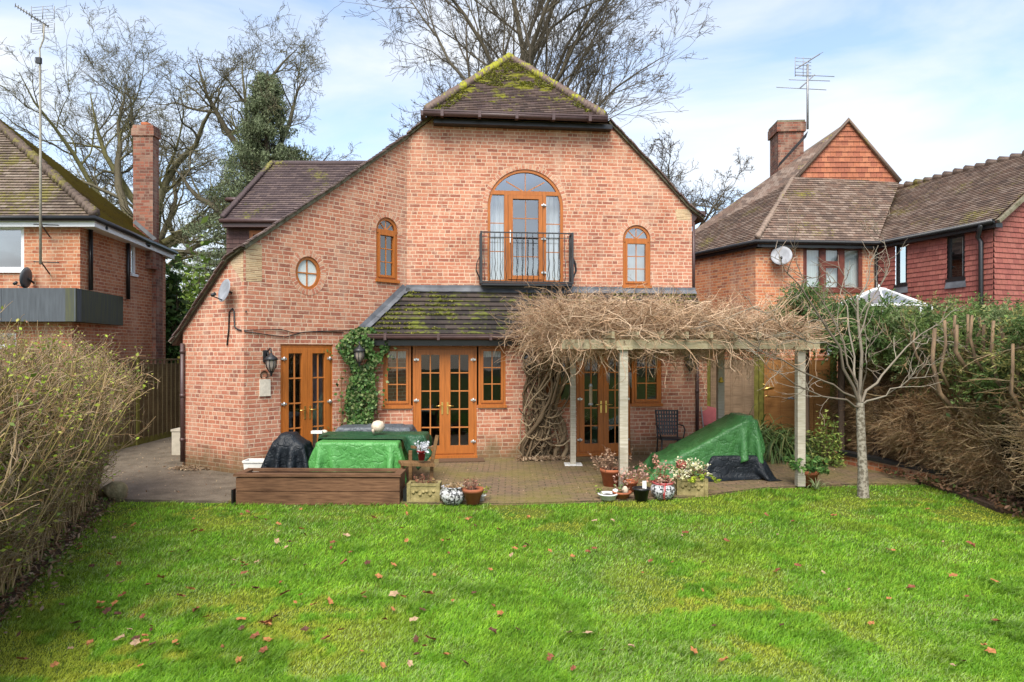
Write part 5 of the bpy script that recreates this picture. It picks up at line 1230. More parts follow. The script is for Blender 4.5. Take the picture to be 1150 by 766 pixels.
# ---------------- left hedge ----------------
rs = np.random.RandomState(12)
hl = thing('twiggy_hedge', 'tall half bare hedge with tiny green buds along the left of the lawn', 'hedge', (-5.0, 7.5, 0))
def base_pt(s_): # s 0..1 from far end to near end (goes past the frame edge)
    a = np.array([-5.98, 9.95]); b = np.array([-3.33, 3.3]); return a[None] * (1 - s_[:, None]) + b[None] * s_[:, None]
tan_ = nrm(np.array([[-3.25 + 5.92, 3.4 - 10.35]]))[0]; out_ = np.array([-tan_[1], tan_[0]]); out_ = out_ if out_[0] > 0 else -out_
HL_TOP = 2.0
nst = 1500; s_ = rs.uniform(0, 1, nst); bp = base_pt(s_) - out_[None] * rs.uniform(-.02, .75, (nst, 1)); S = np.concatenate([bp, np.full((nst, 1), -.02)], 1)
D = np.stack([-out_[0] * .03 + tan_[0] * rs.normal(size=nst) * .30, -out_[1] * .03 + tan_[1] * rs.normal(size=nst) * .30, np.ones(nst)], -1) + rs.normal(size=(nst, 3)) * .05
ht = HL_TOP * rs.uniform(.80, 1.12, nst); P = walk(S, D, ht, 9, .10, .05)
nb = NB(); HC = [(.33, .22, .105), (.44, .31, .16), (.25, .16, .08), (.30, .23, .08)]
nb.tubes(P, rs.uniform(.004, .012, (nst, 1)) * np.linspace(1, .45, 9)[None], colmix(nst, HC), 4); nb.build('stems', M['twig'], hl)
nb = NB(); S, D, tt = sprout(P, 14, .12, 1, .85); n = len(S); D[:, :2] += out_[None] * .12; D[:, 2] += .35; L_ = rs.uniform(.12, .42, n)
T1 = walk(S, D, L_, 5, .25, .06); nb.tubes(T1, .0042 * np.linspace(1, .6, 5)[None].repeat(n, 0), colmix(n, HC + [(.30, .2, .12)]), 3)
S, D, tt = sprout(T1, 2, .2, 1, .8); n = len(S); T2 = walk(S, D, rs.uniform(.06, .22, n), 4, .25, .05); nb.tubes(T2, .003 * np.linspace(1, .7, 4)[None].repeat(n, 0), colmix(n, [(.34, .25, .16), (.24, .17, .1)]), 3)
# loose whips above the top
k_ = 420; s2 = rs.uniform(0, 1, k_); bp = base_pt(s2) - out_[None] * rs.uniform(0, .7, (k_, 1)); W_ = walk(np.concatenate([bp, rs.uniform(1.55, 1.95, (k_, 1))], 1), rs.normal(size=(k_, 3)) * .55 + [.12, 0, 1], rs.uniform(.2, .6, k_), 7, .14, .01, .12)
nb.tubes(W_, .0045 * np.linspace(1, .45, 7)[None].repeat(k_, 0), colmix(k_, [(.40, .30, .18), (.34, .22, .13)]), 3)
nb.build('twigs', M['twig'], hl)
nb = NB(); ends = np.concatenate([T1[:, -1], T2[:, -1], T2[:, 2], W_[:, 3:].reshape(-1, 3)]); pick = rs.rand(len(ends)) < .42 * (.3 + 1.4 * vnoise(ends[:, 1], ends[:, 2], 1.6, 6)); Cn = ends[pick] + rs.normal(size=(pick.sum(), 3)) * .02
nb.leafcloud(Cn, .017, colmix(len(Cn), [(.30, .40, .03), (.30, .34, .05), (.15, .22, .03), (.38, .36, .08)]), aspect=.55)
dn = rs.rand(len(ends)) < .08; Cn = ends[dn]; nb.leafcloud(Cn, .02, colmix(len(Cn), [(.30, .17, .08), (.22, .11, .05)])); nb.build('leaves', M['leaf'], hl)
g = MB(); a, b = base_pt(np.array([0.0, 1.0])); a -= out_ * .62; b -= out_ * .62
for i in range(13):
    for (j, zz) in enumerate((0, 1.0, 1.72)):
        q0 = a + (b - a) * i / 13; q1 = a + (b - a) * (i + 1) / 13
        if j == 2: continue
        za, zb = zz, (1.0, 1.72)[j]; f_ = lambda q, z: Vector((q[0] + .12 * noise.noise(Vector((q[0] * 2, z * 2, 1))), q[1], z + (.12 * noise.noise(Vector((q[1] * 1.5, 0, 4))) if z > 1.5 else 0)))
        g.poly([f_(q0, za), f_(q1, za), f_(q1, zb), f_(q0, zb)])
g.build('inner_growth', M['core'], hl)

# ---------------- right hedge ----------------
rs = np.random.RandomState(14)
hr = thing('conifer_hedge', 'overgrown conifer hedge with brown dead inside and green top at right', 'hedge', (7.6, 11, 0))
YA, YB = 6.8, 14.6
def face_x(y): return 6.62 + .10 * np.sin(y * 2.1) + .06 * np.sin(y * 4.7 + 1) + (y > 13.2) * .3 * (y - 13.2)
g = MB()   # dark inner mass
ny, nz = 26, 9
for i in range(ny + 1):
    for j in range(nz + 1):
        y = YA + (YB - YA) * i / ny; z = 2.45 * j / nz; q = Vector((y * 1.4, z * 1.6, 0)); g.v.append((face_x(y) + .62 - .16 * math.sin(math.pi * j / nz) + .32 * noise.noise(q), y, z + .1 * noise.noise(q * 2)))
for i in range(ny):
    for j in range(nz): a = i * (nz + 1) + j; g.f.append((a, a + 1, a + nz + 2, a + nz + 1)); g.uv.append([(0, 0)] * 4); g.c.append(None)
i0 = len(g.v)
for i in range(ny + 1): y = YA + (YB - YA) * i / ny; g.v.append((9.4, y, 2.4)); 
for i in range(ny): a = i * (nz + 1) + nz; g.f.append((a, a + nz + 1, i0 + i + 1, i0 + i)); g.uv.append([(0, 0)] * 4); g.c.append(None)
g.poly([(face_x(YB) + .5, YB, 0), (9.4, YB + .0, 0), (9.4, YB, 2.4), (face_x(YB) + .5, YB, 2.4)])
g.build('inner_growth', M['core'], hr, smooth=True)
# dead sprays, in clumps that share a direction
nb = NB(); ncl = 760; cy = rs.uniform(YA, YB, ncl); cz = rs.uniform(.08, 1.95, ncl) ; keep = vnoise(cy, cz, 1.1, 17) > .25
cy, cz = cy[keep], cz[keep]; ncl = len(cy); bul = .34 * np.sin(np.clip(cz / 1.6, 0, 1) * np.pi)
cx = face_x(cy) + .42 - bul + rs.uniform(0, .22, ncl)
per = 60; cd_ = np.stack([rs.uniform(-1.1, -.5, ncl), rs.uniform(-.9, .35, ncl), rs.uniform(-.55, .55, ncl)], -1); S = np.stack([cx, cy, cz], -1)[:, None] + rs.normal(size=(ncl, per, 3)) * [.06, .14, .10]
D = cd_[:, None] + rs.normal(size=(ncl, per, 3)) * .42; T1 = walk(S.reshape(-1, 3), D.reshape(-1, 3), rs.uniform(.12, .42, ncl * per), 5, .16, .02, .05)
DC = [(.36, .22, .11), (.46, .31, .17), (.26, .15, .075), (.33, .24, .11), (.54, .39, .23)]; cc_ = colmix(ncl, DC, .18); cc2 = np.repeat(cc_, per, 0) * rs.uniform(.7, 1.3, (ncl * per, 1))
nb.tubes(T1, .0045 * np.linspace(1, .5, 5)[None].repeat(len(T1), 0), cc2, 3)
S, D, tt = sprout(T1[::2], 2, .3, 1, .6); T2 = walk(S, D, rs.uniform(.04, .13, len(S)), 3, .2); nb.tubes(T2, .0035 * np.linspace(1, .6, 3)[None].repeat(len(S), 0), np.repeat(cc2[::2], 2, 0), 3)
nb.build('dead_foliage', M['twig'], hr)
# long bowed branches
nb = NB(); k_ = 110; y = rs.uniform(7.2, 12.6, k_); S = np.stack([face_x(y) + rs.uniform(.1, .55, k_), y, rs.uniform(1.2, 2.3, k_)], -1); D = np.stack([rs.uniform(-.7, -.1, k_), rs.choice([-1, 1], k_) * rs.uniform(.4, 1, k_), rs.uniform(-.7, .2, k_)], -1)
P = walk(S, D, rs.uniform(.4, 1.0, k_), 10, .14, .05); nb.tubes(P, rs.uniform(.006, .016, (k_, 1)) * np.linspace(1, .5, 10)[None], colmix(k_, [(.19, .15, .08), (.24, .18, .10), (.15, .11, .06)]), 4)
S, D, tt = sprout(P, 6, .3, 1, .5); nb.tubes(walk(S, D, rs.uniform(.15, .5, len(S)), 5, .15), .0045 * np.linspace(1, .5, 5)[None].repeat(len(S), 0), colmix(len(S), DC), 3); nb.build('branches', M['twig'], hr)
# cut stumps
for px_, y0, y1, Yd, rr, lean in ((1050, 442, 365, 10.0, .036, .12), (1060, 415, 362, 9.9, .03, 0), (1071, 385, 354, 10, .033, .05), (1077, 395, 365, 9.6, .03, -.03), (1086, 392, 352, 10, .026, 0), (1092, 405, 356, 9.7, .03, .04), (1097, 385, 350, 10.1, .03, -.02), (1103, 400, 352, 9.8, .032, .03),
        (1108, 385, 358, 10.2, .025, 0), (1118, 428, 358, 9.2, .034, .03), (1121, 392, 354, 9.8, .026, -.03), (1139, 440, 380, 8.6, .034, .0), (1147, 430, 370, 8.9, .03, .04), (1128, 405, 365, 9.4, .024, 0), (1030, 400, 368, 10.6, .028, .02)):
    X_ = at(px_ + U(-3, 3), y1 + U(-3, 7), Yd); Z0 = at(px_, y0, Yd).z; g = MB(); lean += U(-.12, .12); rr *= U(.6, 1.0); g.tube([Vector((X_.x + .25 + lean, Yd + .1, Z0 - .35)), Vector((X_.x + lean * .5 - .02, Yd, Z0)), Vector((X_.x - lean * .2, Yd, (Z0 + X_.z) / 2)), X_], [rr * 1.1, rr * 1.15, rr, rr * .95], 8); g.build('cut_stem', M['stump'] if 'stump' in M else M.setdefault('stump', m_plain('cut_stem_bark', (.25, .165, .095), .9, 22, .5, c2=(.09, .06, .04), sx=(1, 1, .25), bump=.5)), hr)
# ivy leaves creeping over the cut stems
nb = NB(); k_ = 150; yy = rs.uniform(7.6, 12.2, k_); S = np.stack([6.75 + rs.uniform(-.15, .35, k_), yy, rs.uniform(1.35, 2.7, k_)], -1); Cn = (S[:, None] + rs.normal(size=(k_, 46, 3)) * [.10, .14, .13]).reshape(-1, 3); nb.leafcloud(Cn, .024, colmix(len(Cn), [(.09, .15, .04), (.13, .2, .05), (.06, .1, .03), (.2, .2, .08)], .25), aspect=.6); nb.build('ivy_leaves', M['leaf'], hr)
# green top
nb = NB(); ncl = 620; cy = rs.uniform(YA, YB, ncl); S = np.stack([face_x(cy) + rs.uniform(-.05, 1.7, ncl), cy, 2.42 + .12 * np.sin(cy * 1.7) + rs.uniform(-.62, .30, ncl)], -1)
S[:, 2] -= np.where(S[:, 0] < face_x(cy) + .3, rs.uniform(0, .3, ncl), 0)
per = 14; D = (np.stack([rs.uniform(-1, .2, ncl), rs.uniform(-.9, .6, ncl), rs.uniform(-.2, .75, ncl)], -1)[:, None] + rs.normal(size=(ncl, per, 3)) * .4).reshape(-1, 3)
P = walk((S[:, None] + rs.normal(size=(ncl, per, 3)) * .08).reshape(-1, 3), D, rs.uniform(.14, .36, ncl * per), 5, .12, 0, .2)
nl_ = 15; t_ = rs.uniform(.1, 1, (len(P), nl_)) * 3.99; ii = t_.astype(int); ff = (t_ - ii)[..., None]; ar = np.arange(len(P))[:, None]; Cn = P[ar, ii] * (1 - ff) + P[ar, ii + 1] * ff; T = nrm(P[ar, ii + 1] - P[ar, ii])
sd_ = rs.normal(size=T.shape); sd_[..., 2] *= .4; sd_ = nrm(sd_ - T * (sd_ * T).sum(-1, keepdims=True)); A = nrm(T * .8 + sd_) * rs.uniform(.02, .045, (len(P), nl_, 1)); B = nrm(np.cross(A, rs.normal(size=A.shape))) * .009
gc = np.array([(.12, .18, .045), (.17, .23, .06), (.08, .13, .035), (.30, .28, .09), (.16, .21, .08)])[rs.randint(0, 5, ncl)]; gcl = np.repeat(gc, per, 0)[:, None] * rs.uniform(.65, 1.4, (len(P), nl_, 1)); nb.leaves((Cn + A).reshape(-1, 3), A.reshape(-1, 3), B.reshape(-1, 3), gcl.reshape(-1, 3)); nb.build('green_foliage', M['leaf'], hr)
# litter under the hedge
nb = NB(); k_ = 3500; y = rs.uniform(7.0, 13.5, k_); Cn = np.stack([face_x(y) + rs.uniform(-.22, .6, k_), y, .045 + rs.uniform(0, .08, k_)], -1); nb.leafcloud(Cn, .03, colmix(k_, [(.16, .08, .04), (.22, .12, .07), (.10, .06, .03), (.06, .09, .02)]), up=1.5)
k_ = 3200; s2 = rs.uniform(0, 1, k_); bp = base_pt(s2) + out_[None] * (rs.normal(size=(k_, 1)) * .13 + .02); Cn = np.concatenate([bp, rs.uniform(.0, .035, (k_, 1))], 1); nb.leafcloud(Cn, .024, colmix(k_, [(.26, .16, .09), (.35, .25, .16), (.16, .08, .04), (.10, .16, .03), (.17, .2, .04)]), up=1.5)
stuff(nb.build('leaf_litter', M['leaf']), 'dead leaves and moss along the foot of the hedges', 'leaf litter')
# soft green cypress behind the pergola
def cypress(label, px, py, Y, rx, seed, ry=None, zb=1.0):
    global rs
    rs = np.random.RandomState(seed); top = at(px, py, Y); t = thing('cypress_bush', label, 'bush', (top.x, Y, 0)); n = 190; ry = ry or rx
    d = rs.normal(size=(n, 3)); d[:, 2] = np.abs(d[:, 2]); d = nrm(d); S = np.array([top.x, Y, zb]) + d * np.array([rx * .45, ry * .45, (top.z - zb) * .6]); Dd = d * [1, 1, .6]
    P = walk(S, Dd, rs.uniform(.5, .95, n) * rx, 6, .12, .03, .25); nb = NB(); nb.tubes(P, np.linspace(.012, .004, 6)[None].repeat(n, 0), colmix(n, [(.09, .07, .03)]), 3)
    nb.tubes(np.array([[(top.x, Y, 0), (top.x, Y, zb + .2), (top.x, Y, (zb + top.z) / 2)]]), np.array([[.07, .06, .03]]), [(.1, .07, .05)], 6); nb.build('stems', M['twig'], t)
    S2, D2, _ = sprout(P, 9, .1, 1, .6); P2 = walk(S2, D2, rs.uniform(.12, .3, len(S2)), 4, .1, 0, .1); nl_ = 16; t_ = rs.uniform(0, 1, (len(P2), nl_)) * 2.99; ii = t_.astype(int); ff = (t_ - ii)[..., None]; ar = np.arange(len(P2))[:, None]
    Cn = P2[ar, ii] * (1 - ff) + P2[ar, ii + 1] * ff; T = nrm(P2[ar, ii + 1] - P2[ar, ii]); sd_ = rs.normal(size=T.shape); sd_ = nrm(sd_ - T * (sd_ * T).sum(-1, keepdims=True)); A = nrm(T * .8 + sd_) * .035; B = nrm(np.cross(A, rs.normal(size=A.shape))) * .009
    gc = np.array([(.07, .14, .035), (.11, .19, .05), (.16, .23, .08)])[rs.randint(0, 3, len(P2))][:, None] * rs.uniform(.7, 1.35, (len(P2), nl_, 1)); nb = NB(); nb.leaves(Cn.reshape(-1, 3), A.reshape(-1, 3), B.reshape(-1, 3), gc.reshape(-1, 3)); nb.build('foliage', M['leaf'], t)
cypress('bright green cypress bush behind the right end of the pergola', 905, 325, 13.6, .62, 51, zb=2.3)
cypress('small cypress bush tucked under the conservatory roof', 945, 346, 13.4, .55, 53, zb=2.4)
cypress('green cypress bush with feathery sprays left of the cut hedge stems', 985, 352, 12.6, .75, 52, zb=2.2)

# ---------------- small bare tree on the lawn ----------------
rs = np.random.RandomState(22)
tb = gnd(969.5, 558, -.03); Yt_ = tb.y
tr = thing('young_tree', 'small bare tree with lichen grey bark on the right of the lawn', 'tree', tb)
def pl_(L_, Y0, dy): return np.array([[tuple(at(x, y, Y0 + dy * k / (len(L_) - 1))) for k, (x, y) in enumerate(L_)]])
LB = [(.20, .17, .13), (.27, .235, .18), (.14, .115, .085)]
nb = NB(); T = pl_([(969.5, 560), (969, 530), (967.5, 500), (966.5, 475), (966, 452)], Yt_, 0); nb.tubes(T, np.array([[.085, .068, .062, .06, .058]]), [(.36, .32, .26)], 12); nb.build('trunk', M['bark_l'] if 'bark_l' in M else M.setdefault('bark_l', m_plain('lichen_bark', (.30, .27, .21), .9, 26, .4, c2=(.12, .10, .07), bump=.8, bd=.01, ns=(.45, .6))), tr)
nb = NB(); subs = []
for L_, dy, r_ in (([(966, 456), (955, 425), (941, 391), (923, 355), (905, 330), (890, 311), (873, 286)], -.5, .032), ([(965, 450), (960, 425), (956, 410), (950.5, 355), (945, 322), (950, 300)], .4, .028), ([(965.5, 452), (965, 410), (964, 373), (963, 344), (970, 322), (978, 305), (985, 276)], .1, .034),
      ([(968, 452), (980, 432), (996, 417), (1025, 384), (1055, 360), (1086, 343)], .5, .028), ([(966, 458), (952, 452), (930, 447), (905, 435), (872, 420), (848, 404)], -.8, .024), ([(965, 448), (945, 434), (923, 426), (886, 413), (857, 391), (818, 371), (790, 362)], -.5, .022),
      ([(968, 455), (985, 447), (1003, 439), (1033, 420), (1062, 403)], -.5, .02), ([(967, 447), (971, 417), (980, 402), (977, 380)], -.5, .016), ([(963, 430), (945, 380), (925, 340), (898, 300), (885, 262)], .5, .02), ([(964, 380), (975, 350), (992, 320), (1000, 290), (990, 262), (975, 255)], .3, .015),
      ([(941, 391), (915, 385), (880, 370), (850, 345)], -.9, .014), ([(1025, 384), (1050, 382), (1075, 375)], .2, .012), ([(963, 344), (945, 320), (925, 312), (900, 318), (885, 330)], -.2, .013)):
    k7 = [L_[0]]; 
    pts8 = np.array(L_, float); tt = np.linspace(0, len(L_) - 1, 10); xs = np.interp(tt, range(len(L_)), pts8[:, 0]); ys = np.interp(tt, range(len(L_)), pts8[:, 1]); xs[1:] += rs.normal(size=9) * 2.4; ys[1:] += rs.normal(size=9) * 2.0
    P = pl_(list(zip(xs, ys)), Yt_, dy); nb.tubes(P, (r_ * .8 * np.linspace(1, .15, 10))[None], colmix(1, LB, .05), 7); subs.append(P[0])
P = np.array(subs); S, D, tt = sprout(P, 9, .3, 1, .7); L_ = rs.uniform(.18, .6, len(S)) * (1.3 - .5 * tt); P2 = walk(S, D, L_, 7, .2, .03); nb.tubes(P2, .0065 * np.linspace(1, .4, 7)[None].repeat(len(P2), 0), colmix(len(P2), LB), 4)
S, D, tt = sprout(P2, 3, .3, 1, .7); P3 = walk(S, D, rs.uniform(.06, .28, len(S)), 5, .2, .03); nb.tubes(P3, .0042 * np.linspace(1, .6, 5)[None].repeat(len(P3), 0), colmix(len(P3), [(.25, .19, .14), (.32, .26, .2)]), 3)
nb.build('branches', M['twig'], tr)

# ---------------- pergola and wisteria ----------------
pg = thing('pergola', 'pale timber pergola with four posts in front of the right doors', 'pergola', (2.8, 11.6, 0))
fl_, frr, bl_, brr = gnd(700, 549), gnd(898.5, 545.5), gnd(643.5, 522), at(809, 400, 12.75); brr.z = 0
zb0 = 2.13
for p, w_ in ((fl_, .125), (frr, .12), (bl_, .10), (brr, .12)):
    g = MB(); g.obox(Vector((p.x, p.y, zb0 / 2)), (0, 0, 1), (1, 0, 0), (0, 1, 0), zb0 / 2, w_ / 2, w_ / 2); g.build('post', M['perg'], pg)
g = MB(); g.obox(bl_ + Vector((0, 0, .012)), (1, 0, 0), (0, 1, 0), (0, 0, 1), .16, .13, .012); g.build('post_foot', M['white_pl'], pg)
g = MB(); a, b = fl_ + Vector((-.95, -.05, zb0 + .085)), frr + Vector((.28, 0, zb0 + .085)); g.bar(a - Vector((0, .04, 0)), b - Vector((0, .04, 0)), .05, .14); g.build('front_beam', M['beam'], pg)
g = MB(); g.bar(bl_ + Vector((-.3, 0, zb0 + .085)), brr + Vector((.4, 0, zb0 + .085)), .05, .17); g.build('rear_beam', M['beam'], pg)
for k in range(9):
    t_ = (k - .6) / 7.4; p = fl_.lerp(frr, t_); q = bl_.lerp(brr, t_); d = (q - p).normalized(); g = MB(); g.bar(p - d * .18 + Vector((0, 0, zb0 + .225)), q + d * .3 + Vector((0, 0, zb0 + .225)), .045, .10); g.build('rafter', M['beam'], pg)
for p in (fl_, frr):
    g = MB(); g.bar(p + Vector((-.35, -.03, zb0 - .02)), p + Vector((-.03, -.03, zb0 - .38)), .04, .07) if 0 else g.obox(p + Vector((0, -.02, zb0 + .03)), (1, 0, 0), (0, 1, 0), (0, 0, 1), .12, .10, .03); g.build('post_cap', M['beam'], pg)
rs = np.random.RandomState(31)
wi = thing('wisteria', 'tangled bare climber spreading over the pergola from twisted stems by the wall', 'climber', FBay.P(FBay.px(610, 500)[0], 0, .25))
WC = [(.25, .18, .105), (.17, .12, .07), (.33, .25, .155), (.12, .085, .05)]
# stems: weave up the wall between the two glazed door groups
nb = NB(); n = 34; s0_ = FBay.px(608, 500)[0]
for k in range(n):
    m = 12; zt3 = U(1.75, 2.6); z = np.linspace(0, zt3, m); w0_ = rs.uniform(-.42, .42); cen = .40 * (z / 2.2) ** 1.3 * 1.0; amp = .10 + .16 * rs.rand(); ph = rs.uniform(0, 6.28); fq = rs.uniform(2.0, 4.5)
    sx_ = s0_ + w0_ * (1 - .35 * z / 2.4) + amp * np.sin(fq * z + ph) * (z > .05) + cen * .25; dd = .12 + .14 * rs.rand() + .10 * np.cos(fq * z * .8 + ph) + .22 * (z / 2.4) ** 2
    P = np.array([[tuple(FBay.P(a, zz_, d_)) for a, zz_, d_ in zip(sx_, z, dd)]]); r_ = rs.choice([.012, .016, .02, .028, .042], p=[.3, .25, .25, .13, .07]); nb.tubes(P, (r_ * np.linspace(1.15, .75, m))[None], colmix(1, WC, .1), 6)
for k in range(34):  # cross loops
    z = rs.uniform(.3, 2.1); a = s0_ + rs.uniform(-.35, .3); L_ = rs.uniform(.25, .6); m = 8; tt = np.linspace(-1, 1, m); P = np.array([[tuple(FBay.P(a + t_ * L_ / 2 * (1 if k % 2 else -1), z + rs.uniform(-.02, .02) - (.12 * (1 - t_ * t_)), .26 + .1 * (1 - t_ * t_))) for t_ in tt]]); nb.tubes(P, np.full((1, m), rs.uniform(.008, .017)), colmix(1, WC, .1), 5)
for k in range(12):  # main runners onto the pergola
    p0 = FBay.P(s0_ + rs.uniform(-.2, .3), 2.1, .4); tgt = fl_.lerp(bl_, rs.rand()).lerp(frr.lerp(brr, rs.rand()), rs.uniform(.3, 1.0)); tgt = Vector((tgt.x, tgt.y, 2.42)); m = 12; P = []
    for j in range(m): t_ = j / (m - 1); q = p0.lerp(tgt, t_); P.append((q.x + rs.normal() * .05, q.y + rs.normal() * .05, q.z + .1 * math.sin(t_ * 3.14) + rs.normal() * .03))
    nb.tubes(np.array([P]), (rs.uniform(.016, .034) * np.linspace(1, .4, m))[None], colmix(1, WC, .1), 6)
nb.build('stems', M['twig'], wi)
nb = NB(); n = 4700; a = rs.uniform(-.35, 1.08, n); b_ = rs.uniform(-.10, 1.15, n); f0, f1, r0_, r1_ = [np.array(q)[:2] for q in (fl_, frr, bl_, brr)]
X2 = (f0 + (f1 - f0) * a[:, None]) * (1 - b_[:, None]) + (r0_ + (r1_ - r0_) * a[:, None]) * b_[:, None]
topz = 2.40 + .52 * np.clip((1.05 - a) * 1.3, .35, 1) * (.7 + .6 * vnoise(X2[:, 0], X2[:, 1], 1.3, 5)); z = 2.22 + (topz - 2.22) * rs.rand(n) ** .9
S = np.concatenate([X2, z[:, None]], 1); D = rs.normal(size=(n, 3)) * [1, .8, .45]; P = walk(S, D, rs.uniform(.25, .95, n), 9, .22, 0, -.02)
keep = P[:, :, 2].max(1) < 3.15; P = P[keep]; n = len(P); TC = [(.50, .33, .20), (.40, .25, .15), (.62, .45, .30), (.24, .145, .08), (.46, .33, .22)]
nb.tubes(P, rs.uniform(.0035, .0085, (n, 1)) * np.linspace(1, .45, 9)[None], colmix(n, TC), 3)
S, D, tt = sprout(P, 2, .2, 1, .8); P2 = walk(S, D, rs.uniform(.08, .35, len(S)), 5, .25); nb.tubes(P2, .0035 * np.linspace(1, .6, 5)[None].repeat(len(S), 0), colmix(len(S), TC), 3)
# hanging curtain around the left end and under the beams
n = 700; a = np.concatenate([rs.uniform(-.36, .0, 480), rs.uniform(0, .9, 220)]); b_ = rs.uniform(-.05, 1.1, n); X2 = (f0 + (f1 - f0) * a[:, None]) * (1 - b_[:, None]) + (r0_ + (r1_ - r0_) * a[:, None]) * b_[:, None]
S = np.concatenate([X2, rs.uniform(2.05, 2.5, (n, 1))], 1); D = rs.normal(size=(n, 3)) * [.7, .5, .3] + [.1, 0, -.5]; P = walk(S, D, rs.uniform(.2, .6, n), 8, .22, .02); nb.tubes(P, rs.uniform(.004, .009, (n, 1)) * np.linspace(1, .45, 8)[None], colmix(n, TC), 3)
nb.build('twigs', M['twig'], wi)
nb = NB(); k_ = 900; a = rs.uniform(-.55, .55, k_); Cn = np.array([tuple(FBay.P(s0_ + x_, z_, d_)) for x_, z_, d_ in zip(a, rs.uniform(.01, .06, k_), rs.uniform(.1, .55, k_))]); nb.leafcloud(Cn, .035, colmix(k_, [(.36, .26, .16), (.45, .33, .22), (.25, .16, .09)]), up=1.2)
stuff(nb.build('leaf_pile', M['leaf']), 'pale dry leaves heaped at the foot of the climber', 'leaf pile')

# ---------------- ivy on the slanted wall ----------------
rs = np.random.RandomState(41); FB0 = FB; FB = FI; iv = thing('ivy', 'green ivy climbing a wooden trellis around the wall lantern', 'climber', FB.P(FB.px(404, 450)[0], 0, 0))
sc_ = FB.px(404, 440)[0]; nb = NB(); n = 26; 
for k in range(n):
    m = 9; zt3 = U(1.2, 2.35); z = np.linspace(0, zt3, m); x_ = sc_ + rs.uniform(-.3, .25) + .08 * np.sin(z * 3 + k); P = np.array([[tuple(FB.P(a, q, .05)) for a, q in zip(x_, z)]]); nb.tubes(P, (np.linspace(.012, .005, m))[None], [(.16, .11, .06)], 4)
nb.build('stems', M['twig'], iv)
g = MB()
for k in range(5): g.fbox(FB, sc_ - .36 + k * .17, sc_ - .34 + k * .17, .05, 1.7, .012, .024)
for k in range(6): g.fbox(FB, sc_ - .38, sc_ + .38, .25 + k * .27, .27 + k * .27, .025, .035)
g.build('trellis', M['timber'], iv)
nb = NB(); n = 7200; z = rs.uniform(.62, 2.55, n); wd = np.interp(z, [.6, 1.0, 1.6, 2.1, 2.4, 2.6], [.14, .36, .41, .36, .24, .08]) * (1 + 1.1 * (vnoise(z, np.sign(rs.rand(n) - .5) * 0, 4.5, 8) - .45)); x_ = sc_ + .02 + np.where(rs.rand(n) < .93, rs.uniform(-1, 1, n), rs.normal(size=n) * .9) * wd + .04 * (z - 1.5)
dens = vnoise(x_, z, 4.2, 19); kp = rs.rand(n) < np.clip((dens - .12) * 3, 0, 1) * np.interp(z, [.6, 1.0, 1.3], [.35, .7, 1]); x_, z = x_[kp], z[kp]; n = len(z); dpt = .05 + .20 * rs.rand(n) * (.4 + vnoise(x_, z, 3, 2))
Cn = np.array([tuple(FB.P(a, q, d_)) for a, q, d_ in zip(x_, z, dpt)]); Nn = np.array(FB.n) + rs.normal(size=(n, 3)) * .55; A = nrm(np.cross(Nn, rs.normal(size=(n, 3)))); B = nrm(np.cross(A, Nn)); sz = rs.uniform(.022, .045, (n, 1))
nb.leaves(Cn, A * sz, B * sz * .75, colmix(n, [(.05, .12, .025), (.08, .17, .035), (.035, .08, .02), (.13, .21, .06), (.2, .24, .09)], .2)); nb.build('leaves', M['leaf'], iv)

FB = FB0

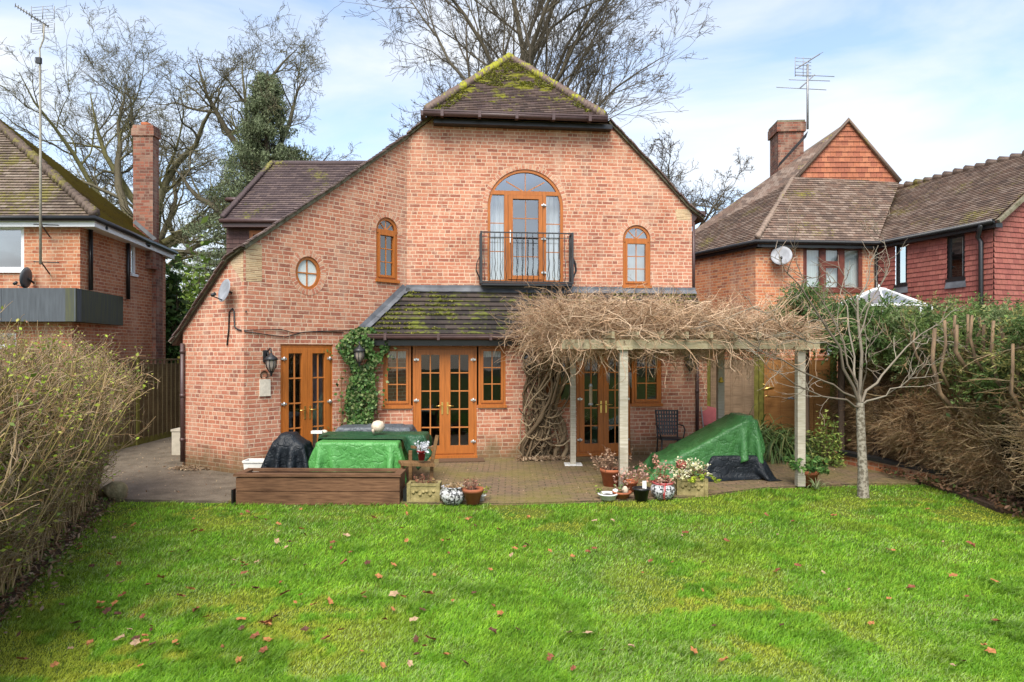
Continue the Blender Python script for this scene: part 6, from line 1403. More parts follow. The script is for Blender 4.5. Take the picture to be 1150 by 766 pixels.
# ---------------- covers and tarpaulins ----------------
def drape(name, label, cat, mat, c, w, d, rot, colls, n=(60, 50), steps=240, seed=1, start=None, fric=.55, floor=.012):
    """a sheet dropped over boxes and left to settle (simple position-based cloth)"""
    r = np.random.RandomState(seed); nx, ny = n; gx, gy = np.meshgrid(np.linspace(-w / 2, w / 2, nx), np.linspace(-d / 2, d / 2, ny), indexing='ij')
    cs, sn = math.cos(rot), math.sin(rot); P = np.stack([c[0] + gx * cs - gy * sn, c[1] + gx * sn + gy * cs, np.full_like(gx, (start or c[2]))], -1)
    P[..., 2] += .02 * np.sin(gx * 5 + seed) * np.cos(gy * 6) + r.normal(size=gx.shape) * .004; O = P.copy(); lx, ly = w / (nx - 1), d / (ny - 1); ld = math.hypot(lx, ly)
    def con(A, B, L0, k):
        D = B - A; l = np.linalg.norm(D, axis=-1, keepdims=True) + 1e-9; q = D * (.5 * k * (1 - L0 / l)); return q
    def solve(k2):
        for ax_, L0 in ((0, lx), (1, ly)):
            for o_ in (0, 1):
                V = P if ax_ == 0 else P.transpose(1, 0, 2); A = V[o_:-1:2]; B = V[o_ + 1::2]; m = min(len(A), len(B)); q = con(A[:m], B[:m], L0, 1.0); V[o_:-1:2][:m] += q; V[o_ + 1::2][:m] -= q
        for (A, B) in ((P[:-1, :-1], P[1:, 1:]), (P[1:, :-1], P[:-1, 1:])): q = con(A, B, ld, .35); A += q; B -= q
        for ax_, L0 in ((0, lx * 3), (1, ly * 3)):
            V = P if ax_ == 0 else P.transpose(1, 0, 2); q = con(V[:-3], V[3:], L0, k2); V[:-3] += q; V[3:] -= q
    boxes = [(np.array(b[0], float), np.array(b[1], float) + .012, np.array(b[2]) if len(b) > 2 else np.eye(3)) for b in colls]
    for st in range(steps):
        vel = (P - O) * .975; O = P.copy(); P += vel; P[..., 2] -= .0011
        for it in range(9):
            solve(.10)
            hit = np.zeros(P.shape[:2], bool)
            for bc, bh, br in boxes:
                q = (P - bc) @ br; pen = bh - np.abs(q); ins = (pen > 0).all(-1)
                if ins.any():
                    qi = q[ins]; pi = pen[ins]; pi[:, 2] *= .6; ax_ = pi.argmin(1); pi[:, 2] /= .6; a = np.arange(len(ax_)); qi[a, ax_] += np.sign(qi[a, ax_]) * pi[a, ax_]; P[ins] = qi @ br.T + bc; hit |= ins
            lo = P[..., 2] < floor; P[lo, 2] = floor; hit |= lo
        O[hit] += (P[hit] - O[hit]) * fric
    g = MB(); idx = np.arange(nx * ny).reshape(nx, ny); g.v = [tuple(p) for p in P.reshape(-1, 3)]
    for i_ in range(nx - 1):
        for j_ in range(ny - 1): g.f.append((idx[i_, j_], idx[i_ + 1, j_], idx[i_ + 1, j_ + 1], idx[i_, j_ + 1])); g.uv.append([(0, 0)] * 4); g.c.append(None)
    o = g.build(name, mat, smooth=True, loc=(c[0], c[1], 0)); md = o.modifiers.new('thickness', 'SOLIDIFY'); md.thickness = .003; return tag(o, label, cat)
def rotb(ax, ang, az=0):
    c_, s_ = math.cos(ang), math.sin(ang); Rm = np.array([[c_, 0, -s_], [0, 1, 0], [s_, 0, c_]]) if ax == 'y' else np.array([[1, 0, 0], [0, c_, -s_], [0, s_, c_]]); cz, sz = math.cos(az), math.sin(az); return np.array([[cz, -sz, 0], [sz, cz, 0], [0, 0, 1]]) @ Rm
drape('barbecue_cover', 'black plastic cover over a garden item at the left end of the tarpaulins', 'cover', M['tarp_k'], (-3.44, 10.62, .95), 1.55, 1.5, .35, [((-3.42, 10.6, .34), (.24, .22, .34)), ((-3.47, 10.62, .76), (.10, .16, .07)), ((-3.46, 10.6, .66), (.19, .19, .07))], n=(52, 50), seed=3, start=1.0)
drape('table_tarpaulin', 'light green tarpaulin draped over the table behind the timber planter', 'tarpaulin', M['tarp_gl'], (-2.35, 10.60, .9), 1.95, 1.30, .03, [((-2.36, 10.72, .35), (.62, .34, .36))], n=(70, 46), seed=5, start=.86)
drape('dark_green_tarpaulin', 'dark green tarpaulin lying across the table tops, its corner hanging at right', 'tarpaulin', M['tarp_dg'], (-2.27, 11.10, 1.0), 2.3, 1.0, -.06, [((-2.25, 11.2, .37), (.85, .26, .38)), ((-2.36, 10.72, .36), (.66, .38, .375))], n=(70, 34), seed=8, start=.9)
drape('grey_cover', 'slate grey cover on the long low item below the left garden door', 'cover', M['tarp_gy'], (-2.36, 11.85, 1.0), 1.75, 1.1, .04, [((-2.36, 11.85, .40), (.62, .24, .40)), ((-2.2, 11.85, .80), (.30, .1, .03))], n=(60, 38), seed=12, start=.95)
seatb = [((3.22, 11.75, .56), (.80, .46, .05), rotb('y', .49, .04)), ((4.02, 11.80, .50), (.07, .44, .45)), ((3.75, 11.78, .50), (.25, .43, .30)), ((2.75, 11.72, .16), (.28, .42, .14)), ((3.3, 11.76, .25), (.5, .42, .2)), ((3.95, 11.8, .96), (.10, .30, .05))]
drape('green_tarpaulin', 'big bright green tarpaulin over a reclining garden seat under the pergola', 'tarpaulin', M['tarp_g'], (3.32, 11.70, 1.2), 2.45, 1.95, .07, seatb, n=(84, 66), seed=21, start=1.12)
drape('black_sheet', 'black sheet showing under the right edge of the bright green tarpaulin', 'cover', M['tarp_k'], (3.72, 11.72, .6), 1.35, 1.75, .1, [((3.72, 11.75, .18), (.42, .50, .19)), ((4.0, 11.75, .16), (.10, .46, .17))], n=(44, 52), seed=25, start=.42)
t = thing('garden_seat', 'reclining garden seat hidden under the big green tarpaulin', 'seat', (3.2, 11.75, 0)) if 0 else None
# ---------------- timber planter ----------------
tp_ = thing('timber_planter', 'long weathered timber planter at the edge of the lawn, empty', 'planter', (-2.7, 9.8, 0))
Fp = Frame((-3.84, 9.5, 0), (-1.56, 9.47, 0)); Lp = Fp.len; dp = .46
for k in range(2):
    z0, z1 = -.03 + k * .195, -.03 + (k + 1) * .195 - .010
    g = MB(); g.fbox(Fp, 0, Lp, z0, z1, -.06 - .002 * k, .0 + .004 * k); g.fbox(Fp, 0, Lp, z0, z1, -dp, -dp + .06); g.fbox(Fp, 0.002, .06, z0, z1, -dp + .061, -.061); g.fbox(Fp, Lp - .06, Lp - .002, z0, z1, -dp + .061, -.061); g.build('plank_course', M['sleeper'], tp_)
g = MB(); zz = .365; g.fbox(Fp, -.03, Lp + .02, zz, zz + .035, -.09, .025); g.fbox(Fp, -.03, Lp + .02, zz, zz + .035, -dp - .03, -dp + .07); g.fbox(Fp, -.03, .08, zz + .001, zz + .034, -dp + .071, -.091); g.fbox(Fp, Lp - .09, Lp + .02, zz + .001, zz + .034, -dp + .071, -.091); g.build('rim', M['sleeper'], tp_)
g = MB(); g.poly([Fp.P(.05, .24, -.05), Fp.P(Lp - .05, .24, -.05), Fp.P(Lp - .05, .24, -dp + .05), Fp.P(.05, .24, -dp + .05)]); g.build('soil', M['soil'], tp_)
g = MB(); g.obox(Fp.P(-.035, .08, .0), (0, 0, 1), (1, 0, 0), (0, 1, 0), .11, .012, .05); g.build('liner_edge', M['black'], tp_)
g = MB(); c = at(455.5, 553, 9.5); g.obox((c.x, 9.62, .08), (1, 0, 0), (0, 1, 0), (0, 0, 1), .045, .06, .10); g.obox((c.x + .01, 9.64, .19), (1, 0, 0), (0, 1, 0), (0, 0, 1), .035, .05, .02); tag(g.build('black_block', M['black'], loc=(c.x, 9.62, 0)), 'small black block between the timber planter and the stone trough', 'block')
# small items on the covers
c = at(424.5, 486, 11.0); g = MB(); g.lathe((c.x, 11.0, .80), [(0.001, .0), (.06, .01), (.105, .06), (.11, .11), (.08, .17), (.03, .19), (0.001, .195)], 18); g.tube([(c.x - .05, 10.9, .80), (c.x - .06, 10.88, .86)], .02, 5)
tag(g.build('shell', m_plain('cream_shell', (.62, .50, .38), .6, 14, .3, bump=.5, bd=.01), smooth=True, loc=(c.x, 11, .8)), 'large cream shell weighing down the covers', 'shell')
c = at(356, 492.5, 10.75); g = MB(); g.obox((c.x, 10.75, .835), (1, .1, 0), (-.1, 1, 0), (0, 0, 1), .085, .05, .02); tag(g.build('white_block', M['white_pl'], loc=(c.x, 10.75, .81)), 'flat white block lying on the dark green tarpaulin', 'block')
c = at(364, 491, 10.85); g = MB(); g.lathe((c.x, 10.85, .805), [(0.001, 0), (.05, .005), (.055, .03), (.03, .05), (0.001, .055)], 12); tag(g.build('pebble', m_plain('cream_pebble', (.66, .56, .42), .6, 14, .2), smooth=True, loc=(c.x, 10.85, .8)), 'round cream pebble beside the flat white block', 'pebble')
# white window box near the corner
def rect_pot(mb, c, w0, d0, w1, d1, h, t=.012, rot=0):
    c = Vector(c); cs, sn = math.cos(rot), math.sin(rot); q = lambda w, d, z: [c + Vector((x * cs - y * sn, x * sn + y * cs, z)) for x, y in ((-w, -d), (w, -d), (w, d), (-w, d))]
    a, b, b2, i1, i0 = q(w0, d0, 0), q(w1, d1, h), q(w1 - t, d1 - t, h), q(w1 - t, d1 - t, h), q(w0, d0, h * .7)
    r0, r1 = q(w1 + t, d1 + t, h - .03), q(w1 + t, d1 + t, h)
    for k in range(4):
        j = (k + 1) % 4; mb.poly([a[k], a[j], b[j], b[k]]); mb.poly([r0[k], r0[j], r1[j], r1[k]]); mb.poly([r1[k], r1[j], b2[j], b2[k]]); mb.poly([b2[k], b2[j], i0[j], i0[k]]); mb.poly([b[k], b[j], r0[j], r0[k]])
    mb.poly(a[::-1]); mb.poly(i0)
t = thing('window_box', 'white plastic trough of soil between the brick corner and the black cover', 'planter', (-3.95, 10.75, 0)); 
g = MB(); rect_pot(g, (-4.02, 10.75, .0), .14, .085, .17, .115, .40); g.build('box', M['white_pl'], t); g = MB(); g.poly([(-4.17, 10.65, .35), (-3.87, 10.65, .35), (-3.87, 10.85, .35), (-4.17, 10.85, .35)]); g.build('soil', M['soil'], t)
# ---------------- wooden bench remains with red pot ----------------
t = thing('wooden_bench', 'old wooden garden chair with leaning back post beside the stone trough', 'bench', (-1.3, 10.1, 0)); Yb = 10.15
def q_(x, y, Y=Yb): return at(x, y, Y)
g = MB(); g.bar(q_(484, 545), q_(485.5, 515), .05, .05); g.bar(q_(485.5, 517), q_(491, 489), .05, .06); g.build('back_post', M['timber'], t)
g = MB(); g.bar(q_(486, 503), q_(462, 502, 10.0), .07, .035); g.build('armrest', M['timber'], t)
g = MB(); g.bar(q_(486, 521), q_(449, 520, 10.0), .30, .04); g.build('seat', M['timber'], t)
for (a, b, Y2) in ((452, 522, 9.95), (461, 506, 10.45)): g = MB(); g.bar(Vector((q_(a, b, Y2).x, Y2, 0)), q_(a, b, Y2), .05, .05); g.build('leg', M['timber'], t)
g = MB(); g.bar(Vector((q_(484, 545).x, Yb, 0)), q_(484, 540), .05, .05); g.build('leg', M['timber'], t)
def sprig(nb, c, n, h, sp, lf, lsz, pal, stem=(.2, .12, .08), m=5, per=4, r=.004, droop=.0, tipn=0, tipcol=None, tipsz=.03):
    S = np.array(c)[None] + rs.normal(size=(n, 3)) * [sp * .35, sp * .35, 0]; D = rs.normal(size=(n, 3)) * [sp, sp, .1]; D[:, 2] = h; L_ = h * rs.uniform(.6, 1.15, n); P = walk(S, D, L_, m, .14, .0, droop)
    nb.tubes(P, r * np.linspace(1, .5, m)[None].repeat(n, 0), colmix(n, [stem]), 4); S2, D2, _ = sprout(P, per, .3, 1, .8); P2 = walk(S2, D2, rs.uniform(.1, .3, len(S2)) * h, 4, .2, .03); nb.tubes(P2, r * .6 * np.ones((len(P2), 4)), colmix(len(P2), [stem]), 3)
    E_ = np.concatenate([P2[:, 1:].reshape(-1, 3), P[:, m // 2:].reshape(-1, 3)]); 
    if lf: Cn = E_[rs.randint(0, len(E_), lf)] + rs.normal(size=(lf, 3)) * .012; nb.leafcloud(Cn, lsz, colmix(lf, pal), up=.4)
    if tipn: T_ = P[:, -1]; Cn = T_[rs.randint(0, len(T_), tipn)] + rs.normal(size=(tipn, 3)) * tipsz; nb.leafcloud(Cn, tipsz * .55, colmix(tipn, tipcol), aspect=.7)
rs = np.random.RandomState(61)
def round_pot(t, c, r0, r1, h, mat, rim=.02, soil=True, name='pot'):
    g = MB(); c = Vector(c); g.lathe(c, [(0, 0), (r0, 0), (r1, h - rim), (r1 + .012, h - rim), (r1 + .015, h), (r1 - .005, h), (r1 - .02, h - .03), (0, h - .035)], 24); g.build(name, mat, t, smooth=False)
    if soil: g = MB(); g.lathe(c, [(r1 - .015, h - .03), (r1 * .4, h - .012), (0, h - .01)], 16); g.build('soil', M['soil'], t)
def potted(name, label, px, py, r0, r1, h, mat, group=None, Y=None, cat='potted plant', rim=.03, z=0):
    c = gnd(px, py, z) if Y is None else Vector((at(px, 0, Y).x, Y, z)); t = thing(name, label, cat, c, group); round_pot(t, c, r0, r1, h, mat, rim); return t, c
t, c = potted('flower_pot', 'dark red pot of white flowers on the old wooden seat', 473.5, 518, .042, .06, .14, M['redpot'], Y=10.0, z=.51, rim=.02)
nb = NB(); sprig(nb, c + Vector((0, 0, .12)), 14, .10, .04, 60, .014, [(.08, .15, .04)], tipn=230, tipcol=[(.75, .75, .78), (.6, .62, .66)], tipsz=.03); nb.build('flowers', M['leaf'], t)
# ---------------- pots and troughs along the lawn edge ----------------
def trough(label, px0, px1, py0, py1, group='mossy cast stone troughs'):
    a, b = gnd(px0, py1, -.02), gnd(px1, py1, -.02); h = (CH - (py0 - 395) / F_ * (a.y + .0)) ; t = thing('stone_trough', label, 'trough', (a + b) / 2, group); F = Frame(a, b); l = F.len; dd = .26
    g = MB(); g.fbox(F, 0, l, -.03, h, -.04, 0); g.fbox(F, 0, l, -.03, h, -dd, -dd + .04); g.fbox(F, 0, .04, -.029, h - .001, -dd + .04, -.04); g.fbox(F, l - .04, l, -.029, h - .001, -dd + .04, -.04)
    g.fbox(F, .0, .05, -.028, h + .006, -.035, .014); g.fbox(F, l - .05, l, -.028, h + .006, -.035, .014)
    g.fbox(F, .052, l - .052, h - .03, h + .002, -.03, .010); g.fbox(F, .052, l - .052, -.028, .02, -.03, .010)
    for k in range(7):
        x = .09 + (l - .18) * k / 6; g.lathe(F.P(x, h * .5 + .03 * math.sin(k * 2.2), .0), [(.03, -.022), (.028, 0), (.012, .02), (0, .03)], 8, Vector(F.n).to_track_quat('Z', 'Y').to_matrix())
    g.build('trough_body', M['stone'], t); g = MB(); g.poly([F.P(.03, h - .04, -.03), F.P(l - .03, h - .04, -.03), F.P(l - .03, h - .04, -dd + .03), F.P(.03, h - .04, -dd + .03)]); g.build('soil', M['soil'], t); return t, F, l, h
t, F, l, h = trough('mossy stone trough beside the timber planter, with dead stems', 457, 494, 543.5, 565)
nb = NB(); sprig(nb, F.P(l * .45, h - .03, -.12), 16, .15, .12, 70, .018, [(.30, .12, .07), (.22, .10, .05), (.35, .22, .12)], stem=(.25, .12, .08)); sprig(nb, F.P(l * .8, h - .03, -.12), 8, .10, .1, 30, .018, [(.30, .2, .07)]); nb.build('dead_stems', M['leaf'], t)
t, F, l, h = trough('mossy stone trough right of the red rimmed pot, with cream and pink flowers', 760, 795, 538, 557.5)
nb = NB(); sprig(nb, F.P(l * .62, h - .03, -.12), 34, .30, .28, 260, .022, [(.14, .20, .03), (.28, .30, .05), (.20, .10, .05)], stem=(.2, .13, .07), tipn=420, tipcol=[(.72, .68, .42), (.65, .60, .35), (.75, .72, .55)], tipsz=.035)
sprig(nb, F.P(l * .75, h - .0, -.02), 12, .10, .3, 120, .028, [(.35, .42, .03), (.25, .36, .03)], droop=.5); nb.build('flowers', M['leaf'], t)
nb = NB(); Cn = np.array(F.P(l * .18, h + .20, -.08)) + nrm(rs.normal(size=(330, 3))) * .062; nb.leafcloud(Cn, .018, colmix(330, [(.50, .17, .13), (.42, .12, .09), (.6, .3, .22)]), aspect=.8); nb.tubes(np.array([[tuple(F.P(l * .3, h - .03, -.1)), tuple(F.P(l * .22, h + .1, -.09)), tuple(F.P(l * .18, h + .18, -.08))]]), np.full((1, 3), .005), [(.2, .13, .06)], 4); nb.build('pink_bloom', M['leaf'], t)
# mosaic pots
def m_mosaic(name, red):
    s = NT(name); v = s.new('ShaderNodeTexVoronoi'); v.inputs['Scale'].default_value = 34; s.lk(s.coord(), v.inputs['Vector']); e = s.new('ShaderNodeTexVoronoi', feature='DISTANCE_TO_EDGE'); e.inputs['Scale'].default_value = 34; s.lk(s.coord(), e.inputs['Vector'])
    sp = s.new('ShaderNodeSeparateColor'); s.lk(v.outputs['Color'], sp.inputs[0]); c_ = s.ramp(s.math('ADD', s.math('MULTIPLY', sp.outputs[0], .55), s.math('MULTIPLY', s.noise(8, 3), .6)), [(0, (.03, .03, .035)), (.45, (.05, .05, .055)), (.55, (.55, .55, .56))], True)
    if red:
        q = s.new('ShaderNodeSeparateXYZ'); s.lk(s.coord(), q.inputs[0]); st_ = s.math('LESS_THAN', s.math('ABSOLUTE', s.math('ADD', q.outputs[0], s.math('MULTIPLY', s.math('SINE', s.math('MULTIPLY', q.outputs[2], 14.0)), .02))), .014); c_ = s.mix(st_, c_, (.45, .02, .03)); rim = s.math('GREATER_THAN', q.outputs[2], .215); c_ = s.mix(rim, c_, (.5, .03, .04))
    else:
        q = s.new('ShaderNodeSeparateXYZ'); s.lk(s.coord(), q.inputs[0]); st_ = s.math('LESS_THAN', s.math('ABSOLUTE', s.math('ADD', s.math('ADD', q.outputs[0], -.055), s.math('MULTIPLY', s.math('SINE', s.math('MULTIPLY', q.outputs[2], 20.0)), .018))), .011); c_ = s.mix(st_, c_, (.012, .012, .014))
    c_ = s.mix(s.math('LESS_THAN', e.outputs[0], .05), c_, (.33, .32, .30)); s.bump(e.outputs[0], .4, .004); return s.fin(c_, .3, .5)
def bellied(label, px, py, R0, h, mat, rim_mat, pl_):
    c = gnd(px, py, -.02); t = thing('mosaic_pot', label, 'plant pot', c, 'bellied mosaic pots'); g = MB()
    g.lathe(c, [(0, 0), (R0 * .55, 0), (R0 * .62, .012), (R0 * .9, h * .28), (R0, h * .52), (R0 * .93, h * .76), (R0 * .80, h * .9), (R0 * .86, h * .95), (R0 * .88, h), (R0 * .76, h), (R0 * .7, h * .9), (0, h * .88)], 28); g.build('pot', mat, t, smooth=True)
    nb = NB(); pl_(nb, c + Vector((0, 0, h * .88))); nb.build('dead_plant', M['leaf'], t)
bellied('grey mosaic pot standing between the stone trough and the terracotta pot', 508.5, 566, .185, .25, m_mosaic('grey_mosaic', False), None, lambda nb, c: sprig(nb, c, 30, .07, .14, 220, .024, [(.42, .30, .16), (.32, .20, .10), (.5, .38, .22)], stem=(.3, .2, .1)))
bellied('grey mosaic pot with a red rim and red line, holding dried plants', 744.5, 560, .18, .245, m_mosaic('red_line_mosaic', True), None, lambda nb, c: (sprig(nb, c, 30, .12, .16, 260, .026, [(.50, .26, .18), (.40, .18, .12), (.52, .36, .26), (.25, .10, .06)], stem=(.3, .14, .08)), sprig(nb, c + Vector((-.08, 0, 0)), 5, .42, .16, 50, .022, [(.18, .2, .04), (.3, .12, .07)], stem=(.28, .10, .06), tipn=120, tipcol=[(.55, .32, .25), (.45, .22, .16)], tipsz=.03)))
t, c = potted('terracotta_pot', 'plain terracotta pot of dead stems, right of the grey mosaic pot', 531, 565.5, .085, .135, .215, M['pot'], 'terracotta pots', rim=.05)
nb = NB(); sprig(nb, c + Vector((0, 0, .18)), 20, .17, .09, 110, .020, [(.32, .15, .10), (.45, .32, .2), (.22, .10, .06)], stem=(.28, .15, .1)); nb.build('dead_stems', M['leaf'], t)
t, c = potted('small_pot', 'tiny white pot with a yellow green plant behind the terracotta pot', 541, 562, .035, .05, .08, M['white_pl'], rim=.015)
nb = NB(); sprig(nb, c + Vector((0, 0, .07)), 14, .14, .10, 130, .020, [(.40, .42, .05), (.18, .28, .04)], stem=(.2, .2, .05)); nb.build('leaves', M['leaf'], t)
t, c = potted('terracotta_pot', 'large old terracotta pot with a bushy dead brown plant behind the pergola post', 686.5, 551, .12, .165, .27, M['pot'], 'terracotta pots', rim=.05, Y=10.7)
nb = NB(); sprig(nb, c + Vector((0, 0, .24)), 46, .34, .26, 330, .022, [(.40, .26, .17), (.30, .18, .11), (.48, .33, .22)], stem=(.30, .18, .12)); nb.build('dead_plant', M['leaf'], t)
t, c = potted('white_dish', 'shallow white dish with a tiny green weed at the left end of the pots', 682.5, 560.5, .11, .13, .085, M['white_pl'], rim=.02)
nb = NB(); sprig(nb, c + Vector((-.11, .05, .07)), 8, .10, .08, 50, .018, [(.30, .38, .05), (.2, .3, .04)]); nb.build('leaves', M['leaf'], t)
t, c = potted('terracotta_bowl', 'shallow terracotta bowl holding two pale stones', 698.5, 559.5, .08, .125, .10, M['pot'], rim=.03, cat='plant pot')
g = MB(); g.lathe(c + Vector((.04, -.03, .09)), [(0.001, -.03), (.05, 0), (.045, .05), (.02, .085), (0.001, .09)], 9); g.build('pale_stone', m_plain('pale_stone', (.52, .44, .33), .8, 12, .3), t, smooth=True)
g = MB(); g.lathe(c + Vector((-.09, .02, .09)), [(0.001, -.02), (.045, 0), (.04, .03), (0.001, .045)], 9); g.build('pale_stone', M['white_pl'], t, smooth=True)
nb = NB(); sprig(nb, c + Vector((-.02, 0, .08)), 10, .12, .08, 70, .018, [(.12, .2, .05), (.3, .16, .1)]); nb.build('leaves', M['leaf'], t)
t, c = potted('terracotta_pot', 'small orange terracotta pot half hidden behind the pergola post', 708, 556, .07, .10, .17, M['pot'], 'terracotta pots', rim=.04, Y=10.25)
nb = NB(); sprig(nb, c + Vector((.0, 0, .15)), 18, .20, .22, 150, .022, [(.40, .26, .2), (.46, .2, .13), (.2, .24, .07)], stem=(.3, .14, .08), tipn=130, tipcol=[(.55, .35, .28)], tipsz=.04); nb.build('dead_plant', M['leaf'], t)
t, c = potted('black_pot', 'black plastic pot with a white plant label, left of the red rimmed pot', 720, 561.5, .085, .115, .175, M['black'], rim=.03, cat='plant pot')
g = MB(); g.obox(c + Vector((.05, .02, .21)), (1, .2, 0), (0, 1, 0), (0, .1, 1), .03, .004, .055); g.build('plant_label', M['white_pl'], t)
t, c = potted('terracotta_pot', 'terracotta pot with a green leafy shrub at the foot of the right pergola post', 907, 544.5, .11, .155, .235, M['pot'], 'terracotta pots', rim=.06)
nb = NB(); sprig(nb, c + Vector((-.03, 0, .2)), 34, .33, .30, 620, .040, [(.05, .13, .03), (.09, .19, .04), (.14, .24, .06)], stem=(.15, .15, .05)); nb.build('leaves', M['leaf'], t)
def blades_plant(name, label, c, n, h, spread, w_, pal, cat='plant', group=None, droop=.9, foot=.12):
    t = thing(name, label, cat, c, group); nb = NB(); a = rs.uniform(0, 6.28, n); S = np.array(c)[None] + np.stack([np.cos(a), np.sin(a), a * 0], -1) * rs.uniform(0, foot, (n, 1)); D = np.stack([np.cos(a) * spread, np.sin(a) * spread, np.ones(n)], -1) + rs.normal(size=(n, 3)) * .15
    P = walk(S, D, h * rs.uniform(.6, 1.15, n), 8, .04, 0, droop); T = nrm(P[:, 1:] - P[:, :-1]); T = np.concatenate([T, T[:, -1:]], 1); X = nrm(np.cross(T, np.array([0, 0, 1.0]) + rs.normal(size=(n, 1, 3)) * .2)); ww = w_ * np.array([.8, 1, 1, .95, .85, .7, .45, .05])[None, :, None]
    A_ = P - X * ww; B_ = P + X * ww; V = np.stack([A_, B_], 2).reshape(-1, 3); idx = np.arange(n * 16).reshape(n, 8, 2); Q = np.stack([idx[:, :-1, 0], idx[:, :-1, 1], idx[:, 1:, 1], idx[:, 1:, 0]], -1).reshape(-1, 4) + nb.n; nb.v.append(V); nb.q.append(Q); nb.n += len(V); nb.c.append(np.repeat(colmix(n, pal), 7, 0)); nb.build('leaves', M['leaf'], t); return t
SG = [(.06, .11, .03), (.09, .15, .04), (.04, .075, .02), (.16, .17, .06)]
for k, (px_, py_, Y_, h_) in enumerate(((822, 500, 14.6, 1.25), (842, 505, 14.0, 1.3), (862, 512, 13.6, 1.25), (880, 512, 13.4, 1.15), (893, 510, 13.9, 1.1), (850, 500, 14.9, 1.4))):
    c = Vector((at(px_, 0, Y_).x, Y_, 0)); lab = ['strappy green plant nearest the green tarpaulin\'s top', 'arching strap leaved plant right behind the big green tarpaulin', 'dense strap leaved clump just right of the big green tarpaulin', 'dark strap leaved clump in the middle of the right border', 'strappy plant touching the right pergola post', 'tallest strap leaved clump at the back against the fence'][k]
    blades_plant('strap_leaf_plant', lab, c, 210, h_, .6, .014, SG, 'plant', 'strap leaved plants along the fence', foot=.22)
bush_px('leafy_shrub', 'thin yellow green shrub behind the potted shrub by the pergola post', 'shrub', 925, 462, 530, 44, 12.6, nst=46, nlf=1500, size=.03, pal=[(.12, .2, .04), (.2, .28, .06), (.3, .34, .08)], seed=71, depth=.35, core=False, clump=.25)
c = gnd(917, 549); blades_plant('thin_leaf_tuft', 'tuft of thin pale leaves in front of the potted shrub', c, 26, .26, .5, .006, [(.18, .25, .1), (.25, .3, .14)], droop=.5, foot=.03)
# ---------------- garden chair, folding chair, hanging things ----------------
t = thing('garden_chair', 'dark cast metal garden chair against the wall behind the green tarpaulin', 'chair', (2.55, 12.9, 0)); cx, cy = at(752, 0, 12.95).x, 12.95
g = MB()
for x in (-.21, .21): g.tube([(cx + x, cy + .20, 0), (cx + x * .9, cy + .17, .45), (cx + x * 1.02, cy + .26, .98)], .014, 6)
for x in (-.21, .21): g.tube([(cx + x, cy - .24, 0), (cx + x * .9, cy - .2, .44)], .014, 6)
g.build('frame', M['blackm'], t); g = MB()
for k in range(9): a = -.19 + .38 * k / 8; g.bar((cx + a, cy + .18, .50), (cx + a * 1.08, cy + .265, .95 + .03 * math.cos(a * 8)), .03, .008)
for k in range(7): z = .54 + .42 * k / 6; g.bar((cx - .21, cy + .19 + .07 * (z - .5) / .45, z), (cx + .21, cy + .19 + .07 * (z - .5) / .45, z), .007, .028)
g.build('backrest', M['blackm'], t); g = MB(); g.obox((cx, cy, .455), (1, 0, 0), (0, 1, 0), (0, 0, 1), .21, .21, .012)
g.build('seat', M['blackm'], t)
for sx_ in (-1, 1): g = MB(); g.tube([(cx + sx_ * .22, cy + .2, .70), (cx + sx_ * .25, cy - .05, .70), (cx + sx_ * .24, cy - .2, .64), (cx + sx_ * .2, cy - .21, .45)], .013, 6); g.build('armrest', M['blackm'], t)
for k, x in enumerate((.45, .72)): 
    t2 = None
t = thing('folding_chair', 'faded red folding chair behind the rear pergola post', 'chair', (4.1, 13.8, 0)); cx, cy = at(800, 0, 13.9).x, 13.9
g = MB(); g.poly([(cx - .2, cy, .62), (cx + .18, cy - .05, .55), (cx + .16, cy + .08, .93), (cx - .2, cy + .1, 1.02)]); g.poly([(cx - .2, cy + .01, .62), (cx - .2, cy + .11, 1.02), (cx + .16, cy + .09, .93), (cx + .18, cy - .04, .55)]); g.build('backrest', M['red_cloth'], t)
g = MB(); g.obox((cx, cy - .15, .45), (1, 0, 0), (0, 1, .05), (0, -.05, 1), .2, .18, .01); g.build('seat', M['red_cloth'], t)
for sx_ in (-.21, .2):
    g = MB(); g.tube([(cx + sx_, cy - .35, 0), (cx + sx_, cy + .1, 1.03 - (.08 if sx_ > 0 else 0))], .012, 6); g.build('leg', M['alu'], t); g = MB(); g.tube([(cx + sx_, cy + .2, 0), (cx + sx_, cy - .3, .46)], .012, 6); g.build('leg', M['alu'], t)
def hanging(name, label, px, py0, py1, Y, fn, cat): 
    a, b = at(px, py0, Y), at(px, py1, Y); t = thing(name, label, cat, a); g = MB(); g.tube([Vector((a.x, Y, 2.2)), a], .003, 4); g.build('cord', M['black'], t); fn(t, a, b)
def feeder(t, a, b):
    h = a.z - b.z; g = MB(); g.lathe(b, [(.028, .02), (.028, h - .02)], 14); g.build('seed_tube', m_plain('seed', (.30, .22, .13), .6, 90, .5, bump=.4), t); g = MB(); g.lathe(b, [(0, h + .02), (.02, h + .01), (.036, h - .03), (.03, h - .032)], 14); g.lathe(b, [(0, -.01), (.04, 0), (.04, .03), (.03, .032)], 14); g.build('cap', M['alu'], t)
hanging('bird_feeder', 'tubular bird feeder hanging in front of the right glazed doors', 663.5, 432, 455, 11.6, feeder, 'bird feeder')
def chime(t, a, b):
    g = MB()
    for k in range(4): an = k * 1.57; g.tube([a + Vector((math.cos(an) * .02, math.sin(an) * .02, 0)), Vector((a.x + math.cos(an) * .02, a.y + math.sin(an) * .02, b.z + .03 * k))], .006, 6)
    g.build('chime_tube', M['alu'], t)
hanging('wind_chime', 'slim wind chime hanging between the pergola posts and the right door', 707.5, 418, 436, 11.3, chime, 'wind chime')
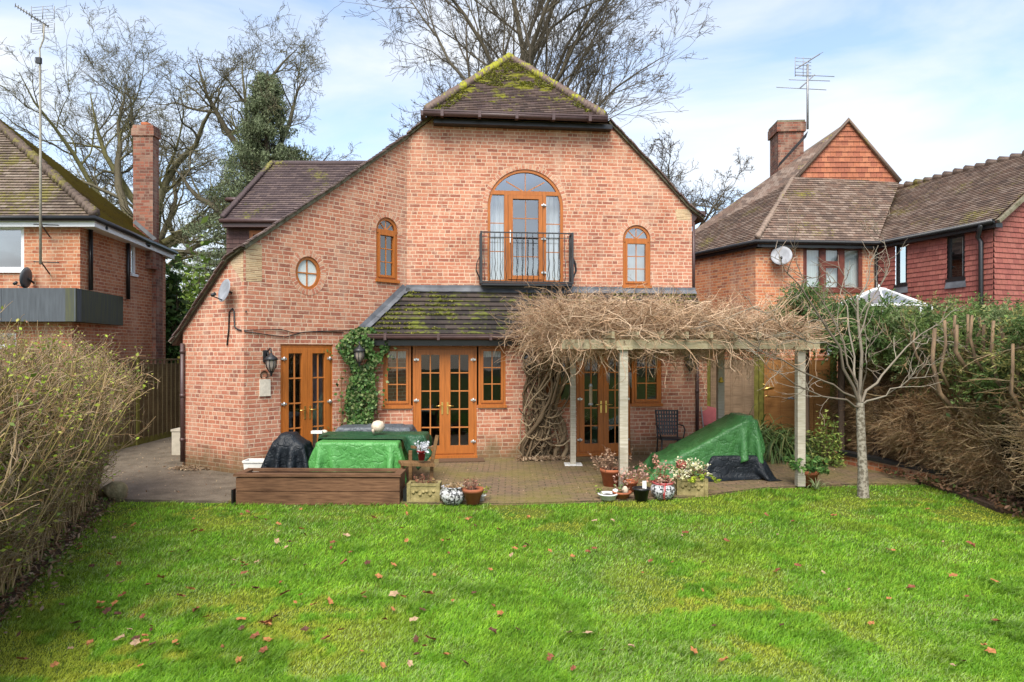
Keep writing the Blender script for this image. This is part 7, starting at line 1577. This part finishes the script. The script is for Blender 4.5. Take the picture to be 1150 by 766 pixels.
hanging('wind_chime', 'slim wind chime in front of the right glazed doors, beside the bird feeder', 683, 418, 432, 11.5, chime, 'wind chime')
c = at(810, 427, 12.65); g = MB(); g.lathe(c, [(0, -.05), (.035, -.04), (.05, -.02), (.02, 0), (.035, .02), (.02, .05), (0, .06)], 10); tag(g.build('post_ornament', m_plain('yellow_ornament', (.55, .38, .05), .6, 12, .3), loc=c, smooth=True), 'small yellow ornament on the rear right pergola post', 'ornament')
c = at(889.5, 447.5, 14.9); g = MB(); g.tube([c + Vector((-.09, 0, .01)), c + Vector((.0, 0, 0)), c + Vector((.08, 0, -.015))], [.012, .028, .012], 6); g.tube([c + Vector((-.02, 0, .01)), c + Vector((-.1, -.02, -.015))], .012, 5); tag(g.build('fence_ornament', M['alu'], loc=c), 'pale metal ornament on the orange fence left of the right post', 'ornament')
# rocks by the hedge end, beige meter box, drain litter
rs = np.random.RandomState(77)
for k, (px_, py_, r_, lab) in enumerate(((131, 560, .17, 'rounded mossy rock at the hedge end beside the side path'), (121, 559, .12, 'pale angular rock just left of the rounded rock'), (114, 557, .08, 'small dark rock half under the hedge end'))):
    c = gnd(px_, py_, 0); g = MB(); n1, n2 = 14, 9
    for j in range(n2 + 1):
        for i in range(n1):
            th = math.pi * j / n2; ph = 2 * math.pi * i / n1; q = Vector((math.sin(th) * math.cos(ph), math.sin(th) * math.sin(ph), math.cos(th))); k2 = r_ * (1 + .35 * noise.noise(q * 1.6 + Vector((k * 5, 0, 0)))); g.v.append((c.x + q.x * k2, c.y + q.y * k2 * .8, r_ * .55 + q.z * k2 * .9))
    for j in range(n2):
        for i in range(n1): g.f.append((j * n1 + i, (j + 1) * n1 + i, (j + 1) * n1 + (i + 1) % n1, j * n1 + (i + 1) % n1)); g.uv.append([(0, 0)] * 4); g.c.append(None)
    tag(g.build('rock', M['rock'], loc=c, smooth=False), lab, 'rock', 'rocks at the end of the left hedge')
c = at(200, 0, 13.9); g = MB(); g.obox((c.x, 14.1, .24), (1, 0, 0), (0, 1, 0), (0, 0, 1), .12, .22, .24); g.obox((c.x, 14.1, .50), (1, 0, 0), (0, 1, 0), (0, 0, 1), .135, .235, .02); tag(g.build('storage_box', m_plain('beige_box', (.42, .38, .30), .7, 7, .2), loc=(c.x, 13.9, 0)), 'beige box against the house down the side path', 'box')
nb = NB(); c = gnd(213, 527); n = 500; Cn = np.array(c)[None] + rs.normal(size=(n, 3)) * [.14, .08, .01] + [0, -.02, .03]; Cn[:, 2] = np.abs(Cn[:, 2]); nb.leafcloud(Cn, .03, colmix(n, [(.34, .24, .15), (.24, .16, .10), (.42, .32, .2)]), up=1); 
Cn = np.stack([rs.uniform(-8.2, -4.0, 700), rs.uniform(9.9, 17, 700), np.full(700, .012)], -1); nb.leafcloud(Cn, .018, colmix(700, [(.34, .24, .15), (.24, .14, .08), (.42, .32, .2)]), up=6)
n = 1300; x = rs.uniform(-3.8, 5.8, n); Cn = np.stack([x, rs.uniform(9.9, 13.1, n) , np.full(n, .012)], -1); Cn = Cn[Cn[:, 1] > 9.9 + np.maximum(0, x - 2) * .4]; nb.leafcloud(Cn, .014, colmix(len(Cn), [(.34, .22, .13), (.24, .13, .07), (.42, .30, .18), (.12, .15, .03)]), up=6)
stuff(nb.build('leaf_debris', M['leaf']), 'dry leaf debris scattered over the paving', 'leaf debris')

# raised moss clumps on the roofs
def moss_on(roof_obj, O, A, B, W_, H_, g_, n, thr, pal, seed, off=.03, keepf=None, sz=.014):
    O, A, B = Vector(O), Vector(A).normalized(), Vector(B).normalized(); Nn = A.cross(B).normalized(); r = np.random.RandomState(seed)
    a = r.uniform(0, W_, n); b = (np.floor(r.uniform(0, H_, n) / g_)) * g_ + r.uniform(-.004, .02, n); dn = vnoise(a, b, 1.4, seed) * .6 + vnoise(a, b, 5, seed + 1) * .4; k_ = dn > thr
    if keepf is not None: k_ &= keepf(a, b)
    a, b = a[k_], b[k_]; C0 = np.array(O)[None] + a[:, None] * np.array(A) + b[:, None] * np.array(B) + np.array(Nn)[None] * off; per = 9
    Cn = (C0[:, None] + r.normal(size=(len(a), per, 3)) * [.014, .010, .008]).reshape(-1, 3); nb = NB(); nb.leafcloud(Cn, sz, colmix(len(Cn), pal, .2), up=.8, aspect=.8); m = nb.build('moss', M['leaf'], roof_obj); m['kind'] = 'stuff'
MP = [(.15, .16, .02), (.22, .22, .03), (.10, .115, .02), (.28, .27, .05)]
moss_on(PORCH[0], PORCH[1], hu, B_lean, (PORCH[2] - PORCH[1]).length, (PORCH[3] - PORCH[2]).length, .15, 3800, .50, MP, 5, keepf=lambda a, b: a > b * .55 + .12)
hw = (hR - hL).length; Bh = (apex - hL) - hu * (apex - hL).dot(hu); hh = Bh.length; ax0 = (apex - hL).dot(hu)
moss_on(roof, hL, hu, Bh, hw, hh, .1, 5200, .47, MP, 8, keepf=lambda a, b: (a > b / hh * ax0) & (a < hw - b / hh * (hw - ax0)) & ((b > hh * .45) | (a < b / hh * ax0 + .35) | (a > hw - b / hh * (hw - ax0) - .3)))
# ---------------- lawn grass ----------------
rs = np.random.RandomState(99)
def inpoly(x, y, poly):
    c = np.zeros(len(x), bool); n = len(poly)
    for i in range(n):
        (x1, y1), (x2, y2) = poly[i], poly[(i + 1) % n]; m = ((y1 > y) != (y2 > y)) & (x < (x2 - x1) * (y - y1) / (y2 - y1 + 1e-12) + x1); c ^= m
    return c
NBL = 520000; vv = rs.rand(NBL); y = 1 / (1 / 4.0 - vv * (1 / 4.0 - 1 / 11.1)); x = rs.uniform(-.82, .82, NBL) * y
ok = inpoly(x, y, [(-3.3, 3.0), (-3.62, 4.2), (-4.12, 5.3), (-5.35, 8.5), (-5.85, 9.66), (-3.9, 9.57), (.06, 9.45), (1.71, 9.70), (2.6, 9.9), (3.94, 10.58), (5.6, 10.88), (6.6, 10.9), (6.55, 9.3), (6.5, 3.0)])
hx = np.interp(y, [3.3, 9.95], [-3.33, -5.98]) ; ok &= (x - hx) > .12 + .1 * rs.rand(NBL); x, y = x[ok], y[ok]; n = len(x)
f1 = vnoise(x, y, .55, 1); f2 = vnoise(x, y, 1.7, 2); f3 = vnoise(x, y, 5.5, 3); f4 = vnoise(x, y, 14, 4)
blob = np.clip(1.1 - np.hypot((x - 1.0) / 1.7, (y - 6.3) / 1.6), 0, 1) + np.clip(1.1 - np.hypot((x + .6) / .9, (y - 6.3) / .5), 0, 1)
moss = np.clip((.06 * blob + f2 * .55 + f3 * .3 + f4 * .15 - .52) * 11, 0, 1) * np.clip(.35 + (f1 - .4) * 2, 0, 1) + np.clip(1 - (x - np.interp(y, [3.3, 9.95], [-3.33, -5.98])) / .8, 0, 1) * .55
thin = np.clip((.16 * blob + vnoise(x, y, 1.1, 9) * .6 + f3 * .4 - .50) * 5, 0, 1)
tuft = np.clip((vnoise(x, y, 2.3, 7) * .7 + f4 * .3 - .60) * 7, 0, 1)
kp = rs.rand(n) > (.35 * moss + .25 * thin); x, y, moss, tuft, thin, f3 = x[kp], y[kp], moss[kp], tuft[kp], thin[kp], f3[kp]; n = len(x)
h = (.018 + .020 * rs.rand(n) + .026 * tuft) * (1 - .5 * np.clip(moss, 0, 1)) * (1 - .2 * thin); a = rs.uniform(0, 6.28, n); lean = rs.uniform(.3, 1.6, n) * h; wd = rs.uniform(.0018, .0032, n) * (y / 6) ** .6
base = np.stack([x, y, np.full(n, -.036)], -1); dr = np.stack([np.cos(a), np.sin(a), a * 0], -1); sdv = np.stack([-np.sin(a + .8), np.cos(a + .8), a * 0], -1); up_ = np.array([0, 0, 1.0])
p1 = base + up_ * (h * .6)[:, None] + dr * (lean * .3)[:, None]; p2 = base + up_ * h[:, None] + dr * lean[:, None]
V = np.stack([base - sdv * wd[:, None], base + sdv * wd[:, None], p1 + sdv * (wd * .85)[:, None], p1 - sdv * (wd * .85)[:, None], p2 + sdv * (wd * .2)[:, None], p2 - sdv * (wd * .2)[:, None]], 1).reshape(-1, 3)
i6 = np.arange(n) * 6; Q = np.concatenate([np.stack([i6, i6 + 1, i6 + 2, i6 + 3], -1), np.stack([i6 + 3, i6 + 2, i6 + 4, i6 + 5], -1)])
g0 = np.array([.098, .265, .012]); g1 = np.array([.29, .50, .035]); gm_ = np.array([.48, .47, .05]); gt = np.array([.40, .50, .20])
cl = g0 + (g1 - g0) * rs.rand(n, 1) * (.5 + f3[:, None]); lt = vnoise(x, y, 3.1, 23) * .6 + vnoise(x, y, 8, 24) * .4; cl = cl * (.72 + .62 * lt[:, None]) * (1 - .30 * tuft[:, None]); cl = cl * (1 - np.clip(moss, 0, 1)[:, None] * .8) + gm_ * np.clip(moss, 0, 1)[:, None] * .8; dry = rs.rand(n) < (.03 + .26 * thin); cl[dry] = cl[dry] * .35 + gt * .65; cl *= rs.uniform(.75, 1.25, (n, 1))
nb = NB(); nb.v.append(V); nb.q.append(Q); nb.c.append(np.concatenate([cl, cl])); nb.n = len(V); stuff(nb.build('grass', M['blade']), 'short bright green lawn grass with yellow mossy patches', 'grass')
# ---------------- fallen leaves on the lawn, one object each ----------------
random.seed(3); protos = []
for k in range(5):
    g = MB(); n = 11; out_l = []; lobes = []
    for j in range(n):
        a = 2 * math.pi * j / n; r = .032 * (1 + (.35 if j % 2 else -.15) * U(.5, 1.2)); lobes.append(Vector((r * math.cos(a) * 1.25, r * math.sin(a) * .8, .014 * abs(math.sin(a * 1.5 + k)) + U(0, .006))))
    for j in range(n): g.poly([(0, 0, .003), lobes[j], lobes[(j + 1) % n]])
    g.tube([(.0, 0, .003), (-.035, .004, .004), (-.06, .012, .012)], .0013, 3); protos.append(g)
cols_ = [('crisp dark brown leaf fallen on the lawn', (.09, .035, .018), 'dark brown leaves fallen on the lawn'), ('curled red brown leaf fallen on the lawn', (.20, .065, .028), 'red brown leaves fallen on the lawn'), ('pale tan leaf fallen on the lawn', (.36, .24, .14), 'pale tan leaves fallen on the lawn'), ('orange brown leaf fallen on the lawn', (.34, .14, .045), 'orange brown leaves fallen on the lawn')]
srcs = []
for ci, (lb, c_, gp) in enumerate(cols_):
    m_ = m_plain('fallen_leaf_%s' % lb.split()[1], c_, .7, 60, .4); row = []
    for g in protos:
        o = g.build('fallen_leaf', m_, loc=(0, 0, 0)); row.append(o)
    srcs.append(row)
cnt = 0; used = set(); LV = []
spots = [(180, 655), (138, 674), (120, 694), (90, 620), (104, 642), (112, 690), (163, 722), (218, 600), (226, 540 + 62), (278, 578), (389, 606), (387, 637), (413, 638), (425, 653), (442, 674), (480, 672), (440, 690), (432, 702), (484, 724), (300, 707), (343, 715), (366, 724), (272, 703), (287, 721), (296, 737), (326, 613), (343, 606), (311, 613), (135, 724), (152, 730), (320, 672), (860, 582), (896, 641), (937, 583), (935, 583), (1024, 665), (1090, 616), (1118, 704), (1113, 738), (770, 603), (815, 612)]
for (a, b) in spots: LV.append((a, b, U(.75, 1.2)))
while len(LV) < 200:
    if rnd() < .72: a, b = U(20, 620), 572 + 190 * rnd() ** 1.2
    else: a, b = U(560, 1145), 575 + 185 * rnd() ** 1.1
    p = gnd(a, b, -.03); 
    if p.x < np.interp(p.y, [3.3, 9.95], [-3.33, -5.98]) + .3 or p.x > 6.3: continue
    LV.append((a, b, U(.45, .95)))
for (a, b, sc) in LV:
    p = gnd(a, b, -.03); ci = random.choice((0, 1, 1, 2, 3, 3)); k = random.randrange(5); src = srcs[ci][k]
    if (ci, k) in used: o = src.copy(); C.objects.link(o)
    else: o = src; used.add((ci, k))
    o.location = (p.x, p.y, .008 + U(0, .012)); o.rotation_euler = (U(-.5, .5), U(-.5, .5), U(0, 6.28)); o.scale = (sc, sc, sc * U(.8, 1.6)); tag(o, cols_[ci][0], 'leaf', cols_[ci][2])
for ci in range(4):
    for k in range(5):
        if (ci, k) not in used: bpy.data.objects.remove(srcs[ci][k])
